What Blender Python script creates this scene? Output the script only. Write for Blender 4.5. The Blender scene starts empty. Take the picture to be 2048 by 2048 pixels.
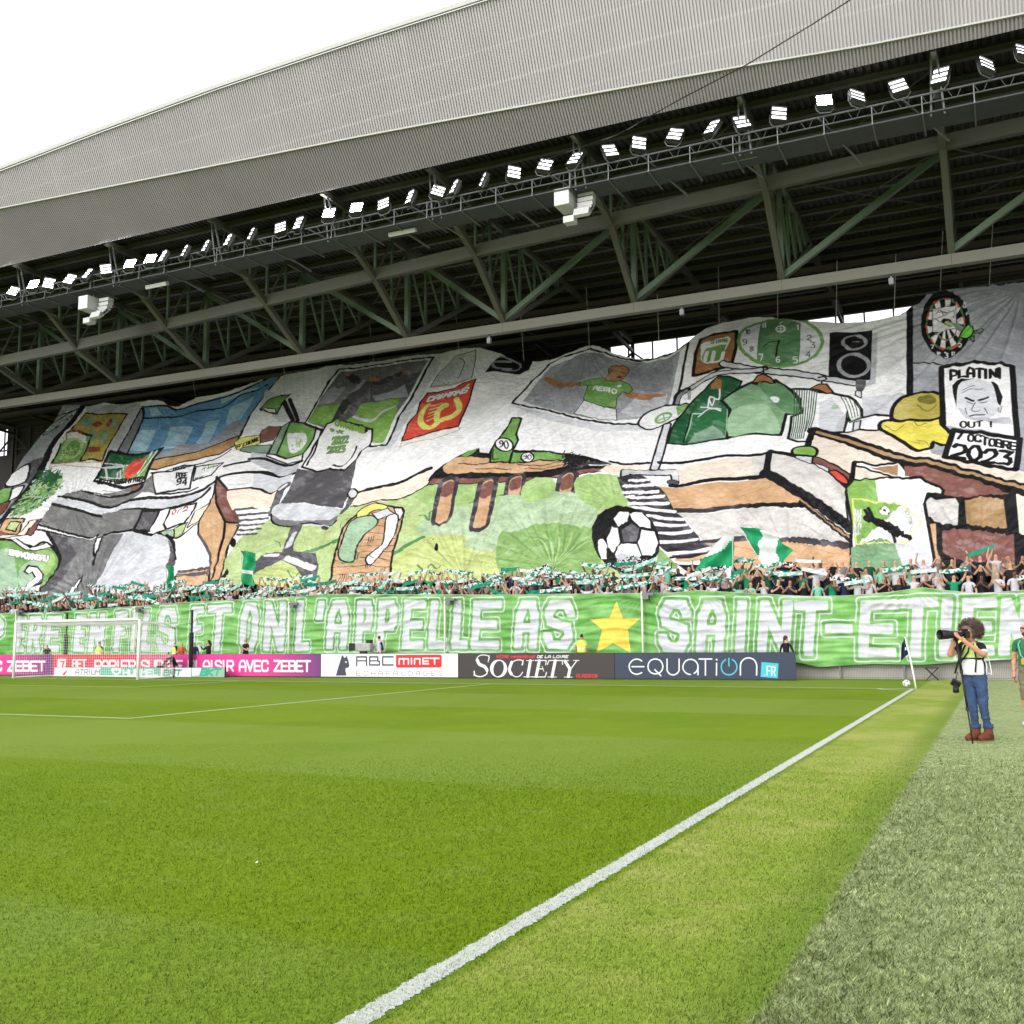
import bpy, bmesh, math, random, json
import numpy as np
from mathutils import Vector, Matrix
SC=bpy.context.scene; COLL=SC.collection
R=math.radians
# ------------------------------------------------------------------ camera
def cam_setup():
    f,yaw,pitch,roll,cx,cy,h=2054.2572,0.44278561,0.12287513,-0.0087618,2.42501,-32.42564,1.54943
    c,s=math.cos(yaw),math.sin(yaw)
    fw=Vector((-s*math.cos(pitch),c*math.cos(pitch),math.sin(pitch))); ri=Vector((c,s,0)); up=ri.cross(fw)
    r2=math.cos(roll)*ri+math.sin(roll)*up; u2=-math.sin(roll)*ri+math.cos(roll)*up
    m=Matrix((( r2.x,u2.x,-fw.x,cx),(r2.y,u2.y,-fw.y,cy),(r2.z,u2.z,-fw.z,h),(0,0,0,1)))
    cd=bpy.data.cameras.new('camera'); cd.lens=36*f/2048; cd.sensor_width=36; cd.clip_end=1500; cd.clip_start=.1
    co=bpy.data.objects.new('camera',cd); COLL.objects.link(co); co.matrix_world=m; SC.camera=co
cam_setup()
SC.render.resolution_x=SC.render.resolution_y=1024
# ------------------------------------------------------------------ sky, sun, exposure
SUN_EL,SUN_AZ=R(23),R(192)        # azimuth measured from +Y clockwise (sun behind the camera)
w=bpy.data.worlds.new('World'); SC.world=w; w.use_nodes=True
nt=w.node_tree; bg=nt.nodes['Background']
sky=nt.nodes.new('ShaderNodeTexSky'); sky.sky_type='NISHITA'; sky.sun_disc=False
sky.sun_elevation=SUN_EL; sky.sun_rotation=SUN_AZ; sky.dust_density=3; sky.air_density=1.2; sky.ozone_density=1
hs=nt.nodes.new('ShaderNodeHueSaturation'); hs.inputs['Saturation'].default_value=.12; hs.inputs['Value'].default_value=1.0
nt.links.new(sky.outputs[0],hs.inputs['Color'])
ov=nt.nodes.new('ShaderNodeMix'); ov.data_type='RGBA'; ov.inputs['Factor'].default_value=.72; ov.inputs['B'].default_value=(3.95,3.93,4.05,1)   # even overcast
nt.links.new(hs.outputs[0],ov.inputs['A']); nt.links.new(ov.outputs['Result'],bg.inputs[0]); bg.inputs[1].default_value=.15
sd=bpy.data.lights.new('sun','SUN'); sd.energy=.62; sd.angle=R(40); sd.color=(1,.96,.9)
so=bpy.data.objects.new('sun',sd); COLL.objects.link(so)
sdir=Vector((math.sin(SUN_AZ)*math.cos(SUN_EL),math.cos(SUN_AZ)*math.cos(SUN_EL),math.sin(SUN_EL)))
so.rotation_euler=sdir.to_track_quat('Z','Y').to_euler(); so.location=(0,-60,60)
SC.view_settings.view_transform='Standard'; SC.view_settings.look='None'; SC.view_settings.exposure=1.40; SC.view_settings.gamma=1
SC.view_settings.use_curve_mapping=False
# ------------------------------------------------------------------ data (all in metres, world or cloth coordinates, x100)
DATA = dict(
segs=[
[-4876, 125, 12, 159, 131, -2, 31, -24, -3, -39, -35, -24, -130, 1],
[-4529, 280, -34, 1, -12, -157, 34, 0],
[-4569, 202, 29, 0],
[-4479, 124, 12, 156, 54, 0, 12, -24, -3, -36, -15, -21, -54, 0],
[-4439, 199, 27, -75],
[-4257, 279, -74, 0, -12, -155, 73, 0],
[-4337, 202, 62, -1],
[-4083, 280, -35, -1, -12, -155, 35, 0],
[-4124, 201, 30, 1],
[-4030, 124, 12, 159, 54, -159, 12, 162],
[-3796, 294, -47, -2, -12, -168],
[-3849, 208, 38, 1],
[-3739, 124, 12, 173],
[-3653, 300, -12, -176, 26, 0],
[-3471, 269, -15, 36, -51, -1, -19, -36, 6, -40, 66, -28, 5, -40, -19, -36, -50, 0, -15, 36],
[-3296, 310, -44, -1, -12, -185, 44, 0],
[-3346, 216, 37, 1],
[-3233, 311, 111, 3],
[-3177, 312, -12, -188],
[-3020, 124, -14, 48, 7, 96, 20, 49, 34, 0, 14, -48, -6, -97, -20, -48, -35, 0],
[-2894, 124, 13, 195, 68, -195, 13, 197],
[-2699, 322, -13, -196, 47, 3],
[-2582, 318, -8, -51],
[-2533, 134, 9, 129, 23, 54, 36, 0, 14, -56, -9, -127],
[-2528, 211, 74, -1],
[-2381, 134, 14, 181, 40, -1, 8, -28, -4, -45, -12, -26, -40, 0],
[-2268, 133, 15, 179, 49, -1, 11, -27, -4, -44, -14, -27, -50, 1],
[-2043, 307, -76, 2, -14, -176, 76, 0],
[-2126, 221, 65, -1],
[-1982, 306, -15, -174, 44, 0],
[-1869, 304, -15, -172, 41, 0],
[-1677, 299, -100, 2, -15, -169, 99, -1],
[-1784, 216, 84, -1],
[-1586, 131, 11, 116, 22, 50, 34, -1, 12, -50, -11, -115],
[-1579, 201, 68, -1],
[-1349, 260, -15, 32, -57, 2, -23, -33, 6, -36, 74, -27, 6, -36, -22, -32, -57, 0, -16, 33],
[-864, 248, -14, 34, -53, 1, -21, -33, 5, -36, 68, -29, 5, -36, -21, -33, -52, 2, -15, 33],
[-814, 114, 12, 116, 24, 49, 36, -1, 13, -50, -12, -117],
[-807, 183, 74, -2],
[-662, 109, 17, 167],
[-578, 106, 18, 167, 66, -169, 18, 167],
[-435, 270, 85, -3],
[-392, 269, -18, -168],
[-330, 183, 62, -2],
[-105, 265, -95, -2, -18, -168, 95, 0],
[-209, 179, 81, 0],
[-71, 267, 96, 3],
[-23, 270, -19, -174],
[53, 98, 19, 171],
[211, 265, -74, 2, -19, -168, 74, 2],
[128, 183, 62, 0],
[240, 101, 19, 163, 40, -161, 19, 159]],
star=[-1150, 301, -1123, 231, -1051, 230, -1104, 190, -1094, 97, -1166, 135, -1237, 98, -1212, 191, -1266, 230, -1180, 234],
bt=[-4799, 316, -4719, 317, -4334, 315, -3797, 333, -3399, 347, -2752, 358, -2562, 365, -1667, 339, -907, 327, -827, 335, -615, 317, -395, 300, -253, 299, -116, 308, -7, 322, 82, 307, 177, 296, 313, 303, 407, 305],
bb=[-6000, 60, -1200, 75, -624, 65, -437, 58, -377, 43, -188, 55, -21, 52, 55, 59, 299, 74, 392, 76],
marks=[['P', -47.92], ['E', -45.56], ['R', -44.42], ['E', -43.03], ['E', -41.09], ['N', -39.93], ['F', -38.27], ['I', -37.35], ['L', -36.47], ['S', -35.18], ['E', -33.25], ['T', -31.84], ['O', -29.97], ['N', -28.47], ['L', -26.82], ["'", -25.92], ['A', -24.9], ['P', -23.49], ['P', -22.29], ['E', -20.88], ['L', -19.67], ['L', -18.56], ['E', -17.34], ['A', -15.44], ['S', -14.01], ['S', -9.13], ['A', -7.68], ['I', -6.53], ['N', -5.26], ['T', -4.01], ['-', -2.98], ['E', -1.61], ['T', -0.32], ['I', 0.63], ['E', 1.65], ['N', 2.79]],
boards=[
['purple', -44.77, -38.28, 'pink', ['pink', 'pink', 'purp'], [
['l', 'W', 10, [-4340, 23, -2, 31, 10, 13, 20, 0, 12, -13, 2, -31]],
['l', 'W', 10, [-4341, 42, 42, 0]],
['l', 'W', 10, [-4292, 67, 24, -44, 17, 44]],
['l', 'W', 10, [-4201, 67, -41, 0, 3, -44, 41, 1]],
['l', 'W', 10, [-4240, 45, 34, 0]],
['l', 'W', 10, [-4151, 56, 0, 7, -9, 4, -24, 0, -8, -9, 2, -26, 9, -8, 24, 0, 8, 4, 0, 7]],
['l', 'W', 10, [-4110, 67, 41, 0, -38, -43, 40, 0]],
['l', 'W', 10, [-4021, 67, -40, 0, 3, -43, 40, 0]],
['l', 'W', 10, [-4059, 46, 34, 0]],
['l', 'W', 10, [-4009, 24, -3, 43, 32, 0, 8, -8, -5, -12, -34, 0]],
['l', 'W', 9, [-3977, 47, 6, -10, -3, -13, -35, 0]],
['l', 'W', 9, [-3925, 67, -39, 0, 3, -43, 39, 0]],
['l', 'W', 9, [-3962, 46, 33, 0]],
['l', 'W', 9, [-3916, 67, 39, 0]],
['l', 'W', 9, [-3896, 67, 2, -42]]]],
['pink', -38.28, -23.63, 'pink', ['red', 'pink', 'pink', 'pink', 'purp'], [
['p', 'W', 0, '', [-3800, 80, 53, 0, -6, -51, -48, 0]],
['p', 'red', 0, '', [-3785, 70, 30, 0, -13, -34, -9, 0, 9, 27, -18, 0]],
['l', 'W', 7, [-3706, 39, -2, 36, 18, 0, 4, -7, -2, -10, -19, 0]],
['l', 'W', 7, [-3688, 58, 3, -8, -1, -11, -20, 0]],
['l', 'W', 7, [-3657, 75, -22, 0, 1, -36, 22, 0]],
['l', 'W', 7, [-3678, 57, 18, 0]],
['l', 'W', 7, [-3651, 75, 22, 0]],
['l', 'W', 7, [-3640, 75, 2, -35]],
['l', 'W', 9, [-3573, 25, -2, 46, 28, 0, 8, -7, 0, -11, -6, -7, -29, 0]],
['l', 'W', 9, [-3529, 26, -2, 31, 8, 14, 18, 0, 9, -14, 2, -31]],
['l', 'W', 9, [-3530, 45, 35, 0]],
['l', 'W', 9, [-3486, 26, -2, 45, 28, 0, 7, -7, 1, -10, -7, -7, -28, 0]],
['l', 'W', 9, [-3469, 47, 18, -21]],
['l', 'W', 9, [-3438, 26, -2, 45]],
['l', 'W', 9, [-3385, 71, -34, 0, 2, -45, 34, 0]],
['l', 'W', 9, [-3418, 48, 29, 0]],
['l', 'W', 9, [-3374, 26, -3, 45, 28, 0, 7, -7, 0, -10, -6, -7, -27, 0]],
['l', 'W', 9, [-3358, 47, 18, -21]],
['l', 'W', 9, [-3271, 62, -7, 9, -21, 0, -6, -9, 4, -10, 27, -7, 4, -10, -7, -9, -20, 0, -7, 9]],
['l', 'W', 9, [-3264, 71, 2, -36, 7, -9, 20, 0, 6, 9, -1, 36]],
['l', 'W', 9, [-3220, 26, -2, 45, 27, 0, 7, -7, 0, -10, -6, -7, -27, 0]],
['l', 'W', 9, [-3204, 47, 17, -21]],
['l', 'W', 9, [-3153, 70, 2, -44, 33, 0]],
['l', 'W', 8, [-3079, 70, -33, 0, 2, -44, 33, 0]],
['l', 'W', 9, [-3111, 48, 28, 0]],
['l', 'W', 8, [-3042, 26, -2, 44, 26, 0, 7, -6, 0, -11, -6, -7, -26, 0]],
['l', 'W', 8, [-3003, 70, 1, -44, 32, 1]],
['l', 'W', 8, [-2962, 27, -1, 30, 8, 13, 16, 0, 8, -13, 1, -30]],
['l', 'W', 8, [-2963, 45, 32, 0]],
['l', 'W', 8, [-2918, 27, -2, 43]],
['l', 'W', 8, [-2868, 61, -7, 9, -19, 0, -6, -9, 4, -9, 25, -7, 4, -10, -6, -8, -19, 0, -7, 8]],
['l', 'W', 8, [-2855, 27, -2, 43]],
['l', 'W', 8, [-2836, 27, -1, 43, 25, 0, 6, -7, 1, -10, -7, -6, -25, 0]],
['l', 'W', 8, [-2821, 47, 16, -20]],
['l', 'W', 8, [-2771, 27, -1, 30, 8, 13, 15, 0, 8, -13, 1, -30]],
['l', 'W', 8, [-2772, 45, 32, 0]],
['l', 'W', 8, [-2734, 70, 17, -43, 14, 43]],
['l', 'W', 8, [-2665, 70, -30, 0, 1, -43, 30, 0]],
['l', 'W', 8, [-2695, 48, 26, 0]],
['l', 'W', 8, [-2627, 59, 0, 6, -6, 5, -18, 0, -6, -9, 1, -25, 6, -9, 18, 0, 6, 4, 0, 7]],
['l', 'W', 8, [-2594, 70, 30, -1, -29, -42, 30, 0]],
['l', 'W', 8, [-2527, 69, -30, 0, 1, -42, 30, 0]],
['l', 'W', 8, [-2556, 48, 25, 0]],
['l', 'W', 8, [-2518, 27, -1, 42, 24, 0, 6, -8, -5, -12, -25, 0]],
['l', 'W', 8, [-2494, 49, 5, -9, -3, -13, -26, 0]],
['l', 'W', 8, [-2453, 69, -29, 0, 0, -42, 30, 0]],
['l', 'W', 8, [-2482, 48, 25, 0]],
['l', 'W', 8, [-2446, 69, 30, 0]],
['l', 'W', 8, [-2431, 69, 1, -42]]]],
['white', -23.63, -17.31, 'wht', None, [
['p', 'navy', 0, '', [-2263, 92, 5, 1, 5, -9, 9, 0, 4, 9, 2, 0, 3, -14, 4, -6, 3, -16, 2, -7, -5, -8, -13, -3, -1, -11, 6, -19, -52, -1, 9, 30]],
['p', 'wht', 0, '', [-2239, 65, 0, -1, -1, -1, 0, 0, -2, -1, -1, 0, -1, 0, -1, 1, -1, 0, -1, 1, 0, 1, 0, 1, 1, 1, 1, 0, 1, 1, 1, 0, 1, 0, 2, -1, 0, 0, 1, -1]],
['l', 'navy', 6, [-2192, 50, 0, 36, 46, 0, 1, -35]],
['l', 'navy', 5, [-2192, 70, 47, 0]],
['l', 'navy', 6, [-2131, 86, 38, 0, 0, -16, 8, -3, 0, -14, -46, 0, 0, 33]],
['l', 'navy', 5, [-2131, 70, 41, 0]],
['l', 'navy', 6, [-2022, 86, -48, 0, 0, -33, 48, 0]],
['p', 'red2', 0, '', [-2009, 94, 201, 1, 6, -5, 0, -41, -6, -6, -195, -1, -6, 5, 0, 42]],
['l', 'W', 5, [-1994, 57, 0, 21, 42, 0, 0, -21]],
['l', 'W', 5, [-1973, 76, 0, -19]],
['l', 'W', 5, [-1938, 80, 0, -23]],
['l', 'W', 5, [-1924, 57, 0, 21, 24, 0, 0, -21]],
['l', 'W', 5, [-1861, 80, -25, 0, 0, -22, 25, 0]],
['l', 'W', 5, [-1886, 68, 23, 0]],
['l', 'W', 5, [-1854, 80, 39, 0]],
['l', 'W', 5, [-1834, 80, 0, -23]],
['l', 'lil', 2, [-2175, 28, -18, 0, 0, -18, 18, 0]],
['l', 'lil', 2, [-2193, 19, 15, 0]],
['l', 'lil', 2, [-2140, 23, 0, 3, -4, 2, -10, 0, -4, -4, 0, -11, 4, -3, 10, 0, 4, 2, 0, 2]],
['l', 'lil', 2, [-2123, 10, 0, 18]],
['l', 'lil', 2, [-2105, 10, 0, 18]],
['l', 'lil', 2, [-2123, 19, 18, 0]],
['l', 'lil', 2, [-2088, 10, 0, 13, 4, 5, 9, 0, 5, -5, 0, -13]],
['l', 'lil', 2, [-2088, 18, 18, 0]],
['l', 'lil', 2, [-2036, 28, -17, 0, 0, -18]],
['l', 'lil', 2, [-2053, 19, 14, 0]],
['l', 'lil', 2, [-2019, 11, 0, 12, 5, 5, 8, 0, 4, -5, 1, -12]],
['l', 'lil', 2, [-2019, 18, 17, 0]],
['l', 'lil', 2, [-1984, 28, 0, -14, 3, -3, 10, 0, 4, 3, 0, 14]],
['l', 'lil', 2, [-1950, 11, 0, 17, 11, 0, 6, -4, 0, -9, -5, -4, -12, 0]],
['l', 'lil', 2, [-1916, 11, -1, 12, 5, 5, 8, 0, 4, -5, 0, -12]],
['l', 'lil', 2, [-1917, 18, 17, 0]],
['l', 'lil', 2, [-1866, 24, -3, 5, -11, 0, -3, -4, 0, -10, 4, -4, 10, 0, 3, 4, 0, 4, -7, 0]],
['l', 'lil', 2, [-1833, 29, -16, 0, 0, -18, 16, 0]],
['l', 'lil', 2, [-1849, 20, 14, 0]],
['l', 'lil', 2, [-1800, 25, -3, 4, -10, 0, -3, -4, 2, -3, 13, -3, 1, -4, -3, -3, -10, 0, -3, 3]],
['l', 'lil', 2, [-2181, 32, 4, 3]]]],
['dark', -17.31, -10.87, 'anth', None, [
['c', 'W', 3, [-1601, 70, 3, 17, -25, 6, -21, -6, -10, -16]],
['c', 'W', 11, [-1648, 73, 8, -16, 23, -10, 10, -14]],
['c', 'W', 4, [-1606, 34, -3, -16, -24, -10, -25, 5, -4, 16]],
['l', 'W', 2, [-1664, 11, 4, 18]],
['l', 'W', 2, [-1602, 64, 5, 27]],
['p', 'W', 0, '', [-1521, 40, -2, -11, -5, -9, -8, -8, -10, -5, -12, -2, -11, 2, -10, 5, -8, 7, -5, 10, -2, 11, 2, 10, 5, 10, 8, 8, 11, 5, 11, 1, 11, -1, 10, -5, 8, -8, 5, -10]],
['p', 'anth', 0, '', [-1536, 36, -3, -10, -5, -7, -6, -6, -8, -3, -7, -1, -6, 3, -5, 6, -3, 7, -1, 9, 1, 10, 3, 9, 5, 8, 7, 6, 7, 3, 7, 0, 6, -3, 5, -5, 3, -8, 1, -9]],
['c', 'W', 10, [-1504, 19, -8, 17, 10, 28]],
['c', 'W', 3, [-1502, 64, 23, 9, 23, -3, -1, -16]],
['c', 'W', 3, [-1504, 19, 17, -11, 19, 4, 11, 14]],
['l', 'W', 2, [-1460, 54, 7, 19]],
['l', 'W', 10, [-1436, 9, 12, 61]],
['l', 'W', 2, [-1453, 8, 32, 0]],
['l', 'W', 2, [-1441, 71, 32, 0]],
['l', 'W', 10, [-1401, 9, 14, 61]],
['l', 'W', 3, [-1418, 8, 54, 0, 6, 18]],
['l', 'W', 3, [-1404, 71, 45, 0, -2, -17]],
['l', 'W', 3, [-1397, 39, 24, 0]],
['l', 'W', 2, [-1376, 49, 7, -19]],
['l', 'W', 10, [-1336, 9, 14, 61]],
['l', 'W', 3, [-1354, 56, 6, 15, 55, 0, 0, -15]],
['l', 'W', 2, [-1353, 8, 35, 0]],
['l', 'W', 10, [-1282, 68, 19, -29]],
['l', 'W', 10, [-1263, 39, -7, -29]],
['l', 'W', 3, [-1259, 40, 24, 30]],
['l', 'W', 2, [-1291, 71, 24, 0]],
['l', 'W', 2, [-1249, 71, 23, 0]],
['l', 'W', 2, [-1287, 8, 33, 0]],
['l', 'red2', 2, [-1565, 92, 1, -11, 7, 11]],
['l', 'red2', 2, [-1555, 81, -1, 3, 1, 5, 3, 3, 4, 0, 2, -3, -2, -5, -3, -3, -4, 0]],
['l', 'red2', 2, [-1543, 92, 9, -1]],
['l', 'red2', 2, [-1539, 91, -3, -10]],
['l', 'red2', 2, [-1535, 81, 3, 10, 7, 0, 2, -1, -1, -3, -2, -1, -7, 0]],
['l', 'red2', 2, [-1529, 86, 3, -5]],
['l', 'red2', 2, [-1512, 91, -8, 0, -4, -10, 9, 0]],
['l', 'red2', 2, [-1522, 86, 7, 0]],
['l', 'red2', 2, [-1505, 81, 3, 8, 4, -4, 7, 4, -3, -8]],
['l', 'red2', 2, [-1491, 81, 2, 6, 4, 2, 5, 0, 1, -2, -2, -6]],
['l', 'red2', 2, [-1490, 84, 11, 0]],
['l', 'red2', 2, [-1465, 87, -1, 2, -6, 0, -3, -1, -2, -5, 1, -2, 7, 0, 2, 1, 1, 3, -4, 0]],
['l', 'red2', 2, [-1464, 81, 2, 6, 3, 2, 6, 0, 1, -2, -2, -6]],
['l', 'red2', 2, [-1463, 84, 10, 0]],
['l', 'red2', 2, [-1448, 89, 11, 0, -14, -8, 11, 0]],
['l', 'red2', 2, [-1436, 81, 3, 8]],
['l', 'red2', 2, [-1429, 81, 3, 8, 7, -8, 3, 8]],
['l', 'red2', 2, [-1403, 89, -10, 0, -3, -8, 10, 0]],
['l', 'red2', 2, [-1414, 85, 8, 0]],
['l', 'W', 2, [-1396, 81, 3, 9, 6, 0, 2, -3, -1, -4, -4, -2, -6, 0]],
['l', 'W', 2, [-1372, 90, -9, 0, -3, -9, 9, 0]],
['l', 'W', 2, [-1383, 85, 8, 0]],
['l', 'W', 2, [-1361, 90, -3, -9, 10, 0]],
['l', 'W', 2, [-1352, 81, 2, 6, 4, 3, 4, 0, 2, -3, -2, -6]],
['l', 'W', 2, [-1350, 84, 9, 0]],
['l', 'W', 2, [-1328, 90, -3, -9, 10, 0]],
['l', 'W', 2, [-1315, 81, -2, 2, 2, 5, 3, 2, 6, 0, 1, -2, -1, -5, -4, -2, -5, 0]],
['l', 'W', 2, [-1302, 81, 3, 9]],
['l', 'W', 2, [-1295, 81, 3, 9, 8, 0, 2, -1, -1, -2, -2, -2, -9, 0]],
['l', 'W', 2, [-1288, 85, 3, -4]],
['l', 'W', 2, [-1268, 90, -10, 0, -4, -9, 11, 0]],
['l', 'W', 2, [-1280, 85, 9, 0]],
['l', 'red2', 2, [-1228, 16, 1, 2, -2, 1, -5, 0, -2, -2, -2, -7, 1, -2, 5, 0, 2, 1, 1, 1]],
['l', 'red2', 2, [-1224, 19, -4, -11, 9, -1]],
['l', 'red2', 2, [-1216, 7, 2, 8, 3, 4, 4, 0, 1, -4, -2, -8]],
['l', 'red2', 2, [-1215, 12, 9, 0]],
['l', 'red2', 2, [-1194, 16, -1, 3, -5, 0, -3, -2, 1, -3, 6, -2, 0, -3, -2, -2, -5, 0, -2, 3]],
['l', 'red2', 2, [-1183, 16, -1, 3, -5, 0, -2, -3, 0, -2, 6, -2, 0, -3, -2, -2, -5, 0, -1, 2]],
['l', 'red2', 2, [-1182, 7, 3, 12]],
['l', 'red2', 2, [-1165, 15, 0, 2, -1, 1, -5, 0, -2, -2, -2, -7, 1, -2, 5, 0, 2, 1, 0, 2]],
['l', 'red2', 2, [-1154, 16, -1, 2, -5, 0, -2, -2, 0, -3, 6, -1, 0, -3, -2, -2, -5, 0, -1, 2]]]],
['navy', -10.87, -4.27, 'navb', None, [
['l', 'W', 4, [-983, 69, -8, 5, -9, 2, -10, -1, -8, -4, -7, -6, -5, -8, -2, -9, 2, -9, 4, -8, 6, -6, 9, -4, 9, -1, 9, 2, 9, 4]],
['l', 'W', 4, [-1021, 48, 46, 0]],
['l', 'W', 4, [-903, 49, -3, 12, -7, 10, -12, 5, -12, 0, -12, -5, -8, -10, -3, -12, 2, -12, 8, -10, 11, -5, 13, 0, 12, 5, 8, 10, 3, 12]],
['l', 'W', 4, [-934, 37, 22, -22]],
['l', 'W', 4, [-887, 76, -1, -35, 0, 0, 0, -5, 2, -5, 2, -4, 4, -4, 4, -3, 5, -1, 5, -1, 5, 1, 5, 2, 4, 2, 4, 4, 3, 4, 2, 5, 0, 5, 0, 0, 1, 35]],
['l', 'W', 4, [-788, 24, 9, 7, 5, 10, 1, 12, -4, 10, -8, 8, -11, 4, -11, -1, -11, -5, -7, -9, -4, -11, 1, -11, 6, -9, 9, -7, 11, -2]],
['l', 'W', 4, [-773, 48, -1, -29]],
['l', 'W', 4, [-768, 76, 46, 0]],
['l', 'W', 4, [-745, 76, -2, -58]],
['l', 'W', 4, [-705, 61, -2, -43]],
['l', 'W', 5, [-705, 74, 1, -1]],
['l', 'cyan', 4, [-672, 74, -9, -7, -6, -9, -2, -11, 2, -11, 5, -9, 9, -6, 11, -2, 11, 2, 9, 6, 7, 9, 3, 11, -2, 11, -5, 9, -9, 7]],
['l', 'cyan', 4, [-660, 78, -1, -27]],
['l', 'W', 4, [-621, 19, 1, 32, 0, 0, 1, 6, 2, 7, 4, 5, 5, 5, 5, 3, 6, 2, 7, 1, 6, -1, 6, -2, 6, -3, 4, -5, 3, -5, 2, -7, 1, -6, 0, 0, -2, -32]],
['p', 'cyan', 0, '', [-545, 65, 59, -5, -5, -52, -59, 5]],
['l', 'W', 3, [-536, 19, 0, 0]],
['l', 'W', 3, [-514, 50, -12, 0, -1, -31]],
['l', 'W', 3, [-527, 34, 10, 0]],
['l', 'W', 3, [-511, 18, 1, 31, 9, 0, 3, -5, -1, -8, -2, -4, -10, 1]],
['l', 'W', 3, [-505, 32, 6, -15]]]],
['low_white', -37.43, -34.7, 'wht', None, [
['l', 'g2', 3, [-3615, 10, 1, 15, 6, 7, 10, 0, 4, -7, -1, -15]],
['l', 'g2', 3, [-3615, 19, 20, 0]],
['l', 'g2', 3, [-3587, 32, 20, 0]],
['l', 'g2', 3, [-3577, 32, -2, -22]],
['l', 'g2', 3, [-3563, 10, 2, 22, 16, 0, 3, -3, 0, -5, -4, -3, -16, 0]],
['l', 'g2', 3, [-3552, 21, 9, -10]],
['l', 'g2', 3, [-3535, 11, 2, 21]],
['l', 'g2', 3, [-3520, 32, -1, -17, 3, -4, 12, 0, 5, 4, 1, 17]],
['l', 'g2', 3, [-3496, 11, 2, 21, 9, -12, 11, 12, -2, -21]],
['p', 'red2', 0, '', [-3696, 8, 31, 24, 5, 0, -20, -25]]]],
['low_teal', -34.7, -31.35, 'teal', None, [
['l', 'W', 6, [-3339, 8, -1, 24]],
['l', 'W', 6, [-3313, 8, -1, 24]],
['l', 'W', 6, [-3339, 20, 26, 0]],
['l', 'W', 6, [-3306, 32, 1, -19, 5, -5, 16, 1, 5, 4, -1, 20]],
['l', 'W', 6, [-3272, 9, -1, 24, 14, -14, 12, 14, 1, -24]],
['l', 'W', 6, [-3238, 9, -1, 24, 13, -13, 12, 13, 1, -24]],
['l', 'W', 6, [-3181, 33, -25, 0, 1, -24, 25, 0]],
['l', 'W', 6, [-3206, 21, 22, 0]],
['l', 'W', 6, [-3173, 33, 1, -24, 25, 0]],
['p', 'W', 0, '', [-3392, 32, 0, -2, -2, -2, -2, -2, -2, -1, -3, 0, -3, 0, -3, 1, -2, 2, -1, 2, -1, 2, 1, 2, 1, 2, 2, 2, 2, 1, 3, 1, 3, -1, 3, -1, 2, -1, 1, -2]],
['p', 'W', 0, '', [-3372, 36, 0, -3, -1, -2, -2, -1, -3, -1, -3, -1, -2, 1, -3, 1, -2, 1, -2, 2, 0, 2, 0, 3, 1, 2, 2, 1, 3, 1, 3, 1, 3, -1, 2, -1, 2, -1, 2, -2]],
['p', 'W', 0, '', [-3351, 32, 0, -2, -2, -2, -1, -2, -3, -1, -3, 0, -3, 0, -2, 1, -2, 2, -2, 2, 0, 2, 0, 3, 1, 2, 2, 1, 3, 1, 2, 1, 3, -1, 3, -1, 2, -1, 1, -2]],
['c', 'W', 8, [-3401, 24, 21, -13, 23, 13]]]],
['low_green', -31.35, -29.68, 'wht', None, [['p', 'W', 0, '', [-3133, 33, 108, 0, -9, -30, -98, 0]], ['l', 'cyg', 6, [-3118, 9, 5, 22, 21, 0, 4, -4, -5, -6, -22, 0]], ['l', 'cyg', 6, [-3093, 21, 3, -5, -4, -7, -24, 0]], ['l', 'cyg', 6, [-3084, 9, 5, 23]], ['l', 'cyg', 6, [-3053, 32, -29, -13, 24, -9]], ['l', 'cyg', 6, [-3045, 32, 25, 0]], ['l', 'cyg', 6, [-3032, 32, -5, -22]]]],
['low_grey', -29.68, -27.92, 'grn', None, [
['l', 'cyg', 8, [-2918, 10, 6, 27, 23, 0, 4, -6, -6, -7, -24, 0]],
['l', 'cyg', 8, [-2891, 24, 2, -6, -4, -8, -25, 0]],
['l', 'cyg', 8, [-2882, 10, 6, 27]],
['l', 'cyg', 8, [-2848, 37, -31, -15, 24, -12]],
['l', 'cyg', 8, [-2840, 37, 28, 0]],
['l', 'cyg', 7, [-2826, 37, -7, -26]],
['p', 'W', 0, '', [-2966, 41, 56, 0, -18, -32, -36, -2]],
['l', 'cyg', 8, [-2918, 10, 6, 27, 23, 0, 4, -6, -6, -7, -24, 0]],
['l', 'cyg', 8, [-2891, 24, 2, -6, -4, -8, -25, 0]],
['l', 'cyg', 8, [-2882, 10, 6, 27]],
['l', 'cyg', 8, [-2848, 37, -31, -15, 24, -12]],
['l', 'cyg', 8, [-2840, 37, 28, 0]],
['l', 'cyg', 7, [-2826, 37, -7, -26]]]]],
lamps=[
[-49.0, 7.8, 22.09, 0],
[-47.33, 7.8, 22.23, 2],
[-46.06, 7.8, 22.11, 0],
[-44.38, 7.8, 22.08, 0],
[-43.01, 7.8, 22.18, 0],
[-41.59, 7.8, 22.2, 0],
[-39.79, 7.8, 22.19, 2],
[-38.3, 7.8, 22.22, 2],
[-37.4, 7.8, 22.23, 1],
[-35.89, 7.8, 22.25, 1],
[-34.44, 7.8, 22.27, 1],
[-32.93, 7.8, 22.33, 1],
[-31.42, 7.8, 22.38, 1],
[-29.53, 7.8, 22.38, 0],
[-28.41, 7.8, 22.41, 0],
[-26.56, 7.8, 22.55, 2],
[-24.93, 7.8, 22.52, 2],
[-23.37, 7.8, 22.42, 0],
[-21.89, 7.8, 22.48, 0],
[-20.36, 7.8, 22.47, 0],
[-19.5, 7.8, 22.49, 1],
[-18.01, 7.8, 22.5, 1],
[-16.4, 7.8, 22.55, 0],
[-14.86, 7.8, 22.58, 0],
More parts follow.
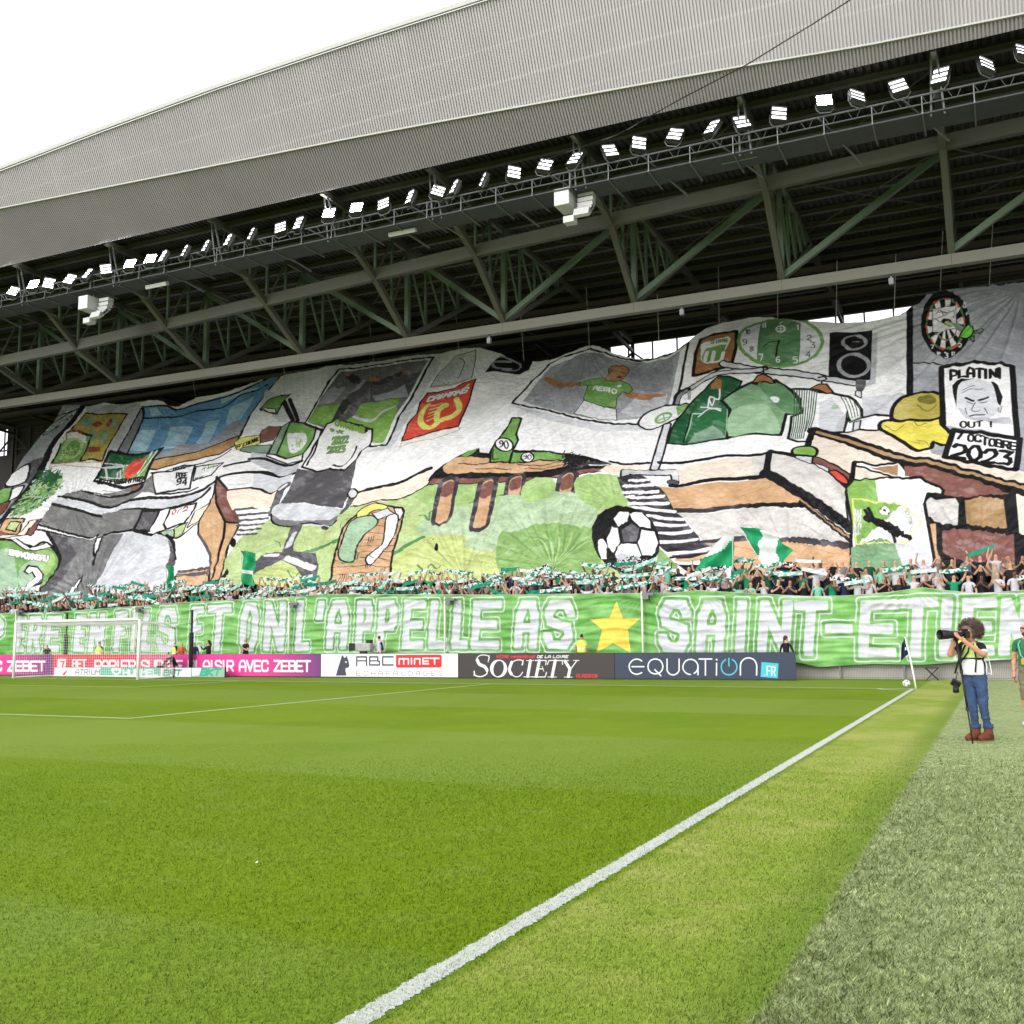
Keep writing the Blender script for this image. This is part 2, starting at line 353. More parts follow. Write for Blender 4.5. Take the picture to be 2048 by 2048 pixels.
[-13.42, 7.8, 22.57, 0],
[-11.76, 7.8, 22.57, 0],
[-10.46, 7.8, 22.62, 0],
[-8.86, 7.8, 22.65, 0],
[-7.28, 7.8, 22.61, 0],
[-6.03, 7.8, 22.54, 0],
[-4.53, 7.8, 22.55, 0],
[-2.74, 7.8, 22.65, 2],
[-1.49, 7.8, 22.55, 0],
[0.03, 7.8, 22.59, 0],
[1.52, 7.8, 22.64, 0],
[3.13, 7.8, 22.67, 0],
[4.39, 7.8, 22.86, 0]],
tif=dict(
ops=[
['p', 'g3', 0, '', [-7016, 2200, 552, 1, 22, -568, 59, -222, 76, -429, 134, -576, -1070, 990, 278, 238]],
['p', 'g3', 0, '', [-6965, 1634, -107, -421, 611, -653, 197, 271]],
['q', 'g2', 0, '', [-6457, 1576, -106, -78, 82, -188, 111, -60, -22, -169, 73, -187, 40, 56, -74, 298, -66, 282]],
['f', ['S', 'W', 'D', 'S', 'W', 'g2'], 12, 31, 260, [-6937, 1528, -20, 209, 62, 62, 398, 362, 56, -73, -157, -261, -34, -151, -105, -139, -79, -74]],
['c', 'K', 12, [-6884, 1710, 167, 205, 244, 214]],
['c', 'K', 11, [-6845, 1533, 184, 215, 128, 175]],
['l', 'K', 10, [-6666, 2051, 153, 48]],
['q', 'W', 18, 'K', [-6662, 1395, 80, 89, 52, -6, 90, -181, -160, -46, -87, 82]],
['p', 'W', 12, 'K', [-6543, 1221, 123, 34, 42, -129, -49, -56]],
['p', 'G', 14, 'K', [-6714, 1239, 175, 14, 98, -167, -91, -52]],
['p', 'B2', 12, 'K', [-6547, 1050, 134, 21, 52, -128, -26, -72]],
['c', 'K', 51, [-6436, 2160, 10, -253, -14, -257, 70, -273, 21, -223, 50, -232, 46, -235]],
['p', 'g4', 0, '', [-6414, 2156, 643, -72, 71, -82, 28, -309, 21, -150, 28, -269, -157, 175, -49, 518, -497, 93]],
['p', 'O', 13, 'K', [-6344, 2063, 173, -46, 342, -50, 29, -256, 54, -270, -156, 55, -148, 3, -278, 3, -21, 306, 2, 157]],
['p', 'S2', 0, '', [-6201, 1973, 19, -20, 15, -21, 7, -21, 1, -18, -7, -13, -14, -8, -19, -1, -23, 5, -24, 12, -23, 16, -20, 20, -14, 22, -8, 21, -1, 18, 7, 14, 14, 7, 20, 2, 23, -6, 24, -12]],
['p', 'R2', 0, '', [-6025, 1872, 6, -12, -1, -9, -7, -7, -13, -3, -17, 1, -20, 5, -21, 8, -20, 10, -17, 13, -12, 12, -6, 12, 1, 10, 7, 6, 13, 3, 17, -1, 20, -5, 22, -8, 19, -11, 17, -12]],
['p', 'S2', 0, '', [-5909, 1915, 23, -18, 20, -21, 16, -22, 10, -22, 4, -18, -4, -14, -10, -7, -16, -1, -20, 6, -23, 12, -23, 17, -20, 21, -17, 23, -10, 22, -4, 18, 4, 14, 10, 8, 17, 1, 20, -6]],
['p', 'R2', 0, '', [-5949, 1917, 11, -9, 9, -13, 8, -13, 5, -15, 2, -13, -2, -11, -5, -8, -8, -3, -9, 1, -11, 5, -11, 9, -9, 12, -8, 13, -5, 15, -2, 13, 2, 11, 5, 8, 7, 4, 10, -1]],
['p', 'R2', 0, '', [-6106, 1763, -1, -6, -14, 0, -23, 4, -32, 8, -37, 13, -38, 15, -36, 16, -31, 16, -21, 13, -11, 10, 2, 6, 14, 1, 24, -5, 32, -9, 38, -13, 38, -15, 36, -16, 29, -15, 21, -13]],
['p', 'S2', 0, '', [-5907, 1776, 17, -14, 16, -18, 12, -21, 8, -21, 2, -20, -3, -15, -7, -11, -13, -5, -15, 2, -17, 8, -17, 14, -16, 18, -12, 20, -8, 22, -3, 19, 3, 17, 8, 11, 12, 4, 16, -2]],
['p', 'S2', 0, '', [-6031, 1788, 16, -14, 13, -18, 8, -18, 4, -17, -2, -14, -7, -11, -12, -6, -15, 0, -17, 5, -17, 10, -16, 15, -13, 17, -9, 18, -4, 17, 2, 15, 7, 11, 12, 6, 15, 0, 17, -5]],
['l', 'R2', 10, [-6019, 1626, -10, 10, -12, 3, 1, -9, 8, -11, 21, -10, 8, -11, 1, -8, -13, 2, -9, 10]],
['l', 'R2', 10, [-6018, 1634, 20, -3]],
['l', 'R2', 10, [-6008, 1632, 26, -46]],
['l', 'R2', 10, [-5965, 1583, -19, 32, -2, 13, 10, -1, 13, -15, 18, -33]],
['l', 'R2', 10, [-5976, 1602, 20, -3]],
['l', 'R2', 10, [-5939, 1578, -26, 46, 15, -2, 12, -13, 13, -23, 0, -10, -14, 2]],
['l', 'R2', 10, [-5910, 1573, -26, 46]],
['l', 'R2', 10, [-5922, 1616, 21, -36, 9, -10, 12, -3, -1, 9, -21, 37]],
['l', 'R2', 10, [-5870, 1566, -25, 46, 24, -28, -4, 24, 25, -46]],
['p', 'G', 15, 'K', [-6365, 1827, 319, -80, 22, -263, -293, 13, -30, 191]],
['p', 'L', 0, '', [-6144, 1735, 30, -31, 22, -35, 12, -37, 1, -34, -11, -30, -21, -22, -30, -11, -34, 0, -37, 10, -36, 22, -31, 29, -23, 35, -13, 37, -1, 36, 10, 31, 22, 22, 30, 11, 36, 0, 38, -11]],
['p', 'G', 0, '', [-6155, 1696, 20, -21, 16, -23, 8, -25, 1, -23, -7, -19, -14, -14, -19, -7, -24, 0, -25, 8, -24, 14, -21, 20, -16, 24, -9, 24, -1, 24, 7, 20, 14, 14, 20, 7, 24, 0, 25, -8]],
['l', 'W', 13, [-6371, 1766, -10, 7, -5, -11, 7, -15, 10, -9, 13, 5, 10, -10, 7, -14, -5, -11, -9, 7]],
['l', 'W', 13, [-6377, 1781, 12, 14]],
['l', 'W', 13, [-6371, 1788, 42, -54]],
['l', 'W', 13, [-6329, 1811, -18, -5, 42, -54, 18, 5]],
['l', 'W', 13, [-6326, 1779, 15, 4]],
['l', 'W', 13, [-6323, 1812, 22, 0]],
['l', 'W', 13, [-6312, 1812, 41, -54]],
['l', 'W', 13, [-6249, 1757, -42, 54]],
['l', 'W', 13, [-6246, 1800, -28, 8, 42, -54, 27, -7]],
['l', 'W', 13, [-6253, 1781, 23, -6]],
['l', 'W', 13, [-6196, 1744, -41, 53, 72, -66, -41, 54]],
['l', 'W', 13, [-6155, 1727, -41, 54, 75, -71, -40, 53]],
['l', 'W', 13, [-6112, 1736, -38, 22, 40, -53, 38, -22]],
['l', 'W', 13, [-6130, 1731, 32, -18]],
['f', ['D', 'G', 'L'], 9, 22, 60, [-6288, 1612, 62, 76, 130, -52, 32, -119, -203, -6]],
['p', 'W', 7, 'T', [-6329, 1494, 286, -4, 300, -54, 24, -55, -460, 94, -143, -18]],
['p', 'g5', 13, 'K', [-5651, 1543, -68, 497, 98, -137, 81, -399]],
['p', 'bl', 0, '', [-5710, 2038, 126, 5, 128, -22, 122, -58, 165, 66, 197, 34, 162, 42, 154, 100, 160, 16, -22, -269, -4, -177, 30, -231, -169, -134, -92, -55, -198, -30, -119, -15, -102, 53, -374, 150, -75, 373]],
['p', 'lb', 0, '', [-5553, 1766, 167, -42, 40, -222, -209, 44, -23, 133]],
['p', 'lb', 0, '', [-5263, 1747, 234, -20, 87, -295, -244, 33, -26, 161]],
['p', 'lb', 0, '', [-4949, 1779, 106, 32, 115, -332, -109, -31, -47, 162]],
['p', 'lb', 0, '', [-4820, 1938, 187, 84, 20, -264, -114, -46, -58, 122]],
['p', 'lb', 0, '', [-4974, 2067, 278, 68, 87, -16, -180, -52, -141, -76]],
['p', 'lb', 0, '', [-5632, 2008, 61, 15, 134, -116, -120, 11]],
['p', 'g3', 0, '', [-5544, 1521, 198, -19, 115, -50, 188, -44, 58, 91, 161, -29, 99, 24, 17, 121, 19, 142, 115, -69, 54, 39, 33, -191, -174, -126, -92, -55, -198, -30, -119, -15, -102, 53]],
['c', 'K', 14, [-5619, 1899, 170, -17, 184, -16, 137, 74, 227, 2, 114, 121, 114, 31, 106, 43]],
['c', 'K', 16, [-5708, 2034, 127, 5, 128, -22, 121, -58, 166, 66, 196, 34, 162, 42, 154, 100, 160, 16, -24, -265, -4, -177, 30, -231]],
['c', 'K', 14, [-5714, 2039, 96, -154, 75, -375]],
['p', 'O2', 12, 'K', [-5130, 1320, 180, 3, 195, 35, 136, 106, 116, 82, 45, -105, -84, -106, -162, -60, -168, -53, -124, -25, -104, 30]],
['c', 'K', 10, [-5047, 1177, 139, -16, 123, 43, 176, 37, 106, 88, 29, 55]],
['p', 'W2', 12, 'K', [-5027, 1167, 187, -14, 161, 70, 67, -215, -272, -37]],
['l', 'K', 7, [-4825, 1159, -15, 33, 16, -16, 0, 21, 15, -34]],
['l', 'K', 7, [-4804, 1164, -11, 24, 0, 11, 8, 2, 8, -9, 11, -23]],
['l', 'K', 7, [-4810, 1178, 15, 5]],
['l', 'K', 7, [-4779, 1200, -7, 7, -9, -2, -1, -8, 9, -20, 7, -6, 9, 3, 0, 7, -3, 9, -7, -2]],
['l', 'K', 7, [-4761, 1177, -15, 33]],
['l', 'K', 7, [-4746, 1209, -2, 5, -5, 3, -9, -3, 0, -8, 9, -20, 6, -6, 9, 3, 2, 4, -2, 5]],
['l', 'K', 9, [-4765, 1095, -19, 44, 14, 1, 6, -6, 5, -12, -1, -6, -13, -1]],
['l', 'K', 9, [-4739, 1096, -8, 11, -10, 22, 0, 12, 9, 0, 8, -11, 10, -22, 0, -11, -9, -1]],
['l', 'K', 9, [-4718, 1134, -7, 9, -11, -1, 1, -9, 5, -10, 17, -6, 6, -10, 0, -9, -10, -1, -7, 9]],
['l', 'K', 9, [-4700, 1144, -17, -1, 18, -45, 17, 1]],
['l', 'K', 9, [-4708, 1121, 15, 1]],
['l', 'K', 10, [-4732, 1039, 20, 11, -3, 25, -16, 15, -17, -1, -2, -12, 11, -13, 25, 1]],
['l', 'K', 10, [-4664, 1040, -19, 50, -14, -35, 34, 0]],
['p', 'W2', 10, 'K', [-4660, 1204, 204, 35, -27, -127, -132, -41]],
['f', ['L', 'G', 'K'], 6, 30, 24, [-4603, 1190, 125, 35, -7, -28, -90, -32]],
['l', 'K', 4, [-4600, 1076, -8, 21, 20, -18, -8, 21]],
['l', 'K', 4, [-4581, 1104, -11, -3, 7, -21, 12, 3]],
['l', 'K', 4, [-4588, 1090, 10, 3]],
['l', 'K', 4, [-4577, 1105, 11, -20, -3, 15, 9, -14, -5, 21]],
['l', 'K', 4, [-4548, 1107, -4, 4, -7, -2, -1, -5, 3, -4, 10, -1, 3, -4, -1, -5, -7, -2, -3, 4]],
['c', 'K', 17, [-4402, 1096, 73, 37, 112, 9, 173, -20, 157, -65, 81, 58]],
['c', 'K', 16, [-4428, 1202, 106, 43, 180, 14, 215, -61]],
['c', 'K', 17, [-4272, 954, 134, 8, 150, -7, 93, -49, 65, 65]],
['p', 'g', 0, '', [-5946, 1089, 198, 55, 275, -74, 259, 9, 133, 15, 59, 65, 132, -187, -142, 31, -143, -70, -116, -20, -335, 107]],
['p', 'w2', 0, '', [-5914, 997, -11, 93, 299, -70, 335, -107, 164, 43, 263, -15, 186, -2, 155, 32, 121, 125, -2, -76, -101, -125, -172, -51, -90, -12, -352, 40, -179, -39, -374, 105]],
['c', 'K', 19, [-5925, 1090, 299, -70, 335, -107, 164, 43, 263, -15, 186, -2, 155, 32, 85, 67, 36, 58]],
['c', 'K', 11, [-4886, 974, 129, -6, 138, 13, 80, 26]],
['p', 'g', 0, '', [-5910, 992, 238, -54, 374, -105, 179, 39, 192, -22, 42, -187, -289, -33, -100, -3, -496, 124, -95, 40]],
['c', 'K', 19, [-5906, 996, 234, -58, 374, -105, 179, 39, 352, -40, 90, 12, 172, 51, 68, 101]],
['p', 'W', 14, 'K', [-5875, 777, 105, -26, 496, -124, 63, 19, 15, -38, -57, -9, -485, 111, -131, 18]],
['p', 'w2', 0, '', [-5174, 630, 289, 33, -42, 187, -87, -2]],
['p', 'g', 0, '', [-5334, 864, 215, 8, 181, -24, 45, -191, -275, -18]],
['p', 'g2', 22, 'K', [-4935, 844, 165, -15, 32, -193, -160, 26]],
['q', 'K', 0, '', [-5727, 1134, 254, -64, 247, -47, 151, 63, 7, -58, -221, -27, -296, 74]],
['p', 'B', 0, '', [-5106, 1118, 10, -12, 6, -14, 2, -15, -4, -14, -9, -11, -12, -9, -15, -4, -16, 1, -16, 4, -14, 9, -10, 12, -6, 15, -2, 14, 4, 14, 9, 12, 12, 8, 15, 5, 16, -1, 16, -5]],
['l', 'g3', 6, [-5561, 1079, 192, -41]],
['l', 'g3', 6, [-5502, 1110, 321, -77]],
['p', 'G', 27, 'K', [-5724, 1537, 319, -68, 251, 7, 28, -171, 54, -205, -207, -2, -223, 86, -181, 58]],
['p', 'D', 0, '', [-5710, 1527, 310, -65, 139, -6, -80, -79, -114, -32, 53, -112, 58, -44, -267, 68, -63, -8]],
['l', 'w2', 8, [-5729, 1379, 190, 8]],
['l', 'w2', 8, [-5692, 1374, 218, -2]],
['l', 'w2', 8, [-5646, 1369, 253, -15]],
['l', 'w2', 13, [-5667, 1371, 126, -152]],
['l', 'w2', 13, [-5494, 1304, 74, -122]],
['l', 'w2', 13, [-5476, 1317, 107, -140]],
['c', 'W', 16, [-5260, 1475, 39, -98, -3, -150]],
['c', 'W', 12, [-5201, 1467, 43, -143, -30, -131]],
['c', 'w2', 8, [-5705, 1423, 196, -40, 75, -86]],
['l', 'w2', 8, [-5653, 1277, 263, -61]],
['p', 'R', 0, '', [-5431, 1350, 39, 41, 59, 24, 62, -62, 40, 59, 16, -141, -24, -42, -74, -56, -86, 89]],
['p', 'W', 8, 'K', [-5687, 1247, 179, -55, 221, -83, 224, -3, -59, 58, -115, 5, -84, -12, -205, 60, -163, 52]],
['l', 'K', 10, [-5613, 1227, -4, 7, -7, 6, -12, 1, 2, -9, 16, -29, 10, -10, 12, -2, 1, 4, -4, 8]],
['l', 'K', 10, [-5593, 1235, -20, 3, 28, -48, 20, -3]],
['l', 'K', 10, [-5599, 1214, 17, -3]],
['l', 'K', 10, [-5560, 1221, -10, 10, -12, 2, 2, -9, 8, -11, 20, -10, 8, -11, 2, -9, -12, 2, -10, 10]],
['l', 'K', 10, [-5540, 1227, 27, -48, 20, -3]],
['l', 'K', 10, [-5493, 1220, -20, 3, 27, -48, 19, -3]],
['l', 'K', 10, [-5500, 1199, 17, -3]],
['l', 'K', 10, [-5468, 1216, 20, -3]],
['l', 'K', 10, [-5458, 1214, 27, -47]],
['l', 'K', 10, [-5410, 1164, -11, 12, -13, 24, -2, 11, 10, -1, 11, -13, 13, -24, 2, -11, -10, 2]],
['l', 'K', 10, [-5415, 1208, 21, -38, 9, -10, 12, -2, -1, 9, -21, 38]],
['l', 'K', 10, [-5363, 1157, -25, 47, 15, -2, 8, -8, 6, -11, 0, -6, -16, 2]],
['l', 'K', 10, [-5365, 1178, 22, -24]],
['l', 'K', 10, [-5343, 1197, -19, 3, 25, -47, 20, -3]],
['l', 'K', 10, [-5349, 1176, 16, -2]],
['l', 'K', 10, [-5311, 1149, -25, 47, 15, -2, 8, -8, 6, -11, 0, -6, -16, 2]],
['l', 'K', 10, [-5313, 1170, 21, -24]],
['l', 'K', 10, [-5264, 1142, -25, 47]],
['l', 'K', 10, [-5276, 1187, 35, -48, -15, 45]],
['l', 'K', 9, [-5207, 1133, -25, 47, 16, -2, 7, -8, 6, -11, 0, -7, -15, 2]],
['l', 'K', 9, [-5182, 1130, -17, 32, -2, 14, 9, -2, 12, -15, 17, -32]],
['l', 'K', 9, [-5192, 1149, 19, -3]],
['l', 'K', 9, [-5156, 1126, -25, 46, 16, -2, 7, -7, 5, -11, 0, -6, -15, 2]],
['l', 'K', 9, [-5159, 1147, 21, -24]],
['l', 'K', 9, [-5129, 1122, -24, 46]],
['l', 'K', 9, [-5116, 1154, -8, 10, -11, 2, 1, -9, 7, -11, 19, -9, 7, -11, 1, -8, -12, 1, -8, 10]],
['f', ['G', 'D', 'L', 'S', 'D', 'G'], 16, 73, 520, [-6326, 1324, 77, 71, 126, -47, 94, -136, -6, -136, -8, -148, -71, -52, -126, 11, -89, 173, 2, 138]],
['f', ['D', 'D'], 14, 107, 60, [-6381, 1427, 228, -60, 67, -102, -207, 55]],
['p', 'T', 13, 'K', [-6253, 852, 225, -26, 65, -161, -215, 2]],
['p', 'L', 10, 'K', [-6156, 808, 117, -17, 26, -97, -113, 26]],
['p', 'P', 9, 'K', [-6209, 669, 248, -7, 6, 143, 81, 22, 2, -155, -158, -44, -133, -11]],
['p', 'B', 8, 'K', [-5901, 674, 0, 134, 27, 5, 44, -158]],
['p', 'B', 0, '', [-6267, 702, 111, 6, 115, -51, -141, -18]],
['p', 'g', 0, '', [-5729, 700, 471, -94, 104, 32, 186, 3, 93, -381, 46, -237, -171, -40, -341, 10, 4, 131, 17, 184, -65, 105, -147, 127]],
['p', 'g2', 0, '', [-5729, 700, 165, -105, 179, -182, 74, -180, -2, -122, 93, 8, 12, 158, -85, 207, -217, 161]],
['c', 'K', 19, [-5729, 700, 211, -161, 133, -126, 53, -154, -18, -134, -25, -107]],
['p', 'w2', 0, '', [-4972, 646, 131, 7, 202, -67, 106, -17, 166, -133, 94, -137, 26, -117, 53, -115, -156, -60, -481, 10, -44, 243]],
['p', 'g2', 0, '', [-4468, 504, 116, -81, 83, -124, 8, -70, -69, 38, -45, 121]],
['c', 'K', 19, [-5159, 645, 153, 15, 111, 0, 189, -63, 54, 9, 121, -41, 136, -103, 106, -138]],
['p', 'W', 12, 'K', [-5196, 608, 38, 21, 91, -159, 7, -52, -97, 122]],
['l', 'K', 12, [-5074, 470, 66, -130]],
['p', 'W', 10, 'K', [-5049, 257, 13, -198, 37, -1, -2, 112]],
['p', 'g2', 0, '', [-4427, 127, -22, -106, 46, -2]],
['q', 'G', 17, 'K', [-5996, 605, 257, -58, 47, 57, 146, -64, 150, -114, 59, -130, 12, -124, -33, -83, 4, -95, -345, 10, -483, 538]],
['q', 'S', 0, '', [-5976, 502, 102, -7, 194, -194, 221, -304, -213, 7, -352, 394]],
['q', 'L2', 0, '', [-5667, 509, 141, -9, 115, -111, -7, -151, -122, 132]],
['p', 'S', 0, '', [-5509, 131, 133, -5, 9, -132, -144, 5]],
['p', 'W', 8, 'K', [-5941, 622, 199, -88, 99, 60, 71, -38, -95, -47, -115, 7, -184, 87]],
['q', 'S', 0, '', [-5660, 403, 73, 9, 154, -123, 39, -65, -183, -28, -98, 131]],
['l', 'K', 19, [-5859, 454, -36, 48, 26, -3, 13, -10, 5, -13, -27, 3]],
['l', 'K', 19, [-5851, 476, 13, -11, 7, -14, -28, 3]],
['l', 'K', 19, [-5820, 450, -35, 47, 26, -3, 11, -8, 8, -10, -1, -6, -25, 3]],
['l', 'K', 19, [-5821, 471, 33, -25]],
['l', 'K', 19, [-5776, 445, -35, 47]],
['l', 'K', 19, [-5791, 490, 50, -49, -19, 45]],
['l', 'K', 18, [-5710, 437, -16, 13, -17, 23, -1, 11, 16, -1, 16, -13, 17, -24, 1, -10, -16, 1]],
['l', 'K', 18, [-5679, 434, -34, 47, 65, -51, -34, 47]],
['l', 'K', 18, [-5640, 429, -34, 47, 64, -50, -33, 46]],
['l', 'K', 18, [-5604, 468, -31, 4, 33, -47, 30, -3]],
['l', 'K', 18, [-5619, 448, 27, -3]],
['l', 'K', 18, [-5564, 421, -23, 32, -2, 13, 15, -2, 18, -14, 22, -33]],
['l', 'K', 18, [-5578, 440, 31, -3]],
['l', 'K', 18, [-5558, 463, 26, -37, 12, -10, 18, -2, 0, 8, -26, 37]],
['l', 'W', 13, [-5859, 454, -36, 48, 26, -3, 13, -10, 5, -13, -27, 3]],
['l', 'W', 13, [-5851, 476, 13, -11, 7, -14, -28, 3]],
['l', 'W', 13, [-5820, 450, -35, 47, 26, -3, 11, -8, 8, -10, -1, -6, -25, 3]],
['l', 'W', 13, [-5821, 471, 33, -25]],
['l', 'W', 13, [-5776, 445, -35, 47]],
['l', 'W', 13, [-5791, 490, 50, -49, -19, 45]],
['l', 'W', 13, [-5710, 437, -16, 13, -17, 23, -1, 11, 16, -1, 16, -13, 17, -24, 1, -10, -16, 1]],
['l', 'W', 13, [-5679, 434, -34, 47, 65, -51, -34, 47]],
['l', 'W', 12, [-5640, 429, -34, 47, 64, -50, -33, 46]],
['l', 'W', 12, [-5604, 468, -31, 4, 33, -47, 30, -3]],
['l', 'W', 12, [-5619, 448, 27, -3]],
['l', 'W', 12, [-5564, 421, -23, 32, -2, 13, 15, -2, 18, -14, 22, -33]],
['l', 'W', 12, [-5578, 440, 31, -3]],
['l', 'W', 12, [-5558, 463, 26, -37, 12, -10, 18, -2, 0, 8, -26, 37]],
['p', 'K', 0, '', [-5642, 318, 5, 58, 83, -5, 127, -83, 57, -77, -19, -85, 43, 41, 48, -56, -214, 8, -5, 99, 10, 49, -53, 41, -18, -18]],
['p', 'W', 0, '', [-5626, 324, 7, 38, 72, -7, 103, -66, 44, -64, -66, -83, 97, 44, 28, -57, -170, 7, 3, 94, 16, 43, -65, 47, -25, -17]],
['l', 'g2', 21, [-5411, 238, -23, -73]],
['p', 'W', 0, '', [-4768, 826, 81, 6, 154, -210, -114, -6, -87, 22]],
['p', 'W', 13, 'K', [-4679, 828, 193, 45, 39, -129, -5, -83, -135, -28, -66, 63]],
['l', 'R2', 9, [-4623, 776, -14, 10, -8, 16, 3, 15, 11, 3, 14, -10, 8, -17, -2, -15, -12, -2]],
['l', 'R2', 9, [-4589, 784, 9, 49]],
['l', 'R2', 9, [-4561, 827, 0, 12, 17, 4, 11, -9, 2, -11, -16, -28, 28, 8]],
['p', 'S', 6, 'K', [-4634, 615, 126, 5, 80, -106, -123, 46]],
['p', 'L', 8, 'K', [-4506, 620, 78, 58, 39, -117, -37, -47]],
['p', 'P', 9, 'K', [-4429, 781, 78, 72, 32, -184, -67, -58, -29, 91]],
['c', 'K', 14, [-4531, 565, 127, -53, 50, 84, 47, 53]],
['c', 'K', 13, [-4627, 604, 40, 29, 122, 29]],
['p', 'W', 0, '', [-4399, 487, 109, 116, 257, -259, 75, -142, -233, -23]],
['p', 'T', 11, 'K', [-4404, 1020, 53, -167, 32, -184, 61, -118, 218, -195, 163, -263, 18, -1, -167, 405, -79, 154, -193, 210]],
['p', 'T', 12, 'K', [-4105, 651, 112, -3, 37, -132, 37, -145, 129, -276, -71, -3, -158, 393]],
['p', 'B', 13, 'K', [-4433, 1099, 146, -119, 163, -201, 134, -138, -112, 7, -179, 185, -103, 144]],
['p', 'B2', 0, '', [-4316, 1010, 203, -232, 135, -138, -54, 17, -168, 194]],
['p', 'T', 9, 'K', [-4198, 174, 259, 4, 62, -85, -171, -53, -65, 2]],
['p', 'g2', 0, '', [-4210, 226, 227, 17, 48, -70, -255, -3]],
['l', 'T', 10, [-4191, 196, 230, 12]],
['c', 'g2', 14, [-4258, 551, 225, -207, 96, -177]],
['p', 'P', 0, '', [-4262, 948, 126, 9, 151, -6, 119, -48, -10, -134, -237, -10, -95, 106]],
['p', 'L', 0, '', [-3631, -60, -146, 165, -79, 262, -7, 142, 69, 165, 233, -45, 364, 82, 472, 132, 581, 0, 665, -361, 269, -355, 126, -148, -18, -84, -817, 83, -665, 6]],
['q', 'L3', 0, '', [-3637, 197, 27, 98, 125, 186, 238, 40, 167, -70, 0, -165, 20, -161, -90, -119, -461, 38]],
['q', 'L2', 0, '', [-2820, 799, 134, 40, 45, -23, 43, -190, -97, 67]],
['q', 'L2', 0, '', [-2503, 813, 129, -14, 48, -198, -142, 35]],
['q', 'L2', 0, '', [-2251, 797, 89, -10, 59, -196, -90, 20]],
['q', 'S3', 0, '', [-2619, 538, 57, 62, 85, 37, 169, -38, 198, 15, 208, -41, 183, -101, 23, -153, -154, -79, -145, -10, -129, 8, -147, 49, -67, 99, -149, 10, -143, 33]],
['q', 'Y2', 0, '', [-2684, 210, 107, 172, 134, 11, 147, -31, 16, -74, 106, -47, 179, -11, 114, -123, 68, -133, -779, 30]],
['q', 'Y2', 0, '', [-3546, 106, 29, 74, 97, 38, 127, -39, 101, -89, 23, -83, -310, 11]],
['c', 'DG', 24, [-3308, 305, 90, 33, 93, 66]],
['l', 'DG', 22, [-2713, 237, 71, 85, 74, 59]],
['c', 'DG', 9, [-2669, 576, 39, -9, 43, -43, -21, 80, 46, -26]],
['c', 'DG', 8, [-2501, 149, 58, -43, 20, 47, 46, -36, 28, 26]],
['c', 'DG', 6, [-3336, 149, 72, -66, 11, 73]],
['c', 'DG', 5, [-3625, 457, 55, -28, 41, -48]],
['c', 'DG', 8, [-2373, 639, 60, 28, 99, 12, 84, 3]],
['p', 'K', 0, '', [-2437, 293, 3, -10, 2, -10, 0, -7, -2, -5, -3, -1, -4, 2, -6, 5, -5, 8, -5, 9, -5, 11, -3, 10, -2, 10, 0, 7, 2, 5, 3, 1, 4, -2, 6, -5, 5, -8, 5, -9]],
['p', 'K', 0, '', [-2491, 360, 1, -2, 0, -2, -1, -2, -1, 0, -1, -1, -1, 1, -2, 1, -1, 1, -2, 2, -1, 2, 0, 2, 0, 2, 0, 1, 1, 1, 1, 0, 2, 0, 1, -1, 2, -2, 1, -1]],
['p', 'L', 0, '', [-3773, 83, -103, 194, -12, 92, 4, 106, 17, 83, 56, 93, 332, -612]],
['p', 'K', 0, '', [-3889, 440, 6, -13, 3, -11, 0, -9, -3, -6, -6, -1, -9, 2, -10, 7, -11, 9, -10, 12, -9, 13, -6, 13, -3, 12, 0, 9, 3, 5, 6, 2, 9, -3, 11, -6, 10, -10, 11, -12]],
['p', 'K', 0, '', [-3793, 116, -16, 90, 48, -47, 5, -44]],
['c', 'g2', 16, [-4091, 761, 84, 7, 197, 20]],
['c', 'g2', 16, [-4059, 712, 81, 6, 170, 17]],
['c', 'g2', 15, [-4027, 664, 77, 4, 145, 14]],
['c', 'g2', 15, [-3996, 617, 74, 1, 119, 12]],
['c', 'g2', 15, [-3964, 570, 69, 0, 95, 9]],
['c', 'g2', 15, [-3934, 524, 66, -2, 70, 6]],
['c', 'W', 11, [-4042, 733, 72, 9, 140, 23]],
['c', 'W', 11, [-4015, 686, 73, 6, 117, 19]],
['c', 'W', 11, [-3988, 639, 74, 3, 94, 17]],
['c', 'W', 10, [-3962, 592, 75, 1, 72, 14]],
['c', 'W', 10, [-3936, 546, 76, -1, 49, 11]],
['p', 'w3', 0, '', [-4485, 1865, -54, 204, 491, -341, 166, -148, -26, -40, -279, 88]],
['l', 'K', 29, [-4238, 1831, 182, -216]],
['l', 'K', 22, [-4206, 1862, 192, -254]],
['l', 'g3', 4, [-4201, 1817, 160, -197]],
['p', 'G', 12, 'K', [-4458, 1820, 36, 91, 77, 19, 102, -2, 0, -72, 0, -145, -59, 20, -133, 65]],
['p', 'W', 6, 'K', [-4445, 1813, 160, -46, 32, -49, -80, 26]],
['p', 'B', 7, 'K', [-4312, 1574, 60, 18, 110, -17, -11, -125, -132, -18]],
['p', 'Y', 6, 'K', [-4496, 1462, 16, 58, 106, 7, 73, -11, 48, -88, -54, -22, -116, -29]],
['l', 'K', 8, [-4440, 1430, -6, 7, -8, -3, 1, -9, 5, -8, 14, -2, 5, -7, 1, -9, -8, -4, -6, 7]],
['l', 'K', 8, [-4440, 1440, 14, 6]],
['l', 'K', 8, [-4433, 1443, 18, -38]],
['l', 'K', 8, [-4397, 1458, -13, -6, 17, -38, 14, 6]],
['l', 'K', 8, [-4402, 1433, 12, 5]],
['l', 'K', 8, [-4393, 1460, 13, 6]],
['l', 'K', 8, [-4387, 1463, 18, -38]],
['l', 'K', 8, [-4357, 1430, -17, 38]],
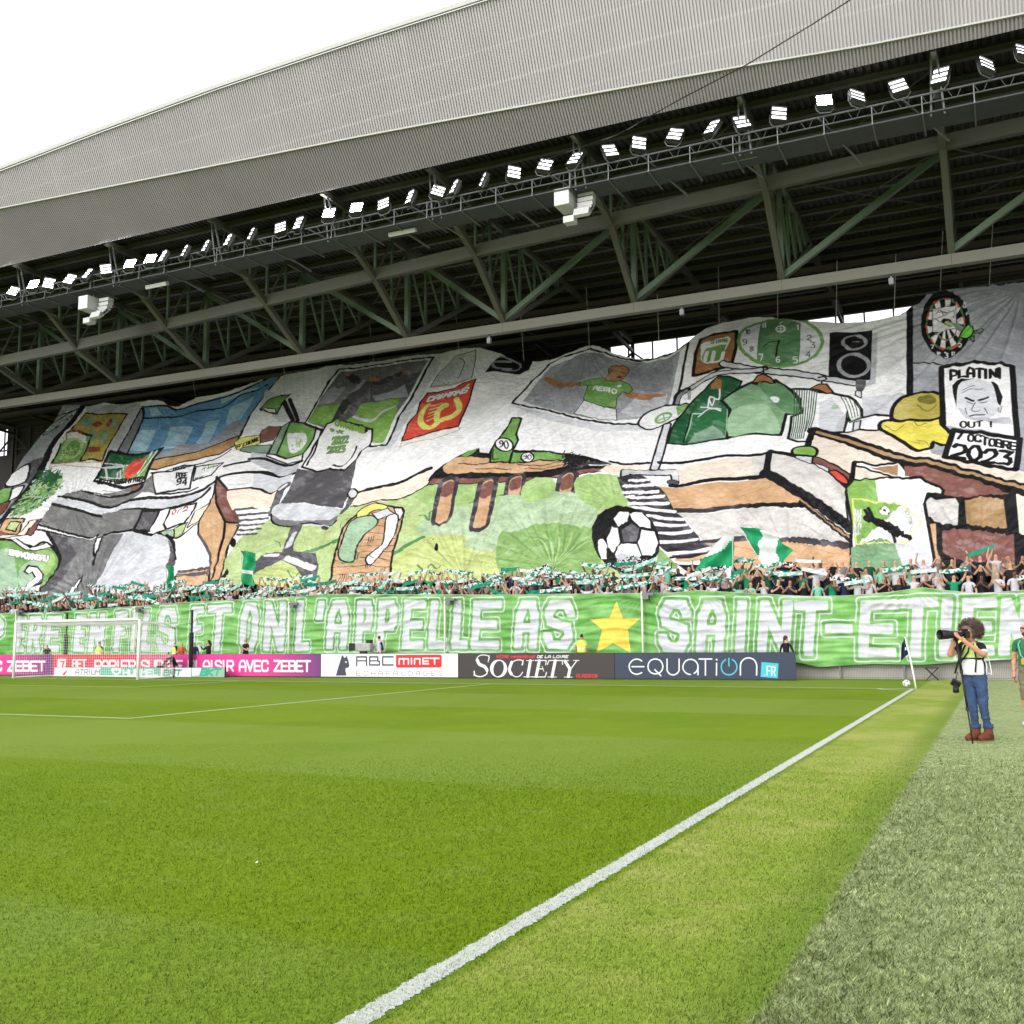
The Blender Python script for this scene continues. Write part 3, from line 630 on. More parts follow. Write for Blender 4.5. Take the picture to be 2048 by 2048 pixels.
['l', 'K', 8, [-4352, 1478, -14, -6, 18, -38, 13, 5]],
['l', 'K', 8, [-4357, 1453, 12, 5]],
['l', 'K', 8, [-4331, 1441, -17, 38, 30, -32, -17, 38]],
['l', 'K', 8, [-4314, 1448, -17, 39, 30, -33, -17, 38]],
['l', 'K', 8, [-4301, 1500, -13, -6, 17, -38, 14, 6]],
['l', 'K', 8, [-4305, 1475, 11, 5]],
['p', 'S2', 7, 'K', [-4392, 1366, 3, 36, 78, 12, 169, -16, 8, -81, -172, 23]],
['p', 'g4', 0, '', [-4284, 1344, 149, -37, 219, -110, 85, 31, 31, -127, -120, -27, -192, 106, -133, 73]],
['p', 'W', 9, 'K', [-4138, 1325, 188, -75, 106, 46, 24, -70, -95, -32, -218, 98]],
['p', 'S2', 9, 'K', [-4126, 1309, -18, 264, 60, 39, 30, -316]],
['p', 'G', 12, 'K', [-4080, 1608, 158, -39, 88, 31, 17, -176, -27, -128, -109, -45, -101, 45]],
['q', 'W2', 0, '', [-4049, 1487, 52, -1, 90, -5, 43, -65, -16, -69, -58, -42, -60, 72]],
['f', ['G', 'L'], 8, 24, 26, [-4016, 1467, 102, -7, 18, -83, -50, -36]],
['c', 'K', 18, [-4271, 1278, 135, -11, 219, -91, 101, 43]],
['c', 'K', 16, [-4157, 1135, 77, -15, 172, -58, 132, 56]],
['p', 'w3', 0, '', [-4149, 1122, 241, -69, 80, 37, 20, -82, -88, -102, -161, 50]],
['c', 'K', 15, [-4057, 956, 75, -15, 91, -36, 75, 97]],
['p', 'P', 0, '', [-4048, 939, 157, -43, 47, 76, 14, -169, -29, -48, -99, 22]],
['p', 'w3', 0, '', [-3136, 2124, 86, -73, -14, -251, -36, -314, -2, -300, -242, 39, 181, 23]],
['p', 'W', 15, 'K', [-3915, 2145, 308, -4, 278, -17, 192, 4, -9, -417, -26, -199, 9, -264, -132, 31, -644, 288, 11, 203]],
['p', 'g', 0, '', [-3878, 2105, 286, 0, 232, -15, 197, 5, -11, -394, -33, -155, 0, -254, -106, 28, -609, 259, 12, 204]],
['p', 'g2', 0, '', [-3477, 1939, 207, 7, 98, 28, -13, -271, -85, 0, -191, -12, -65, 179]],
['p', 'g3', 0, '', [-3915, 1745, 41, 109, 23, 75, 62, -58, 15, 44, 53, -41, -12, -76, -27, -64, -76, -10]],
['p', 'g3', 0, '', [-3298, 1798, 44, 52, 74, -133, -94, -6, -146, -12, -45, 53, 81, 16]],
['p', 'G2', 0, '', [-3914, 1719, 204, -19, 170, -129, -1, 126, 127, -14, 169, 23, 38, -160, 0, -254, -106, 28, -109, 131, -294, 67, -206, 61]],
['c', 'w2', 17, [-3550, 1579, 165, -65, 66, 72, 76, 35]],
['c', 'K2', 57, [-3687, 1528, 13, 94, 16, 87, 46, 23]],
['c', 'g2', 52, [-3628, 1570, 43, 52, 24, 71]],
['q', 'g2', 0, '', [-3668, 1756, 53, 83, 18, 91, 73, 15, 55, -39, -55, -67, 44, -130, -78, -24]],
['p', 'g3', 0, '', [-3602, 1837, 26, 97, -41, 15, -42, -164]],
['c', 'K2', 47, [-3652, 1924, -91, 89, -38, 32]],
['c', 'K2', 43, [-3494, 1872, 79, 24, 69, 49]],
['l', 'K2', 27, [-3355, 1939, 31, 33]],
['p', 'TB', 0, '', [-3772, 2056, 2, -5, -2, -5, -5, -2, -6, -1, -9, 1, -9, 2, -9, 4, -8, 5, -6, 6, -4, 6, -1, 5, 2, 4, 4, 3, 7, 1, 8, -1, 9, -2, 9, -4, 8, -6, 7, -5]],
['p', 'TB', 0, '', [-3257, 1986, 1, -4, -3, -5, -5, -4, -9, -3, -10, -1, -10, 0, -11, 2, -9, 3, -7, 4, -4, 4, -1, 5, 3, 5, 5, 4, 9, 2, 10, 2, 11, 0, 10, -2, 9, -3, 7, -4]],
['q', 'TB', 0, '', [-3583, 1935, 4, 31, 83, -8, 21, -39, -61, -1]],
['p', 'B', 0, '', [-3478, 1948, 1, -4, -2, -3, -3, -2, -5, -1, -7, 1, -7, 2, -7, 3, -6, 4, -5, 4, -3, 5, 0, 4, 1, 3, 4, 2, 5, 1, 7, -1, 7, -2, 7, -3, 6, -4, 4, -4]],
['p', 'w3', 5, 'K', [-2970, 2098, 155, 41, 55, -292, -139, -40, -145, -3, 11, 142, 44, 85]],
['p', 'g4', 0, '', [-3016, 1958, 49, 131, 80, 15, -16, -137, -44, -114, -89, -43]],
['c', 'G', 6, [-2975, 1844, 42, -31, 11, 28]],
['c', 'K2', 5, [-2869, 1869, -7, 170, -45, 40]],
['c', 'TB', 5, [-3051, 1795, 165, 2, 121, 51]],
['p', 'W', 5, 'T', [-3051, 1259, 116, 10, 242, 92, 20, -30, -152, -91, -143, -13, -69, -39]],
['p', 'R', 10, 'K', [-3045, 1737, 69, -5, 114, 28, 56, 44, 87, 18, 16, -204, 8, -253, -244, -85, -114, -16, -23, 163, 33, 100, -17, 110]],
['c', 'Y', 31, [-2798, 1635, 52, -94, -21, -80, -74, -43, -29, -57, -52, 8, -63, 71, -18, 101, 16, 55]],
['q', 'Y', 0, '', [-2899, 1468, 4, 98, 38, 36, 32, -34, -27, -37, -10, -27, 16, -72, 5, -69]],
['l', 'Y', 8, [-2931, 1432, 63, 31]],
['l', 'Y', 8, [-2939, 1469, 67, 28]],
['l', 'Y', 8, [-2947, 1507, 71, 25]],
['l', 'Y', 8, [-2955, 1545, 74, 21]],
['l', 'Y', 8, [-2963, 1583, 78, 18]],
['c', 'Y', 15, [-2852, 1702, 78, 37, 19, 33]],
['l', 'K2', 19, [-2979, 1684, 0, 8, -7, 3, -20, -4, -6, -11, 0, -30, 6, -8, 20, 4, 7, 6, 0, 7]],
['l', 'K2', 18, [-2970, 1649, 0, 35, 9, 16, 16, 3, 9, -13, -1, -34]],
['l', 'K2', 19, [-2970, 1670, 33, 6]],
['l', 'K2', 18, [-2923, 1658, 0, 50]],
['l', 'K2', 18, [-2902, 1663, 1, 49, 16, -24, 17, 31, -1, -50]],
['l', 'K2', 18, [-2860, 1671, 1, 35, 8, 16, 17, 3, 8, -13, -1, -34]],
['l', 'K2', 18, [-2859, 1692, 32, 6]],
['l', 'K2', 18, [-2818, 1680, 1, 49, 32, -43, 1, 49]],
['l', 'K2', 18, [-2742, 1734, -7, 8, -19, -4, -7, -11, 3, -10, 26, -3, 3, -10, -7, -11, -20, -4, -6, 9]],
['l', 'W', 13, [-2979, 1684, 0, 8, -7, 3, -20, -4, -6, -11, 0, -30, 6, -8, 20, 4, 7, 6, 0, 7]],
['l', 'W', 13, [-2970, 1649, 0, 35, 9, 16, 16, 3, 9, -13, -1, -34]],
['l', 'W', 13, [-2970, 1670, 33, 6]],
['l', 'W', 13, [-2923, 1658, 0, 50]],
['l', 'W', 13, [-2902, 1663, 1, 49, 16, -24, 17, 31, -1, -50]],
['l', 'W', 13, [-2860, 1671, 1, 35, 8, 16, 17, 3, 8, -13, -1, -34]],
['l', 'W', 13, [-2859, 1692, 32, 6]],
['l', 'W', 12, [-2818, 1680, 1, 49, 32, -43, 1, 49]],
['l', 'W', 12, [-2742, 1734, -7, 8, -19, -4, -7, -11, 3, -10, 26, -3, 3, -10, -7, -11, -20, -4, -6, 9]],
['p', 'K', 0, '', [-2675, 1891, 15, 88, 53, 73, 188, -78, 62, -13, -4, -88, -54, -48, -67, 27, -120, 39]],
['c', 'g3', 14, [-2496, 1900, -108, 29, -44, 44, 23, 21, 105, -14]],
['c', 'g3', 10, [-2610, 2045, 96, -51, 77, -61, -12, -57, -106, 24]],
['p', 'P', 0, '', [-3213, 847, 144, 22, 135, 25, 179, 94, 38, -140, -137, -81, -134, -22, -133, -29, -71, -6, -35, 46]],
['c', 'K', 20, [-3213, 847, 142, 25, 136, 25, 184, 93]],
['c', 'K', 9, [-2722, 849, -132, -82, -167, -13, -117, -43, -61, 4]],
['p', 'K', 0, '', [-2734, 881, 15, 71, 43, 63, 137, 89, 288, -20, 221, -42, 185, -60, 250, -101, -52, -50, -190, -46, -330, 20, -519, 58]],
['q', 'T', 0, '', [-2666, 1002, 77, 58, 80, -16, 137, -30, 188, -36, 152, 11, 137, -42, 77, -73, -162, -15, -207, 10, -242, 43, -186, 12]],
['c', 'K2', 7, [-2569, 1002, 138, -29, 69, 9]],
['c', 'K2', 6, [-2437, 937, 109, -7, 133, -32]],
['c', 'K2', 6, [-2173, 941, 145, -30, 132, 7]],
['c', 'K2', 6, [-2109, 897, 124, -20, 114, 9]],
['p', 'G', 0, '', [-2574, 1071, 45, 32, 73, 3, -26, -35, -49, -18]],
['p', 'W2', 0, '', [-2454, 1099, 72, 3, -5, -43, -58, 11]],
['f', ['K', 'K2', 'G'], 6, 28, 50, [-1883, 999, 123, -98, 151, -30, -79, -35, -122, 3]],
['p', 'B', 7, 'K', [-2727, 850, 13, 53, 537, -65, 257, -49, 116, 26, 200, 33, -8, -33, -189, -45, -363, 23]],
['l', 'K2', 104, [-2578, 833, 65, -293]],
['l', 'K2', 100, [-2312, 798, 69, -346]],
['l', 'K2', 98, [-2137, 802, 41, -206]],
['l', 'K2', 93, [-1812, 766, 26, -257]],
['l', 'T', 58, [-2578, 833, 71, -305]],
['l', 'B', 58, [-2574, 821, 14, -66]],
['l', 'T', 56, [-2312, 798, 69, -346]],
['l', 'B', 56, [-2308, 786, 14, -77]],
['l', 'T', 54, [-2137, 802, 41, -206]],
['l', 'B', 54, [-2133, 790, 7, -41]],
['l', 'T', 52, [-1812, 766, 26, -257]],
['l', 'B', 52, [-1809, 754, 4, -54]],
['p', 'G', 9, 'K', [-2237, 1061, 92, -12, 135, -20, 140, -54, 32, -60, -196, 45, -92, -10, -99, 13]],
['p', 'W', 0, '', [-2083, 993, 2, -14, -3, -11, -6, -9, -10, -5, -12, -1, -13, 4, -13, 8, -12, 11, -10, 13, -6, 14, -2, 14, 2, 12, 6, 9, 10, 5, 13, 0, 13, -4, 13, -8, 12, -11, 10, -13]],
['l', 'K', 9, [-2083, 993, 2, -14, -3, -11, -6, -9, -10, -5, -12, -1, -13, 4, -13, 8, -12, 11, -10, 13, -6, 14, -2, 14, 2, 12, 6, 9, 10, 5, 13, 0, 13, -4, 13, -8, 12, -11, 10, -13, 6, -14]],
['l', 'K', 5, [-2141, 982, 12, 6, -1, 18, -9, 12, -11, 2, -2, -9, 7, -10, 15, -2]],
['l', 'K', 5, [-2110, 978, -9, 12, -5, 15, 4, 11, 8, -1, 10, -12, 4, -15, -3, -11, -9, 1]],
['p', 'G', 11, 'K', [-2326, 1368, 67, -19, 9, -148, 21, -41, -11, -73, 9, -117, -125, 15, -20, 107, 12, 62, 18, 61, 18, 61]],
['p', 'W', 0, '', [-2250, 1119, 2, -16, -4, -14, -9, -11, -14, -5, -17, -1, -18, 6, -19, 9, -17, 14, -13, 17, -8, 17, -2, 17, 3, 14, 9, 11, 14, 5, 18, 0, 19, -5, 18, -10, 17, -14, 13, -17]],
['l', 'K', 9, [-2250, 1119, 2, -16, -4, -14, -9, -11, -14, -5, -17, -1, -18, 6, -19, 9, -17, 14, -13, 17, -8, 17, -2, 17, 3, 14, 9, 11, 14, 5, 18, 0, 19, -5, 18, -10, 17, -14, 13, -17, 8, -17]],
['l', 'K', 7, [-2326, 1104, 13, 9, -4, 27, -12, 18, -12, 1, 0, -13, 9, -14, 16, -3]],
['l', 'K', 7, [-2291, 1100, -12, 17, -6, 22, 2, 16, 9, -2, 12, -17, 7, -22, -2, -16, -10, 2]],
['c', 'K', 6, [-2362, 1091, 17, -83, 35, 2]],
['f', ['K', 'K2', 'K'], 9, 57, 90, [-1911, 1006, 115, -62, 67, -77, -52, -51, -73, 66]],
['c', 'K2', 18, [-1770, 838, 63, 37, 104, -1]],
['l', 'W2', 6, [-1711, 859, 101, 10]],
['p', 'w3', 0, '', [-2357, 1493, 219, -90, 389, -164, 252, -27, 16, -39, -257, 14, -381, 148]],
['p', 'W', 12, 'K', [-2368, 1516, 60, 234, 81, 156, 83, 45, 98, 23, 76, 13, 108, -53, 106, -73, 144, -59, 172, -1, 115, 80, 0, -267, -10, -256, -164, -134, -167, 17, -182, 57, -298, 136]],
['p', 'g3', 0, '', [-2309, 1537, 41, 206, 53, 134, 125, 47, 132, 31, 124, -63, 132, -75, 138, -39, 129, -6, 71, 54, -1, -217, -8, -219, -167, -122, -133, 2, -179, 48, -299, 134]],
['q', 'g5', 0, '', [-2090, 1924, 132, 31, 124, -63, -4, -107, -146, -69, -104, -92, -95, 116]],
['q', 'g5', 0, '', [-1693, 1770, 186, -66, 98, 62, 18, -245, -162, -22, -113, 141]],
['p', 'g4', 0, '', [-1562, 1462, 171, 7, -10, -125, -150, -62, -94, 53]],
['c', 'TB', 34, [-2181, 1733, 57, -39, 70, -23, 82, -2]],
['p', 'TB', 0, '', [-2163, 1735, 0, -8, -4, -4, -8, -3, -10, 1, -11, 4, -12, 6, -11, 8, -9, 10, -7, 9, -3, 9, 1, 7, 4, 5, 8, 3, 9, -1, 12, -4, 12, -6, 11, -9, 9, -9, 6, -10]],
['c', 'TB', 34, [-1637, 1501, 76, -46, 68, -6]],
['l', 'TB', 18, [-1502, 1451, 88, 12]],
['p', 'W2', 4, 'K', [-1902, 1489, 152, -98, 75, -26, 24, -98, -109, 21, -174, 79]],
['p', 'G', 4, 'K', [-1981, 1687, 74, 11, 82, -10, 66, -57, 73, -17, 51, -40, 32, -53, -20, -29, -41, 14, -22, -48, 7, -82, -71, 17, -100, 61, -56, 42, -4, 136, -59, 22]],
['q', 'TB', 4, 'K', [-1807, 1668, 14, 38, -13, 59, 21, 24, 74, -16, 39, -38, 2, -53, -20, -51, -40, -16, -49, 27]],
['p', 'K2', 0, '', [-1694, 1657, 0, -4, -2, -3, -4, -2, -5, -1, -6, 1, -6, 1, -6, 3, -5, 4, -4, 4, -1, 4, 0, 4, 2, 3, 4, 2, 5, 1, 6, -1, 6, -2, 6, -2, 5, -4, 4, -4]],
['l', 'K2', 5, [-1778, 1756, -13, -22]],
['l', 'K2', 6, [-1716, 1712, 29, -13]],
['l', 'K2', 6, [-1755, 1734, 29, -13]],
['l', 'W', 8, [-1861, 1576, -3, 25, 5, 7, 15, -7, 8, -14, 4, -25]],
['l', 'W', 8, [-1863, 1591, 29, -14]],
['l', 'W', 7, [-1800, 1580, -28, 14, 4, -36, 28, -13]],
['l', 'W', 7, [-1826, 1576, 24, -12]],
['l', 'W', 7, [-1763, 1556, -6, 9, -17, 9, -5, -5, 4, -9, 23, -17, 4, -9, -5, -4, -16, 8, -7, 10]],
['l', 'W', 7, [-1747, 1522, -5, 35]],
['l', 'W', 7, [-1722, 1509, -8, 13, -2, 17, 6, 6, 14, -7, 8, -12, 2, -18, -6, -5, -14, 6]],
['p', 'W2', 0, '', [-1682, 1565, 0, -3, -1, -4, -3, -2, -3, -1, -4, 0, -4, 2, -4, 2, -4, 3, -3, 4, -1, 4, 0, 4, 1, 3, 2, 2, 4, 1, 4, 0, 4, -1, 4, -3, 4, -3, 2, -4]],
['p', 'TB2', 16, 'K', [-1254, 1897, 97, 23, 114, -1, 11, -151, -15, -131, -116, -29, -98, -13, -6, 169]],
['q', 'W', 0, '', [-1230, 1853, 144, 23, 7, -57, -22, -77, -7, -66, -106, 9, -25, 114]],
['p', 'G', 0, '', [-1207, 1806, 113, 10, -5, -88, -26, -45, -89, 2, -16, 51]],
['l', 'G', 5, [-1176, 1859, -2, 6, -5, 0, -2, -5, 2, -6, 7, -4, 1, -6, -1, -5, -6, 0, -2, 6]],
['l', 'G', 5, [-1174, 1864, 8, 0]],
['l', 'G', 5, [-1170, 1864, 2, -25]],
['l', 'G', 5, [-1147, 1863, -9, 0, 2, -25, 9, -1]],
['l', 'G', 5, [-1155, 1851, 7, -1]],
['l', 'G', 5, [-1145, 1863, 9, -1]],
['l', 'G', 5, [-1141, 1862, 2, -25]],
['l', 'G', 5, [-1131, 1837, -2, 25]],
['l', 'G', 5, [-1119, 1861, -8, 1, 2, -26, 8, 0]],
['l', 'G', 5, [-1126, 1849, 7, 0]],
['l', 'G', 5, [-1115, 1836, -1, 25, 10, -26, -2, 26]],
['l', 'G', 5, [-1104, 1835, -1, 26, 10, -26, -2, 25]],
['l', 'G', 5, [-1086, 1859, -9, 1, 2, -25, 8, -1]],
['l', 'G', 5, [-1094, 1847, 7, 0]],
['l', 'W', 18, [-1204, 1699, 5, 71]],
['l', 'W', 18, [-1162, 1690, 4, 71]],
['l', 'W', 17, [-1108, 1679, 5, 70]],
['p', 'W2', 0, '', [-553, 1726, -7, -59, -28, -47, -46, -33, -61, -14, -70, 5, -73, 24, -68, 42, -58, 56, -42, 64, -19, 68, 4, 63, 28, 51, 50, 35, 66, 14, 74, -8, 75, -28, 69, -46, 55, -59, 36, -64]],
['l', 'G', 15, [-553, 1726, -7, -59, -28, -47, -46, -33, -61, -14, -70, 5, -73, 24, -68, 42, -58, 56, -42, 64, -19, 68, 4, 63, 28, 51, 50, 35, 66, 14, 74, -8, 75, -28, 69, -46, 55, -59, 36, -64, 15, -64]],
['p', 'SG', 0, '', [-913, 1977, 72, 10, 93, -26, 69, -64, 9, -187, -2, -141, -113, 16, -121, 70, -5, 170]],
['p', 'W', 0, '', [-760, 1876, 0, -11, -4, -9, -6, -7, -8, -3, -9, 1, -10, 4, -9, 7, -8, 10, -5, 11, -3, 12, 1, 11, 3, 9, 6, 7, 8, 3, 10, 0, 10, -4, 9, -8, 7, -9, 6, -12]],
['p', 'SG', 0, '', [-771, 1879, 0, -7, -2, -5, -4, -4, -6, -2, -6, 0, -6, 3, -6, 4, -5, 6, -3, 7, -2, 7, 0, 7, 3, 6, 4, 4, 5, 2, 6, -1, 7, -2, 5, -5, 5, -6, 4, -7]],
['l', 'W', 5, [-794, 1921, 7, -74]],
['l', 'W', 4, [-818, 1890, 55, -13]],
['l', 'W', 6, [-801, 1942, 13, 13]],
['l', 'W', 6, [-901, 1968, 1, 10, 5, -46]],
['l', 'W', 6, [-888, 1964, 2, 11, 5, -46]],
['l', 'W', 5, [-700, 1880, 7, 9, 3, -45]],
['l', 'g2', 5, [-637, 1780, 3, 10, 13, -3, 5, -12, -1, -11, -18, -17, 21, -5]],
['l', 'g2', 5, [-616, 1732, 21, -4, -10, -15, 9, -6, 3, -14, -4, -7, -16, 3]],
['l', 'g2', 5, [-617, 1616, -3, 42, -15, -26, 21, -4]],
['l', 'W', 5, [-682, 1627, -21, 4, 2, -19, 16, -1, 5, -11, -3, -14, -16, 3]],
['l', 'W', 5, [-782, 1658, -12, -1, -4, -20, 6, -18, 12, -3, 3, 12, -5, 10, -14, 1]],
['l', 'W', 5, [-897, 1695, 22, -5, -9, -40]],
['l', 'g2', 5, [-941, 1745, -10, 12, 8, 10, 10, -14, -8, -8, -9, -9, 12, -14, 10, 9, -13, 14]],
['l', 'g2', 5, [-991, 1788, 15, 5, 2, 22, -8, 15, -12, 2, -3, -10, 6, -12, 16, -4]],
['l', 'g2', 6, [-988, 1916, 1, 11, 5, -47]],
['l', 'g2', 5, [-972, 1878, -5, 15, -2, 18, 2, 13, 5, -1, 6, -15, 2, -18, -3, -13, -5, 1]],
['c', 'K', 5, [-792, 1775, -51, 3, -32, -31]],
['l', 'K', 8, [-792, 1775, -9, -109]],
['p', 'K', 0, '', [-784, 1773, 0, -3, -1, -3, -2, -2, -2, -1, -2, 0, -3, 1, -2, 2, -2, 3, -2, 3, 0, 4, 0, 3, 1, 3, 1, 2, 2, 1, 3, 0, 2, -1, 3, -2, 2, -3, 1, -4]],
['p', 'g4', 0, '', [-299, 1738, 31, -7, -2, -389, -61, -29, 32, 62]],
['p', 'K', 0, '', [-517, 1781, 222, -24, -3, -385, -213, 55]],
['p', 'K', 0, '', [-326, 1670, -2, -15, -8, -12, -13, -8, -16, -3, -18, 1, -18, 7, -17, 10, -14, 15, -10, 16, -3, 16, 2, 15, 8, 13, 13, 8, 16, 3, 19, -1, 18, -7, 17, -11, 14, -14, 9, -17]],
['l', 'g3', 14, [-326, 1670, -2, -15, -8, -12, -13, -8, -16, -3, -18, 1, -18, 7, -17, 10, -14, 15, -10, 16, -3, 16, 2, 15, 8, 13, 13, 8, 16, 3, 19, -1, 18, -7, 17, -11, 14, -14, 9, -17, 3, -16]],
['p', 'K', 0, '', [-307, 1494, -2, -26, -10, -21, -16, -15, -21, -8, -23, 1, -24, 9, -22, 16, -18, 22, -13, 26, -5, 28, 2, 26, 10, 22, 17, 15, 21, 8, 24, -1, 24, -9, 22, -17, 18, -23, 12, -26]],
['l', 'g3', 16, [-307, 1494, -2, -26, -10, -21, -16, -15, -21, -8, -23, 1, -24, 9, -22, 16, -18, 22, -13, 26, -5, 28, 2, 26, 10, 22, 17, 15, 21, 8, 24, -1, 24, -9, 22, -17, 18, -23, 12, -26, 4, -27]],
['l', 'g3', 4, [-395, 1686, 33, -3]],
['p', 'g3', 0, '', [-100, 2066, 771, 33, -140, -1660, -492, 157, -131, 359]],
['p', 'w2', 0, '', [-337, 1261, 236, -43, 1, -164, -223, 36]],
['l', 'K', 25, [-108, 2021, 1, -478, 1, -324]],
['c', 'K', 7, [-96, 1453, 54, -9, 89, -30]],
['p', 'K', 0, '', [183, 1691, -7, -81, -19, -70, -26, -51, -33, -30, -35, -5, -36, 20, -32, 44, -26, 64, -17, 79, -6, 86, 5, 86, 18, 75, 27, 57, 35, 32, 39, 4, 37, -24, 33, -50, 25, -70, 15, -81]],
['p', 'K', 0, '', [85, 1714, 74, -18, -6, -64, -69, 69]],
['p', 'DG', 0, '', [153, 1698, 7, -2, -6, -65, -7, 7]],
['p', 'DG', 0, '', [119, 1706, 6, -2, -4, -41, -5, 6]],
['p', 'W', 0, '', [84, 1701, 69, -69, -15, -55, -57, 112]],
['p', 'R', 0, '', [147, 1638, 7, -7, -15, -55, -5, 11]],
['p', 'R', 0, '', [116, 1669, 5, -6, -9, -35, -4, 10]],
['p', 'K', 0, '', [81, 1689, 57, -112, -21, -41, -40, 145]],
['p', 'DG', 0, '', [134, 1587, 5, -11, -21, -42, -4, 14]],
['p', 'DG', 0, '', [108, 1638, 4, -10, -13, -26, -3, 12]],
['p', 'W', 0, '', [77, 1681, 40, -145, -25, -23, -21, 163]],
['p', 'R', 0, '', [114, 1548, 4, -14, -26, -24, -2, 17]],
['p', 'R', 0, '', [96, 1614, 3, -12, -17, -15, -1, 13]],
['p', 'K', 0, '', [71, 1676, 21, -163, -29, -4, 2, 166]],
['p', 'DG', 0, '', [90, 1527, 2, -17, -29, -4, 1, 17]],
['p', 'DG', 0, '', [81, 1600, 1, -13, -18, -3, 0, 14]],
['p', 'W', 0, '', [65, 1675, -2, -166, -28, 16, 25, 154]],
['p', 'R', 0, '', [64, 1523, -1, -17, -28, 17, 2, 15]],
['p', 'R', 0, '', [64, 1598, 0, -14, -18, 11, 2, 13]],
['p', 'K', 0, '', [60, 1679, -25, -154, -25, 35, 44, 126]],
['p', 'DG', 0, '', [37, 1538, -2, -15, -26, 35, 4, 13]],
['p', 'DG', 0, '', [48, 1608, -2, -13, -16, 22, 4, 11]],
['p', 'W', 0, '', [54, 1686, -44, -126, -21, 51, 61, 86]],
['p', 'R', 0, '', [13, 1571, -4, -13, -21, 52, 6, 8]],
['p', 'R', 0, '', [34, 1628, -4, -11, -13, 33, 5, 7]],
['p', 'K', 0, '', [50, 1697, -61, -86, -13, 62, 72, 36]],
['p', 'DG', 0, '', [-6, 1618, -6, -8, -13, 63, 7, 3]],
['p', 'DG', 0, '', [22, 1657, -5, -7, -8, 40, 6, 3]],
['p', 'W', 0, '', [48, 1709, -72, -36, -5, 68, 76, -18]],
['p', 'R', 0, '', [-18, 1676, -7, -3, -5, 68, 8, -1]],
['p', 'R', 0, '', [15, 1693, -6, -3, -3, 43, 7, -2]],
['p', 'K', 0, '', [47, 1723, -76, 18, 5, 67, 72, -72]],
['p', 'DG', 0, '', [-22, 1740, -8, 1, 5, 68, 7, -7]],
['p', 'DG', 0, '', [13, 1731, -7, 2, 3, 42, 6, -6]],
['p', 'W', 0, '', [48, 1736, -72, 72, 14, 59, 61, -119]],
['p', 'R', 0, '', [-18, 1802, -7, 7, 14, 60, 6, -13]],
['p', 'R', 0, '', [15, 1769, -6, 6, 9, 37, 5, -10]],
['p', 'K', 0, '', [51, 1748, -61, 119, 22, 44, 43, -154]],
['p', 'DG', 0, '', [-5, 1856, -6, 13, 22, 45, 4, -16]],
['p', 'DG', 0, '', [23, 1802, -5, 10, 14, 28, 4, -14]],
['p', 'W', 0, '', [55, 1757, -43, 154, 27, 25, 22, -174]],
['p', 'R', 0, '', [15, 1898, -4, 16, 28, 25, 2, -18]],
['p', 'R', 0, '', [36, 1826, -4, 14, 17, 15, 2, -14]],
['p', 'K', 0, '', [61, 1762, -22, 174, 30, 4, -2, -178]],
['p', 'DG', 0, '', [41, 1921, -2, 18, 30, 4, 0, -19]],
['p', 'DG', 0, '', [51, 1841, -2, 14, 19, 3, 0, -15]],
['p', 'W', 0, '', [67, 1762, 2, 178, 29, -19, -26, -162]],
['p', 'R', 0, '', [69, 1924, 0, 19, 30, -20, -3, -16]],
['p', 'R', 0, '', [68, 1843, 0, 15, 18, -12, -2, -14]],
['p', 'K', 0, '', [72, 1759, 26, 162, 26, -39, -46, -131]],
['p', 'DG', 0, '', [96, 1907, 3, 16, 26, -39, -5, -13]],
['p', 'DG', 0, '', [84, 1832, 2, 14, 17, -24, -4, -11]],
['p', 'W', 0, '', [78, 1751, 46, 131, 20, -54, -62, -87]],
['p', 'R', 0, '', [120, 1871, 5, 13, 20, -55, -6, -9]],
['p', 'R', 0, '', [99, 1811, 4, 11, 12, -34, -5, -8]],
['p', 'K', 0, '', [82, 1741, 62, 87, 12, -64, -72, -36]],
['p', 'DG', 0, '', [139, 1820, 6, 9, 12, -65, -7, -3]],
['p', 'DG', 0, '', [110, 1780, 5, 8, 8, -41, -6, -3]],
['p', 'W', 0, '', [84, 1728, 72, 36, 3, -68, -74, 18]],
['p', 'R', 0, '', [150, 1761, 7, 3, 3, -68, -7, 2]],
['p', 'R', 0, '', [117, 1744, 6, 3, 2, -43, -6, 2]],
['l', 'W2', 4, [25, 1497, 1, 6, 0, -24]],
['l', 'W2', 4, [31, 1478, 5, 3, 2, 12, -2, 8, -4, 1, -2, -6, 2, -6, 5, -1]],
['l', 'W2', 4, [60, 1488, 14, -3, -7, -8, 5, -4, 1, -8, -3, -4, -10, 2]],
['l', 'W2', 4, [92, 1491, 2, 6, -1, -24]],
['l', 'W2', 4, [98, 1496, 7, -1, -5, -24]],
['l', 'W2', 4, [-4, 1560, 13, -3, -9, -23]],
['l', 'W2', 4, [124, 1553, 3, 6, 8, -2, 2, -7, -1, -5, -12, -10, 13, -3]],
['l', 'W2', 4, [179, 1791, -8, -1, -4, -12, 2, -11, 8, -2, 3, 7, -2, 6, -10, 1]],
['l', 'W2', 4, [158, 1864, 2, 6, -1, -27]],
['l', 'W2', 4, [164, 1869, 7, -2, -4, -10, 3, -3, 1, -8, -2, -5, -6, 1]],
['l', 'W2', 4, [154, 1850, 1, 6, 0, -27]],
['l', 'W2', 4, [167, 1853, -8, 2, 0, -12, 6, 0, 2, -7, -2, -9, -6, 1]],
['p', 'W', 3, 'g2', [5, 1875, 114, -14, 0, -184, -50, -17, -65, 22]],
['c', 'g2', 3, [20, 1833, 24, 17, 15, -41]],
['c', 'g2', 3, [83, 1840, 27, -22, -5, -50]],
['l', 'g2', 3, [20, 1774, 69, -46]],
['l', 'K2', 4, [36, 1837, 51, -8]],
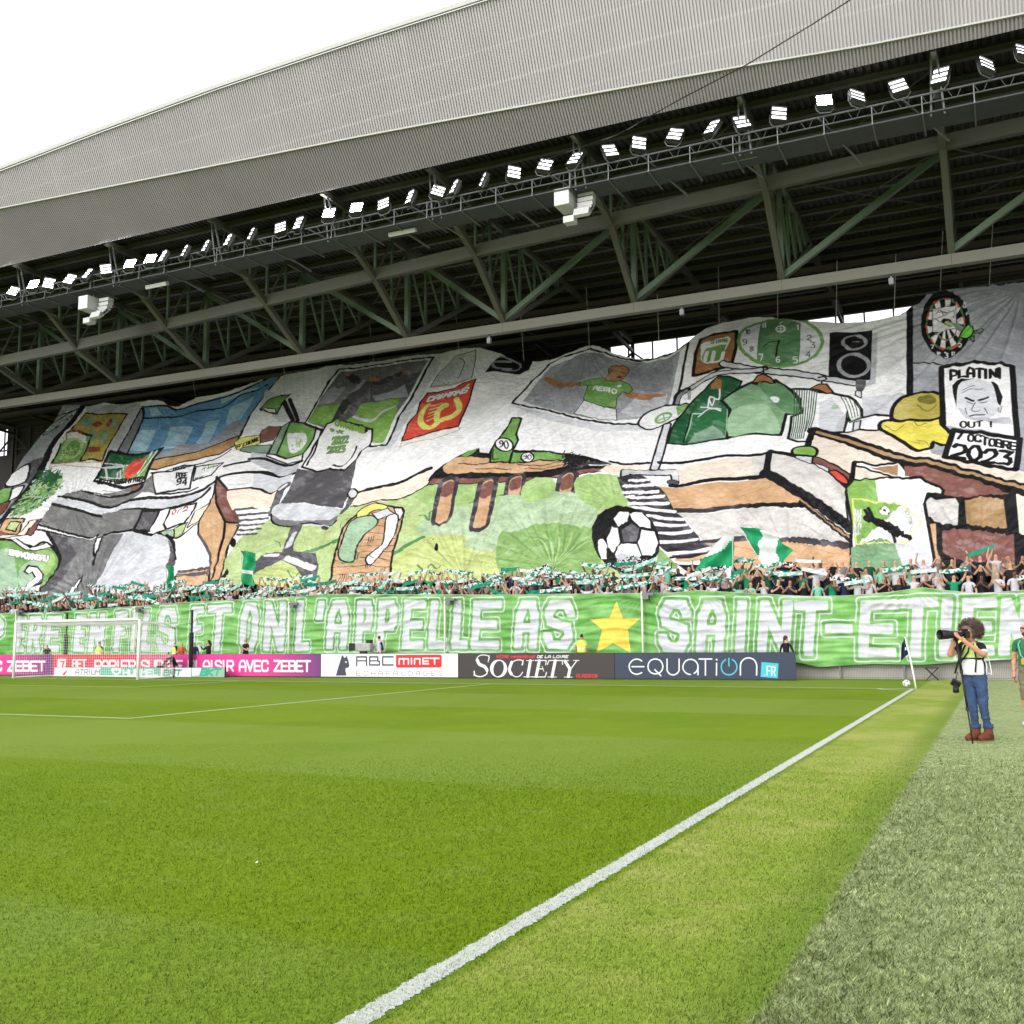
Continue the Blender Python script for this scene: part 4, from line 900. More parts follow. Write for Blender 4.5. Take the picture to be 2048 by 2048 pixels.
['l', 'K', 29, [63, 1760, 15, -15]],
['l', 'S2', 23, [74, 1739, 45, -48, 30, -28]],
['l', 'Y', 9, [70, 1747, 30, -37]],
['p', 'S2', 5, 'K', [193, 1638, 31, 21, 20, -14, -22, -28]],
['p', 'S2', 5, 'K', [178, 1621, 21, -20, -4, -43, -15, 20]],
['q', 'NG', 6, 'K', [129, 1597, 16, 53, 31, 39, 18, -30, -3, -35, -29, -31]],
['l', 'K', 40, [-1095, 1656, 161, -63, 267, -87, 294, -137]],
['l', 'w2', 24, [-1095, 1656, 161, -63, 267, -87, 294, -137]],
['q', 'g2', 0, '', [-370, 1388, 28, 2, 26, -26, -15, -71, -31, 10]],
['p', 'w2', 7, 'K', [-367, 1059, 34, 1, 0, -87, -34, 5]],
['p', 'w2', 5, 'K', [-366, 1300, 28, -10, 0, -42, -30, 19]],
['l', 'K', 31, [-1266, 1501, 72, 48, 74, 38, 118, -1, 124, -7]],
['l', 'w2', 17, [-1266, 1501, 72, 48, 74, 38, 118, -1, 124, -7]],
['c', 'K', 33, [-1282, 1494, -46, -36, -7, -75]],
['c', 'g5', 15, [-1288, 1487, -35, -36, -6, -56]],
['l', 'g3', 15, [-1270, 1473, 8, -52]],
['p', 'w2', 9, 'K', [-1350, 1237, -28, -20, -5, -212, 0, -164, 45, -11, 5, 134, -3, 259]],
['p', 'w2', 8, 'K', [-1536, 838, 18, 5, 140, -8, 38, 1, 89, 5, 27, -19, 13, -77, -39, 4, -16, 48, -66, -6, -149, 7, 2, -50, -42, 16]],
['p', 'g2', 0, '', [-1214, 737, 0, -6, -4, -4, -6, -4, -8, -2, -10, 0, -10, 2, -9, 4, -8, 5, -5, 6, -3, 7, 1, 6, 3, 5, 7, 3, 8, 2, 9, 0, 10, -2, 10, -4, 7, -5, 6, -6]],
['l', 'K', 4, [-1214, 737, 0, -6, -4, -4, -6, -4, -8, -2, -10, 0, -10, 2, -9, 4, -8, 5, -5, 6, -3, 7, 1, 6, 3, 5, 7, 3, 8, 2, 9, 0, 10, -2, 10, -4, 7, -5, 6, -6, 2, -7]],
['p', 'g2', 0, '', [-1478, 743, 0, -8, -3, -6, -6, -5, -8, -2, -9, 0, -10, 2, -10, 4, -8, 7, -6, 7, -3, 8, 0, 7, 3, 7, 6, 4, 8, 3, 10, 0, 10, -2, 9, -5, 8, -6, 6, -8]],
['q', 'W', 10, 'K', [-1523, 1240, 17, 59, 48, 49, 91, 34, 48, -2, 59, 2, -26, -57, -24, -46, -68, -62, -42, -29, -39, -9, -45, 28]],
['p', 'G', 0, '', [-1333, 1370, 77, 12, -57, -84]],
['p', 'G', 0, '', [-1346, 1314, 3, -13, -1, -15, -6, -15, -9, -14, -13, -12, -14, -9, -15, -4, -13, 1, -11, 5, -8, 9, -3, 12, 1, 15, 6, 15, 9, 15, 13, 12, 14, 9, 15, 4, 13, -1, 11, -5]],
['p', 'W2', 0, '', [-1358, 1304, 1, -8, -1, -9, -5, -10, -7, -10, -9, -8, -10, -6, -10, -4, -9, -1, -8, 3, -4, 5, -2, 8, 1, 9, 5, 10, 7, 10, 9, 9, 10, 6, 10, 4, 9, 0, 8, -2]],
['l', 'G', 7, [-1418, 1260, 66, 32]],
['l', 'G', 6, [-1395, 1312, 18, -58]],
['p', 'D', 10, 'K', [-1182, 1470, 32, 51, 41, 44, 73, -21, 59, -37, -20, -84, -33, -44, -2, -73, 49, -232, -21, -9, -90, 8, -138, -29, -94, 13, 1, 128, 19, 94, 44, 91, 39, 56]],
['p', 'D2', 0, '', [-1207, 1373, 178, -56, 16, -239, -97, 3, -108, -30, -12, 119, 1, 96]],
['c', 'S', 5, [-1231, 1303, 1, -133, -13, -110]],
['l', 'S', 4, [-1037, 1319, 17, -240]],
['p', 'S2', 0, '', [-1194, 1141, 90, 56, 53, -55, 31, -63, -142, -2, -57, -20]],
['l', 'K', 7, [-1237, 1316, -6, -256]],
['c', 'W2', 7, [-1147, 1338, 5, 74, 49, -22, -2, 76]],
['c', 'W2', 7, [-1192, 1272, 55, 52, 64, -23]],
['l', 'W2', 6, [-1187, 1345, 113, -32]],
['c', 'W2', 6, [-1148, 1400, 23, -54, 8, 48]],
['l', 'W2', 5, [-1227, 1302, 55, -9]],
['p', 'TB2', 0, '', [-1147, 1501, 25, 47, 34, -19, 1, -64, -56, 4]],
['p', 'SG2', 14, 'K', [-1076, 1380, 90, 78, 63, 37, 37, -24, 94, 14, 84, -88, 48, -78, 32, -116, -87, 9, -6, -83, -3, -94, -134, 34, -153, 6, -10, 225, -6, 8]],
['q', 'SG', 0, '', [-886, 1474, 95, -4, 75, -78, 72, -170, -73, -1, -86, 110, -60, 96]],
['q', 'WG', 0, '', [-1011, 1284, 160, 28, 88, -124, 29, -135, -125, 25, -143, 9]],
['q', 'W', 0, '', [-809, 1353, 29, 2, 21, -21, -3, -27, -21, 0]],
['l', 'DG', 4, [-867, 1456, 23, -47]],
['p', 'TB2', 8, 'K', [-919, 1495, 26, 46, 33, 3, 39, -32, 29, -49, -24, 0, -41, 27, -39, -4]],
['c', 'K', 8, [-860, 1544, -1, 27, 21, 3, -11, 25, -31, -2]],
['p', 'W', 12, 'K', [-708, 1397, 105, -19, 56, -45, 62, -18, 77, -41, 41, -41, 34, -77, 5, -75, -55, -9, -18, 56, -10, -137, -123, 29, -36, -92, -59, 14, -51, 39, -6, 208, 53, 15, -19, 114]],
['l', 'WG2', 5, [-684, 1386, 12, -200, 6, -213]],
['l', 'WG2', 5, [-670, 1383, 10, -198, 4, -214]],
['l', 'WG2', 5, [-657, 1381, 8, -198, 4, -213]],
['l', 'WG2', 5, [-643, 1378, 6, -197, 2, -213]],
['l', 'WG2', 5, [-630, 1376, 4, -197, 1, -212]],
['l', 'WG2', 5, [-617, 1373, 2, -196, 0, -212]],
['l', 'WG2', 5, [-603, 1364, 0, -189, -1, -211]],
['l', 'WG2', 5, [-589, 1361, -3, -188, -7, -141]],
['l', 'WG2', 5, [-576, 1359, -5, -188, -8, -140]],
['l', 'WG2', 5, [-563, 1356, -6, -187, -10, -140]],
['p', 'w3', 0, '', [-550, 1259, 62, 29, 79, -158, -2, -133, -123, 32]],
['p', 'g4', 0, '', [-445, 1097, 35, 59, 9, -28, -10, -131, -46, 26]],
['c', 'WG2', 4, [-440, 1279, 27, -71, 22, -97]],
['c', 'WG2', 4, [-419, 1265, 24, -68, 18, -88]],
['c', 'WG2', 4, [-397, 1251, 20, -64, 14, -80]],
['c', 'WG2', 4, [-376, 1236, 16, -60, 11, -72]],
['c', 'WG2', 4, [-356, 1222, 13, -57, 8, -63]],
['l', 'DG', 9, [-387, 1078, 57, 8]],
['l', 'K', 7, [-404, 1168, -7, -171]],
['p', 'S', 0, '', [-447, 1206, 0, -5, -3, -5, -4, -3, -5, -2, -6, 0, -6, 2, -5, 4, -5, 4, -3, 6, -1, 6, 1, 6, 2, 4, 4, 4, 5, 1, 6, 0, 6, -2, 6, -3, 4, -5, 3, -6]],
['p', 'TB2', 8, 'K', [-603, 1381, 43, 23, 42, -12, 40, -76, -36, 1, -42, 38]],
['c', 'K', 8, [-543, 1401, 2, 28, 20, 3, -10, 27, -32, -5]],
['l', 'K', 13, [-322, 1082, 60, -9, 67, -19]],
['p', 'P2', 0, '', [-554, 1032, 107, -48, 204, -43, 110, -111, 64, -89, 109, -47, 131, -60, 283, -117, -9, -119, -277, 141, -299, 154, -182, 139, -139, 116]],
['l', 'K', 12, [-559, 1041, 120, -52, 121, -22, 75, -26]],
['p', 'P2', 0, '', [-551, 987, 131, -81, 138, -114, 151, -105, -35, -12, -178, 44, -2, -124, -107, 115, -80, 80, -24, 63]],
['l', 'K', 49, [-562, 1033, 141, -96, 108, -105, 118, -86, 71, -43, 163, -80, 129, -69, 99, -68, 178, -93]],
['l', 'O3', 15, [-549, 1018, 128, -85, 108, -99, 118, -85, 71, -43, 163, -80, 129, -69, 100, -66, 177, -93]],
['l', 'K', 26, [-560, 1045, -14, -92, 0, -98]],
['p', 'P2', 0, '', [-1326, 840, 98, -1, 60, 36, 178, 31, 188, -38, 17, -157, -183, 32, -85, -6, -148, -20, -13, 33, -15, 72]],
['p', 'P', 0, '', [-1596, 879, 204, -9, 6, -34, -147, 7, -20, -53, -99, 22]],
['c', 'K', 14, [-1609, 903, 98, -18, 114, 10]],
['c', 'K', 17, [-1344, 898, 99, -2, 109, 13, 143, 18, 190, -46]],
['p', 'T', 0, '', [-1325, 709, 113, -14, 161, 28, 157, -20, 142, -47, 17, -165, -468, 45, -46, 81]],
['c', 'K', 21, [-1252, 717, 66, -4, 132, 31, 158, -22, 141, -41]],
['p', 'P3', 0, '', [-1187, 504, 455, -47, 19, -183, -309, 23, -107, 157]],
['l', 'K2', 25, [-1193, 522, 187, -12, 272, -36]],
['p', 'T', 0, '', [-1113, 271, 143, -11, 260, -18, 26, -244, -253, 29, -118, 49, -80, 85]],
['l', 'K2', 24, [-1023, 281, 117, -9, 195, -17]],
['p', 'K', 0, '', [-1132, 143, 205, -8, 49, -77, -177, 18]],
['p', 'P3', 0, '', [-852, 874, 80, -5, 5, -157, -66, -4]],
['l', 'K', 17, [-855, 899, 50, -19, 43, 6]],
['p', 'T', 0, '', [-830, 678, 87, -15, 101, -108, 60, -51, 19, -62, -108, 21, -138, 30]],
['l', 'K', 26, [-833, 702, 73, -20]],
['p', 'P3', 0, '', [-806, 465, 152, -25, 142, -45, 113, -133, 61, -65, 1, -20, -227, 56, -219, 31]],
['l', 'K', 22, [-808, 482, 115, -17, 135, -34]],
['p', 'T', 0, '', [-781, 243, 219, -30, 225, -50, 7, -149, -289, 49, -142, 7]],
['l', 'K2', 24, [-782, 257, 240, -31, 205, -49]],
['l', 'K2', 19, [-653, 55, 172, -9, 174, -33]],
['p', 'P3', 7, 'K', [-762, 886, 120, -70, 177, -151, 97, -128, 2, -113, 13, -105, -38, 44, -174, 156, -175, 190]],
['l', 'K', 20, [-765, 896, 115, -73, 185, -164, 101, -128]],
['l', 'K', 27, [-765, 881, 5, -170]],
['l', 'K', 39, [-772, 719, 145, -160, 156, -146, 126, -135]],
['l', 'K', 21, [-567, 454, 123, -128, 105, -119]],
['l', 'O3', 6, [-576, 476, 124, -139, 110, -120]],
['p', 'B', 8, 'K', [-536, 778, 98, -82, 85, -83, -8, -71, -103, 100, -71, 66]],
['p', 'w2', 5, 'K', [-629, 805, 88, -14, 5, -89, -80, 75]],
['q', 'G2', 12, 'K', [-645, 877, 36, 13, 58, -14, 26, -34, 3, -48, -14, -16, -82, 29, -25, 27]],
['p', 'w2', 5, 'K', [-531, 707, 77, -43, 2, -37, -50, 43]],
['q', 'R', 8, 'K', [-452, 632, 32, 11, 46, -50, 12, -42, -32, 11]],
['l', 'K', 18, [-344, 708, -1, -146]],
['l', 'K', 12, [-344, 714, 80, -27, 112, 0]],
['p', 'P2', 0, '', [-335, 678, 72, -36, 85, -49, -153, -21]],
['p', 'O3', 0, '', [-271, 671, 123, 2, -2, -83]],
['l', 'K', 10, [-343, 685, 94, -45, 85, -54]],
['p', 'K', 0, '', [-152, 684, 124, -37, 196, -108, 183, -112, 114, -80, -30, -405, -146, 7, -137, 50, -150, 44, -43, 413]],
['p', 'B', 0, '', [-122, 653, 94, -28, 195, -109, 134, -106, -200, 3, -58, 35, 1, 31, -86, 83, -77, 25]],
['p', 'P3', 0, '', [-34, 409, 25, 13, 97, -11, 13, -30, -6, -142, -60, 9, -57, 54]],
['p', 'O3', 0, '', [126, 394, 63, 9, 86, -20, 6, -163, -73, 10, -78, 11]],
['p', 'B', 0, '', [34, 214, 136, -5, 134, -28, -6, -202, -87, 17, -118, 42, -57, 49]],
['p', 'T', 0, '', [-22, 262, 32, -17, 2, -147, 21, -66, 71, -39, -102, 14]],
['p', 'P2', 0, '', [325, 410, 140, -63, -14, -186, -126, 27]],
['l', 'K', 15, [27, 79, 66, -59, 70, -39]],
['p', 'W', 11, 'K', [-367, 521, 29, 49, 98, 19, 76, -3, 69, -18, 53, -19, 83, -70, -5, -26, -58, 1, -14, -60, 14, -122, 30, -274, -340, 16, -7, 304, -31, 181]],
['p', 'G2', 0, '', [-365, 521, 31, 46, 87, 17, 18, -152, 99, -30, -113, -152, -74, -84, -17, 151]],
['p', 'SG2', 0, '', [-335, 168, 113, 41, 66, -44, 65, -51, -25, -101, -214, 11]],
['p', 'w3', 0, '', [-116, 13, -40, 152, -81, 84, 93, -56, 115, -93, 31, -93]],
['l', 'Y', 5, [-340, 459, 111, -27, 98, -21, 85, -137, -55, -112, -107, 7, -106, 12, -26, 278]],
['c', 'K', 33, [-270, 333, 45, -35, 41, -38, 46, -48]],
['l', 'K', 12, [-259, 321, -26, 64]],
['l', 'K', 12, [-246, 325, -26, 70]],
['l', 'K', 16, [-138, 212, 46, -32]],
['l', 'K', 10, [-171, 244, 18, -69]],
['p', 'K', 0, '', [-252, 336, -1, -5, -2, -4, -4, -3, -5, -2, -5, -1, -6, 2, -5, 2, -4, 4, -2, 5, -1, 5, 0, 5, 3, 5, 3, 3, 5, 2, 6, 0, 5, -1, 5, -3, 4, -4, 3, -5]],
['p', 'W', 0, '', [-179, 372, -1, -8, -3, -6, -5, -5, -6, -3, -7, -1, -7, 2, -6, 4, -6, 6, -3, 7, -1, 8, 1, 7, 3, 7, 5, 5, 6, 3, 7, 1, 7, -2, 7, -4, 5, -6, 3, -7]],
['l', 'K', 2, [-179, 372, -1, -8, -3, -6, -5, -5, -6, -3, -7, -1, -7, 2, -6, 4, -6, 6, -3, 7, -1, 8, 1, 7, 3, 7, 5, 5, 6, 3, 7, 1, 7, -2, 7, -4, 5, -6, 3, -7, 1, -8]],
['p', 'K', 0, '', [-195, 373, 0, -2, -1, -2, -1, -1, -2, -1, -2, 0, -2, 0, -2, 1, -2, 2, -1, 2, 0, 2, 0, 3, 1, 2, 1, 1, 2, 1, 2, 0, 2, 0, 2, -2, 2, -1, 1, -2]],
['p', 'K', 0, '', [-213, 384, 0, -2, -1, -1, -1, -2, -1, 0, -1, -1, -1, 1, -1, 1, -1, 1, -1, 2, 0, 2, 0, 2, 0, 1, 1, 2, 1, 1, 2, 0, 1, -1, 1, -1, 1, -1, 1, -2]],
['p', 'K', 0, '', [-181, 361, 0, -2, -1, -2, -1, -1, -1, -1, -1, 0, -1, 0, -1, 1, -1, 2, -1, 2, 0, 1, 0, 2, 1, 2, 0, 1, 2, 1, 1, 0, 1, 0, 1, -1, 1, -2, 1, -1]],
['l', 'w2', 5, [-296, 234, -16, 1, -7, 8, -1, 16, 7, 7, 16, -1]],
['l', 'w2', 5, [-306, 235, -1, 30]],
['l', 'w2', 5, [-318, 306, -4, -6, 1, -18, 5, -7, 5, 3, 2, 24, 5, 3, 5, -6, 1, -19, -4, -6]],
['l', 'w2', 5, [-319, 347, -5, -6, 1, -19, 5, -6, 5, 2, 3, 25, 5, 3, 5, -7, 0, -19, -4, -5]],
['l', 'w2', 6, [-326, 389, 2, -32, 23, -2, -1, 32]],
['l', 'w2', 5, [-313, 356, -1, 27]],
['l', 'DG', 2, [-99, 352, -3, 15, -15, -7]],
['l', 'DG', 2, [-109, 364, 2, -13]],
['l', 'DG', 2, [-112, 336, 3, 6, 7, 3, 4, -2, 2, -7, -3, -6, -7, -3, -4, 2, -2, 7]],
['l', 'DG', 2, [-108, 317, 3, 5, 7, 4, 4, -2, 2, -8, -3, -6, -7, -3, -4, 2, -2, 8]],
['l', 'DG', 2, [-90, 308, 3, -15]],
['l', 'DG', 2, [-89, 300, -14, -7]],
['l', 'DG', 2, [-101, 281, 15, 7, 2, -12, -2, -4, -5, 0, -2, 13]],
['l', 'DG', 2, [-91, 272, -2, -4, -5, 0, -3, 13]],
['l', 'DG', 2, [-97, 262, 10, 5, 5, -2, 2, -7, -4, -6, -10, -5]],
['l', 'DG', 2, [-91, 265, 3, -15]],
['l', 'DG', 2, [-79, 249, -14, -6, 3, -15]],
['l', 'DG', 2, [-75, 230, -14, -7, 3, -14]],
['q', 'Y3', 16, 'K', [-238, 1002, 37, 19, 29, -17, 109, -5, 92, 21, 10, -85, 37, -76, -25, -82, -48, 23, -10, -44, -62, -1, -64, 75, -95, 103]],
['q', 'Y4', 16, 'K', [-188, 1068, 14, 73, 43, 63, 81, 20, 81, -23, 53, -26, 13, -80, -47, -66, -21, -45, -92, 9, -109, 17]],
['p', 'O4', 0, '', [16, 1153, -2, -11, -7, -9, -9, -6, -12, -3, -14, 1, -13, 4, -12, 7, -10, 10, -6, 11, -2, 11, 2, 11, 6, 9, 10, 6, 12, 3, 13, -1, 14, -4, 12, -7, 10, -10, 6, -11]],
['c', 'O4', 5, [-71, 1124, 43, -57, 44, 42]],
['c', 'O4', 4, [-85, 990, 22, -40, 35, 19]],
['c', 'K2', 3, [-215, 974, 45, -56, 42, 42]],
['c', 'K2', 2, [-70, 833, 35, -16, 21, -49]],
['l', 'K2', 2, [-98, 826, 42, -18]],
['p', 'Y3', 0, '', [38, 864, 38, -5, -22, -77, -47, 23]],
['p', 'W', 0, '', [40, 1396, 153, -9, 165, -43, -7, -340, -1, -201, -139, 71, -114, 40, -51, 14]],
['l', 'K', 21, [46, 934, -5, 246, -1, 216, 153, -5, 165, -43, -6, -321, -2, -219]],
['l', 'K', 12, [83, 1297, 0, 60, 23, -4, 6, -10, 0, -15, -6, -8, -23, 4]],
['l', 'K', 12, [122, 1350, -1, -60, 28, -5]],
['l', 'K', 12, [159, 1284, 1, 41, 8, 17, 14, -3, 6, -19, -1, -41]],
['l', 'K', 12, [160, 1308, 28, -5]],
['l', 'K', 12, [199, 1336, 28, -5]],
['l', 'K', 12, [213, 1334, -2, -60]],
['l', 'K', 12, [238, 1270, 2, 59]],
['l', 'K', 12, [258, 1266, 2, 59, 25, -64, 3, 59]],
['l', 'K', 12, [298, 1259, 3, 59]],
['p', 'K', 0, '', [91, 1171, -3, 77, 23, 28, 79, -9, -73, -37, -12, -112, 2, -62]],
['p', 'K', 0, '', [259, 1241, 30, -31, 17, -78, -13, -71, -12, 27, -5, 62]],
['q', 'w3', 0, '', [108, 1118, 9, 112, 44, 32, 64, -4, 40, -43, 13, -102, 4, -74, -34, -72, -68, -7, -53, 57]],
['p', 'g4', 0, '', [107, 1069, 28, -17, 26, -65, 87, -26, 80, -1, 10, -71, -91, 37, -107, 53]],
['l', 'K', 11, [147, 1138, 31, -18]],
['l', 'K', 11, [203, 1120, 38, 9]],
['l', 'K2', 5, [150, 1111, 24, -11]],
['l', 'K2', 5, [209, 1098, 27, 0]],
['c', 'K2', 4, [185, 1104, -16, -58, 20, -15, 18, 9]],
['c', 'K', 7, [161, 993, 27, 8, 34, -14]],
['c', 'g2', 3, [130, 1176, 43, 24, 50, -3]],
['l', 'g2', 3, [138, 1200, 50, 23]],
['p', 'w2', 2, 'K', [282, 1051, 18, 9, -10, -58, -9, 13]],
['l', 'g2', 4, [142, 1063, 6, -50]],
['l', 'g2', 4, [224, 1049, 12, -50]],
['l', 'K', 8, [125, 912, -6, 12, 1, 21, 6, 10, 12, -2, 6, -12, 0, -21, -7, -10, -12, 2]],
['l', 'K', 8, [154, 950, -1, -34, 5, -9, 14, -2, 5, 8, 1, 33]],
['l', 'K', 8, [188, 945, 24, -4]],
['l', 'K', 8, [200, 943, -1, -42]],
['l', 'K', 8, [248, 936, -1, -28]],
['l', 'K', 8, [247, 897, 0, -3]],
['p', 'W', 21, 'K', [90, 892, 140, -50, 130, -58, -26, -212, -163, 73, -121, 42]],
['l', 'K', 10, [102, 875, 23, -11, -18, -41]],
['l', 'K', 9, [154, 801, -5, 15, 2, 24, 6, 9, 11, -5, 5, -15, -2, -24, -6, -9, -11, 5]],
['l', 'K', 9, [202, 816, 0, 7, -4, 6, -13, 7, -5, -8, -2, -28, 4, -11, 13, -7, 5, 3, 0, 7]],
['l', 'K', 9, [209, 824, 22, -10]],
['l', 'K', 9, [220, 819, -3, -47]],
['l', 'K', 9, [240, 762, -5, 14, 2, 23, 6, 9, 11, -5, 5, -14, -2, -23, -7, -9, -10, 5]],
['l', 'K', 9, [262, 751, 4, 46, 17, -8, 4, -11, -5, -11, -18, 8]],
['l', 'K', 9, [282, 767, 3, -12, -4, -13, -19, 9]],
['l', 'K', 9, [290, 738, 4, 46, 17, -8, 4, -9, -1, -10, -5, -5, -17, 8]],
['l', 'K', 9, [303, 755, 8, -27]],
['l', 'K', 9, [343, 761, -21, 10, -4, -46, 21, -9]],
['l', 'K', 9, [320, 748, 18, -8]],
['l', 'K', 16, [89, 762, 13, 19, 29, -10, 6, -26, -7, -21, -49, -30, 48, -16]],
['l', 'K', 16, [158, 668, -11, 32, 5, 35, 18, 22, 19, -6, 10, -32, -5, -35, -17, -22, -19, 6]],
['l', 'K', 16, [215, 718, 12, 19, 28, -9, 6, -26, -8, -20, -48, -30, 46, -15]],
['l', 'K', 16, [279, 719, 45, -16, -28, -27, 17, -15, 1, -27, -12, -14, -36, 12]],
['q', 'G3', 0, '', [-2095, 371, 149, 40, 241, -29, 145, -41, 72, -251, -280, -42, -236, 30]],
['q', 'S3', 0, '', [-2015, 652, 243, -3, 190, -144, -13, -141, -273, 51, -230, -33, -89, 287]],
['q', 'L2', 0, '', [-1759, 758, 215, 25, 64, -121, 79, -133, -181, -24, -131, 96]],
['q', 'L2', 0, '', [-2068, 781, 168, -8, 33, -158, -169, -5]],
['c', 'DG2', 8, [-1726, 111, -124, 180, -92, -6]],
['c', 'L2', 8, [-1723, 111, -101, 170, -80, 15]],
['c', 'DG2', 8, [-1720, 111, -78, 160, -69, 37]],
['c', 'L2', 8, [-1717, 111, -56, 151, -57, 57]],
['c', 'DG2', 8, [-1714, 111, -34, 141, -45, 79]],
['c', 'L2', 8, [-1711, 111, -12, 132, -33, 99]],
['c', 'DG2', 8, [-1708, 110, 10, 124, -21, 119]],
['c', 'L2', 8, [-1705, 110, 28, 130, 2, 96]],
['c', 'DG2', 8, [-1702, 110, 46, 137, 24, 72]],
['c', 'L2', 8, [-1699, 110, 64, 143, 46, 49]],
['c', 'DG2', 8, [-1696, 110, 81, 149, 68, 27]],
['c', 'L2', 8, [-1693, 110, 99, 156, 88, 3]],
['p', 'K2', 0, '', [-1539, 761, 47, 33, 77, -4, 52, -33, 5, -28, 58, -33, 40, -57, 36, -66, 33, -64, 45, -39, 47, -77, 51, -61, 22, -58, 58, -32, 1, -50, -156, -22, -98, 89, -132, 215, -55, 56, -73, 101]],
['c', 'W', 19, [-1467, 745, 48, 0, 45, 11]],
['c', 'W', 18, [-1487, 693, 71, 5, 68, 16]],
['c', 'W', 18, [-1476, 641, 83, 7, 80, 18]],
['c', 'W', 18, [-1453, 605, 91, 6, 89, 17]],
['c', 'W', 18, [-1433, 561, 97, 2, 94, 12]],
['c', 'W', 18, [-1405, 531, 105, -13, 101, -4]],
['c', 'W', 17, [-1324, 473, 90, -13, 87, -2]],
['c', 'W', 17, [-1278, 418, 79, -6, 76, 4]],
['c', 'W', 17, [-1246, 356, 79, 0, 76, 9]],
['c', 'W', 16, [-1228, 296, 90, 1, 87, 10]],
['c', 'W', 16, [-1179, 214, 102, 3, 98, 11]],
['p', 'W', 0, '', [-1135, 157, 102, -11, 109, -6, 1, -31, -187, 19]],
['c', 'K', 12, [-1160, 188, 133, 3, 65, 9]],
['p', 'G3', 0, '', [-1228, 260, 52, -60, 69, -85, -116, 6]],
['p', 'K', 0, '', [-1229, 286, 4, -68, -12, -60, -27, -46, -39, -28, -49, -8, -53, 14, -54, 33, -48, 51, -39, 65, -25, 72, -9, 72, 10, 65, 28, 51, 43, 30, 52, 7, 57, -17, 56, -39, 48, -56, 36, -67]],
['p', 'W', 0, '', [-1413, 479, 56, 16, 55, -65, 8, -42, -51, 4, -52, 54]],
['p', 'W', 0, '', [-1484, 433, 17, 59, 46, -2, 9, -21, -4, -45, -37, -41]],
['p', 'W', 0, '', [-1334, 373, 62, -5, 33, -79, -14, -84, -50, 8, -34, 73]],
['p', 'W', 0, '', [-1494, 307, 15, 68, 26, -2, 24, -80, -14, -85, -34, 40]],
['p', 'W', 0, '', [-1423, 283, 80, -6, 34, -68, -9, -78, -65, -3, -49, 70]],
['p', 'W', 0, '', [-1534, 291, 20, 8, 30, -41, 17, -95, -21, -4, -32, 63]],
['p', 'g4', 0, '', [-1409, 215, 99, -20, -8, -64, -65, -3, -45, 60]],
['p', 'g2', 0, '', [-1431, 361, 39, 51, 46, -33, -3, -82, -62, -3]],
['c', 'w2', 5, [-1425, 123, 74, -18, 45, -16]],
['c', 'w2', 4, [-1376, 93, 25, 15, 42, -2, 22, -27]],
['p', 'g2', 0, '', [-3811, 1143, 160, -36, 88, 18, 149, -47, 53, 95, 33, -90, 29, -145, 46, -234, -181, 42, -160, 52, -190, 19, -2, 149]],
['c', 'g2', 41, [-3818, 996, -23, -50, 26, -132, 22, -91]],
['l', 'W2', 15, [-3829, 997, -23, -50]],
['p', 'g2', 0, '', [-3241, 721, -39, 152, 70, -45, 5, -98, -19, -88, -31, 3]],
['q', 'w2', 10, 'K', [-3296, 887, 29, 3, 45, -30, 19, -57, -31, -9, -49, 42]],
['q', 'w2', 0, '', [-3803, 731, 19, 86, 197, -32, 156, -46, 152, -38, 34, -75, -39, -26, -277, 29, -140, 31]],
['p', 'g', 0, '', [-3801, 724, 100, -64, 142, -33, 275, -27, 37, 38, 7, -48, -36, -49, -166, 54, -133, -18, -159, 55]],
['c', 'K', 10, [-3798, 718, 64, -86, 159, -55, 133, 18, 166, -54, 36, 49]],
['p', 'g2', 0, '', [-3569, 576, 83, 17, 26, -102, 11, -81, 64, -106, -62, -51, -79, 173]],
['l', 'w2', 32, [-3506, 506, 36, -129]],
['l', 'w2', 11, [-3475, 580, 199, -39]],
['p', 'K2', 0, '', [-3262, 524, 2, -5, -2, -5, -4, -4, -6, -2, -7, -1, -9, 2, -9, 3, -8, 5, -6, 6, -4, 6, -2, 6, 1, 5, 4, 3, 6, 3, 8, 0, 9, -2, 9, -3, 8, -5, 6, -5]],
['p', 'g2', 0, '', [-3615, 240, 18, 88, 113, -4, 77, 4, 182, -36, 87, -121, 42, -127, -66, 3, -141, 133, -128, 61, -66, -62, -49, -73]],
['l', 'W2', 25, [-3576, 299, 77, -5]],
['l', 'W2', 34, [-3411, 262, 243, -105]],
['p', 'W', 13, 'K', [-3750, 1542, 58, 20, 114, -29, 224, -92, 27, -88, 10, -60, -42, -35, -1, -91, -54, -89, -151, 50, -86, -21, -135, 53, -5, 189]],
['c', 'K', 11, [-3431, 1312, 13, -111, -29, -74, -107, 35]],
['c', 'K', 12, [-3777, 1505, 7, -131, 14, -197]],
['p', 'K', 0, '', [-3635, 1559, 181, -60, 69, -61, -24, -17, -133, 56, -81, 34]],
['l', 'G2', 11, [-3662, 1546, -2, 6, -5, 6, -13, 5, -2, -7, 7, -24, 7, -9, 12, -5, 3, 3, -1, 5]],
['l', 'G2', 11, [-3649, 1515, -12, 40]],
['l', 'G2', 11, [-3628, 1507, -12, 40]],
['l', 'G2', 11, [-3655, 1535, 21, -8]],
['l', 'G2', 11, [-3624, 1505, -8, 28, 2, 10, 10, -4, 9, -14, 8, -27]],
['l', 'G2', 11, [-3629, 1522, 21, -8]],
['l', 'G2', 11, [-3599, 1496, -11, 40, 16, -26, 4, 18, 12, -40]],
['l', 'G2', 11, [-3574, 1487, -11, 39, 16, -6, 6, -8, 3, -9, -3, -5, -16, 6]],
['l', 'G2', 11, [-3547, 1476, -11, 40]],
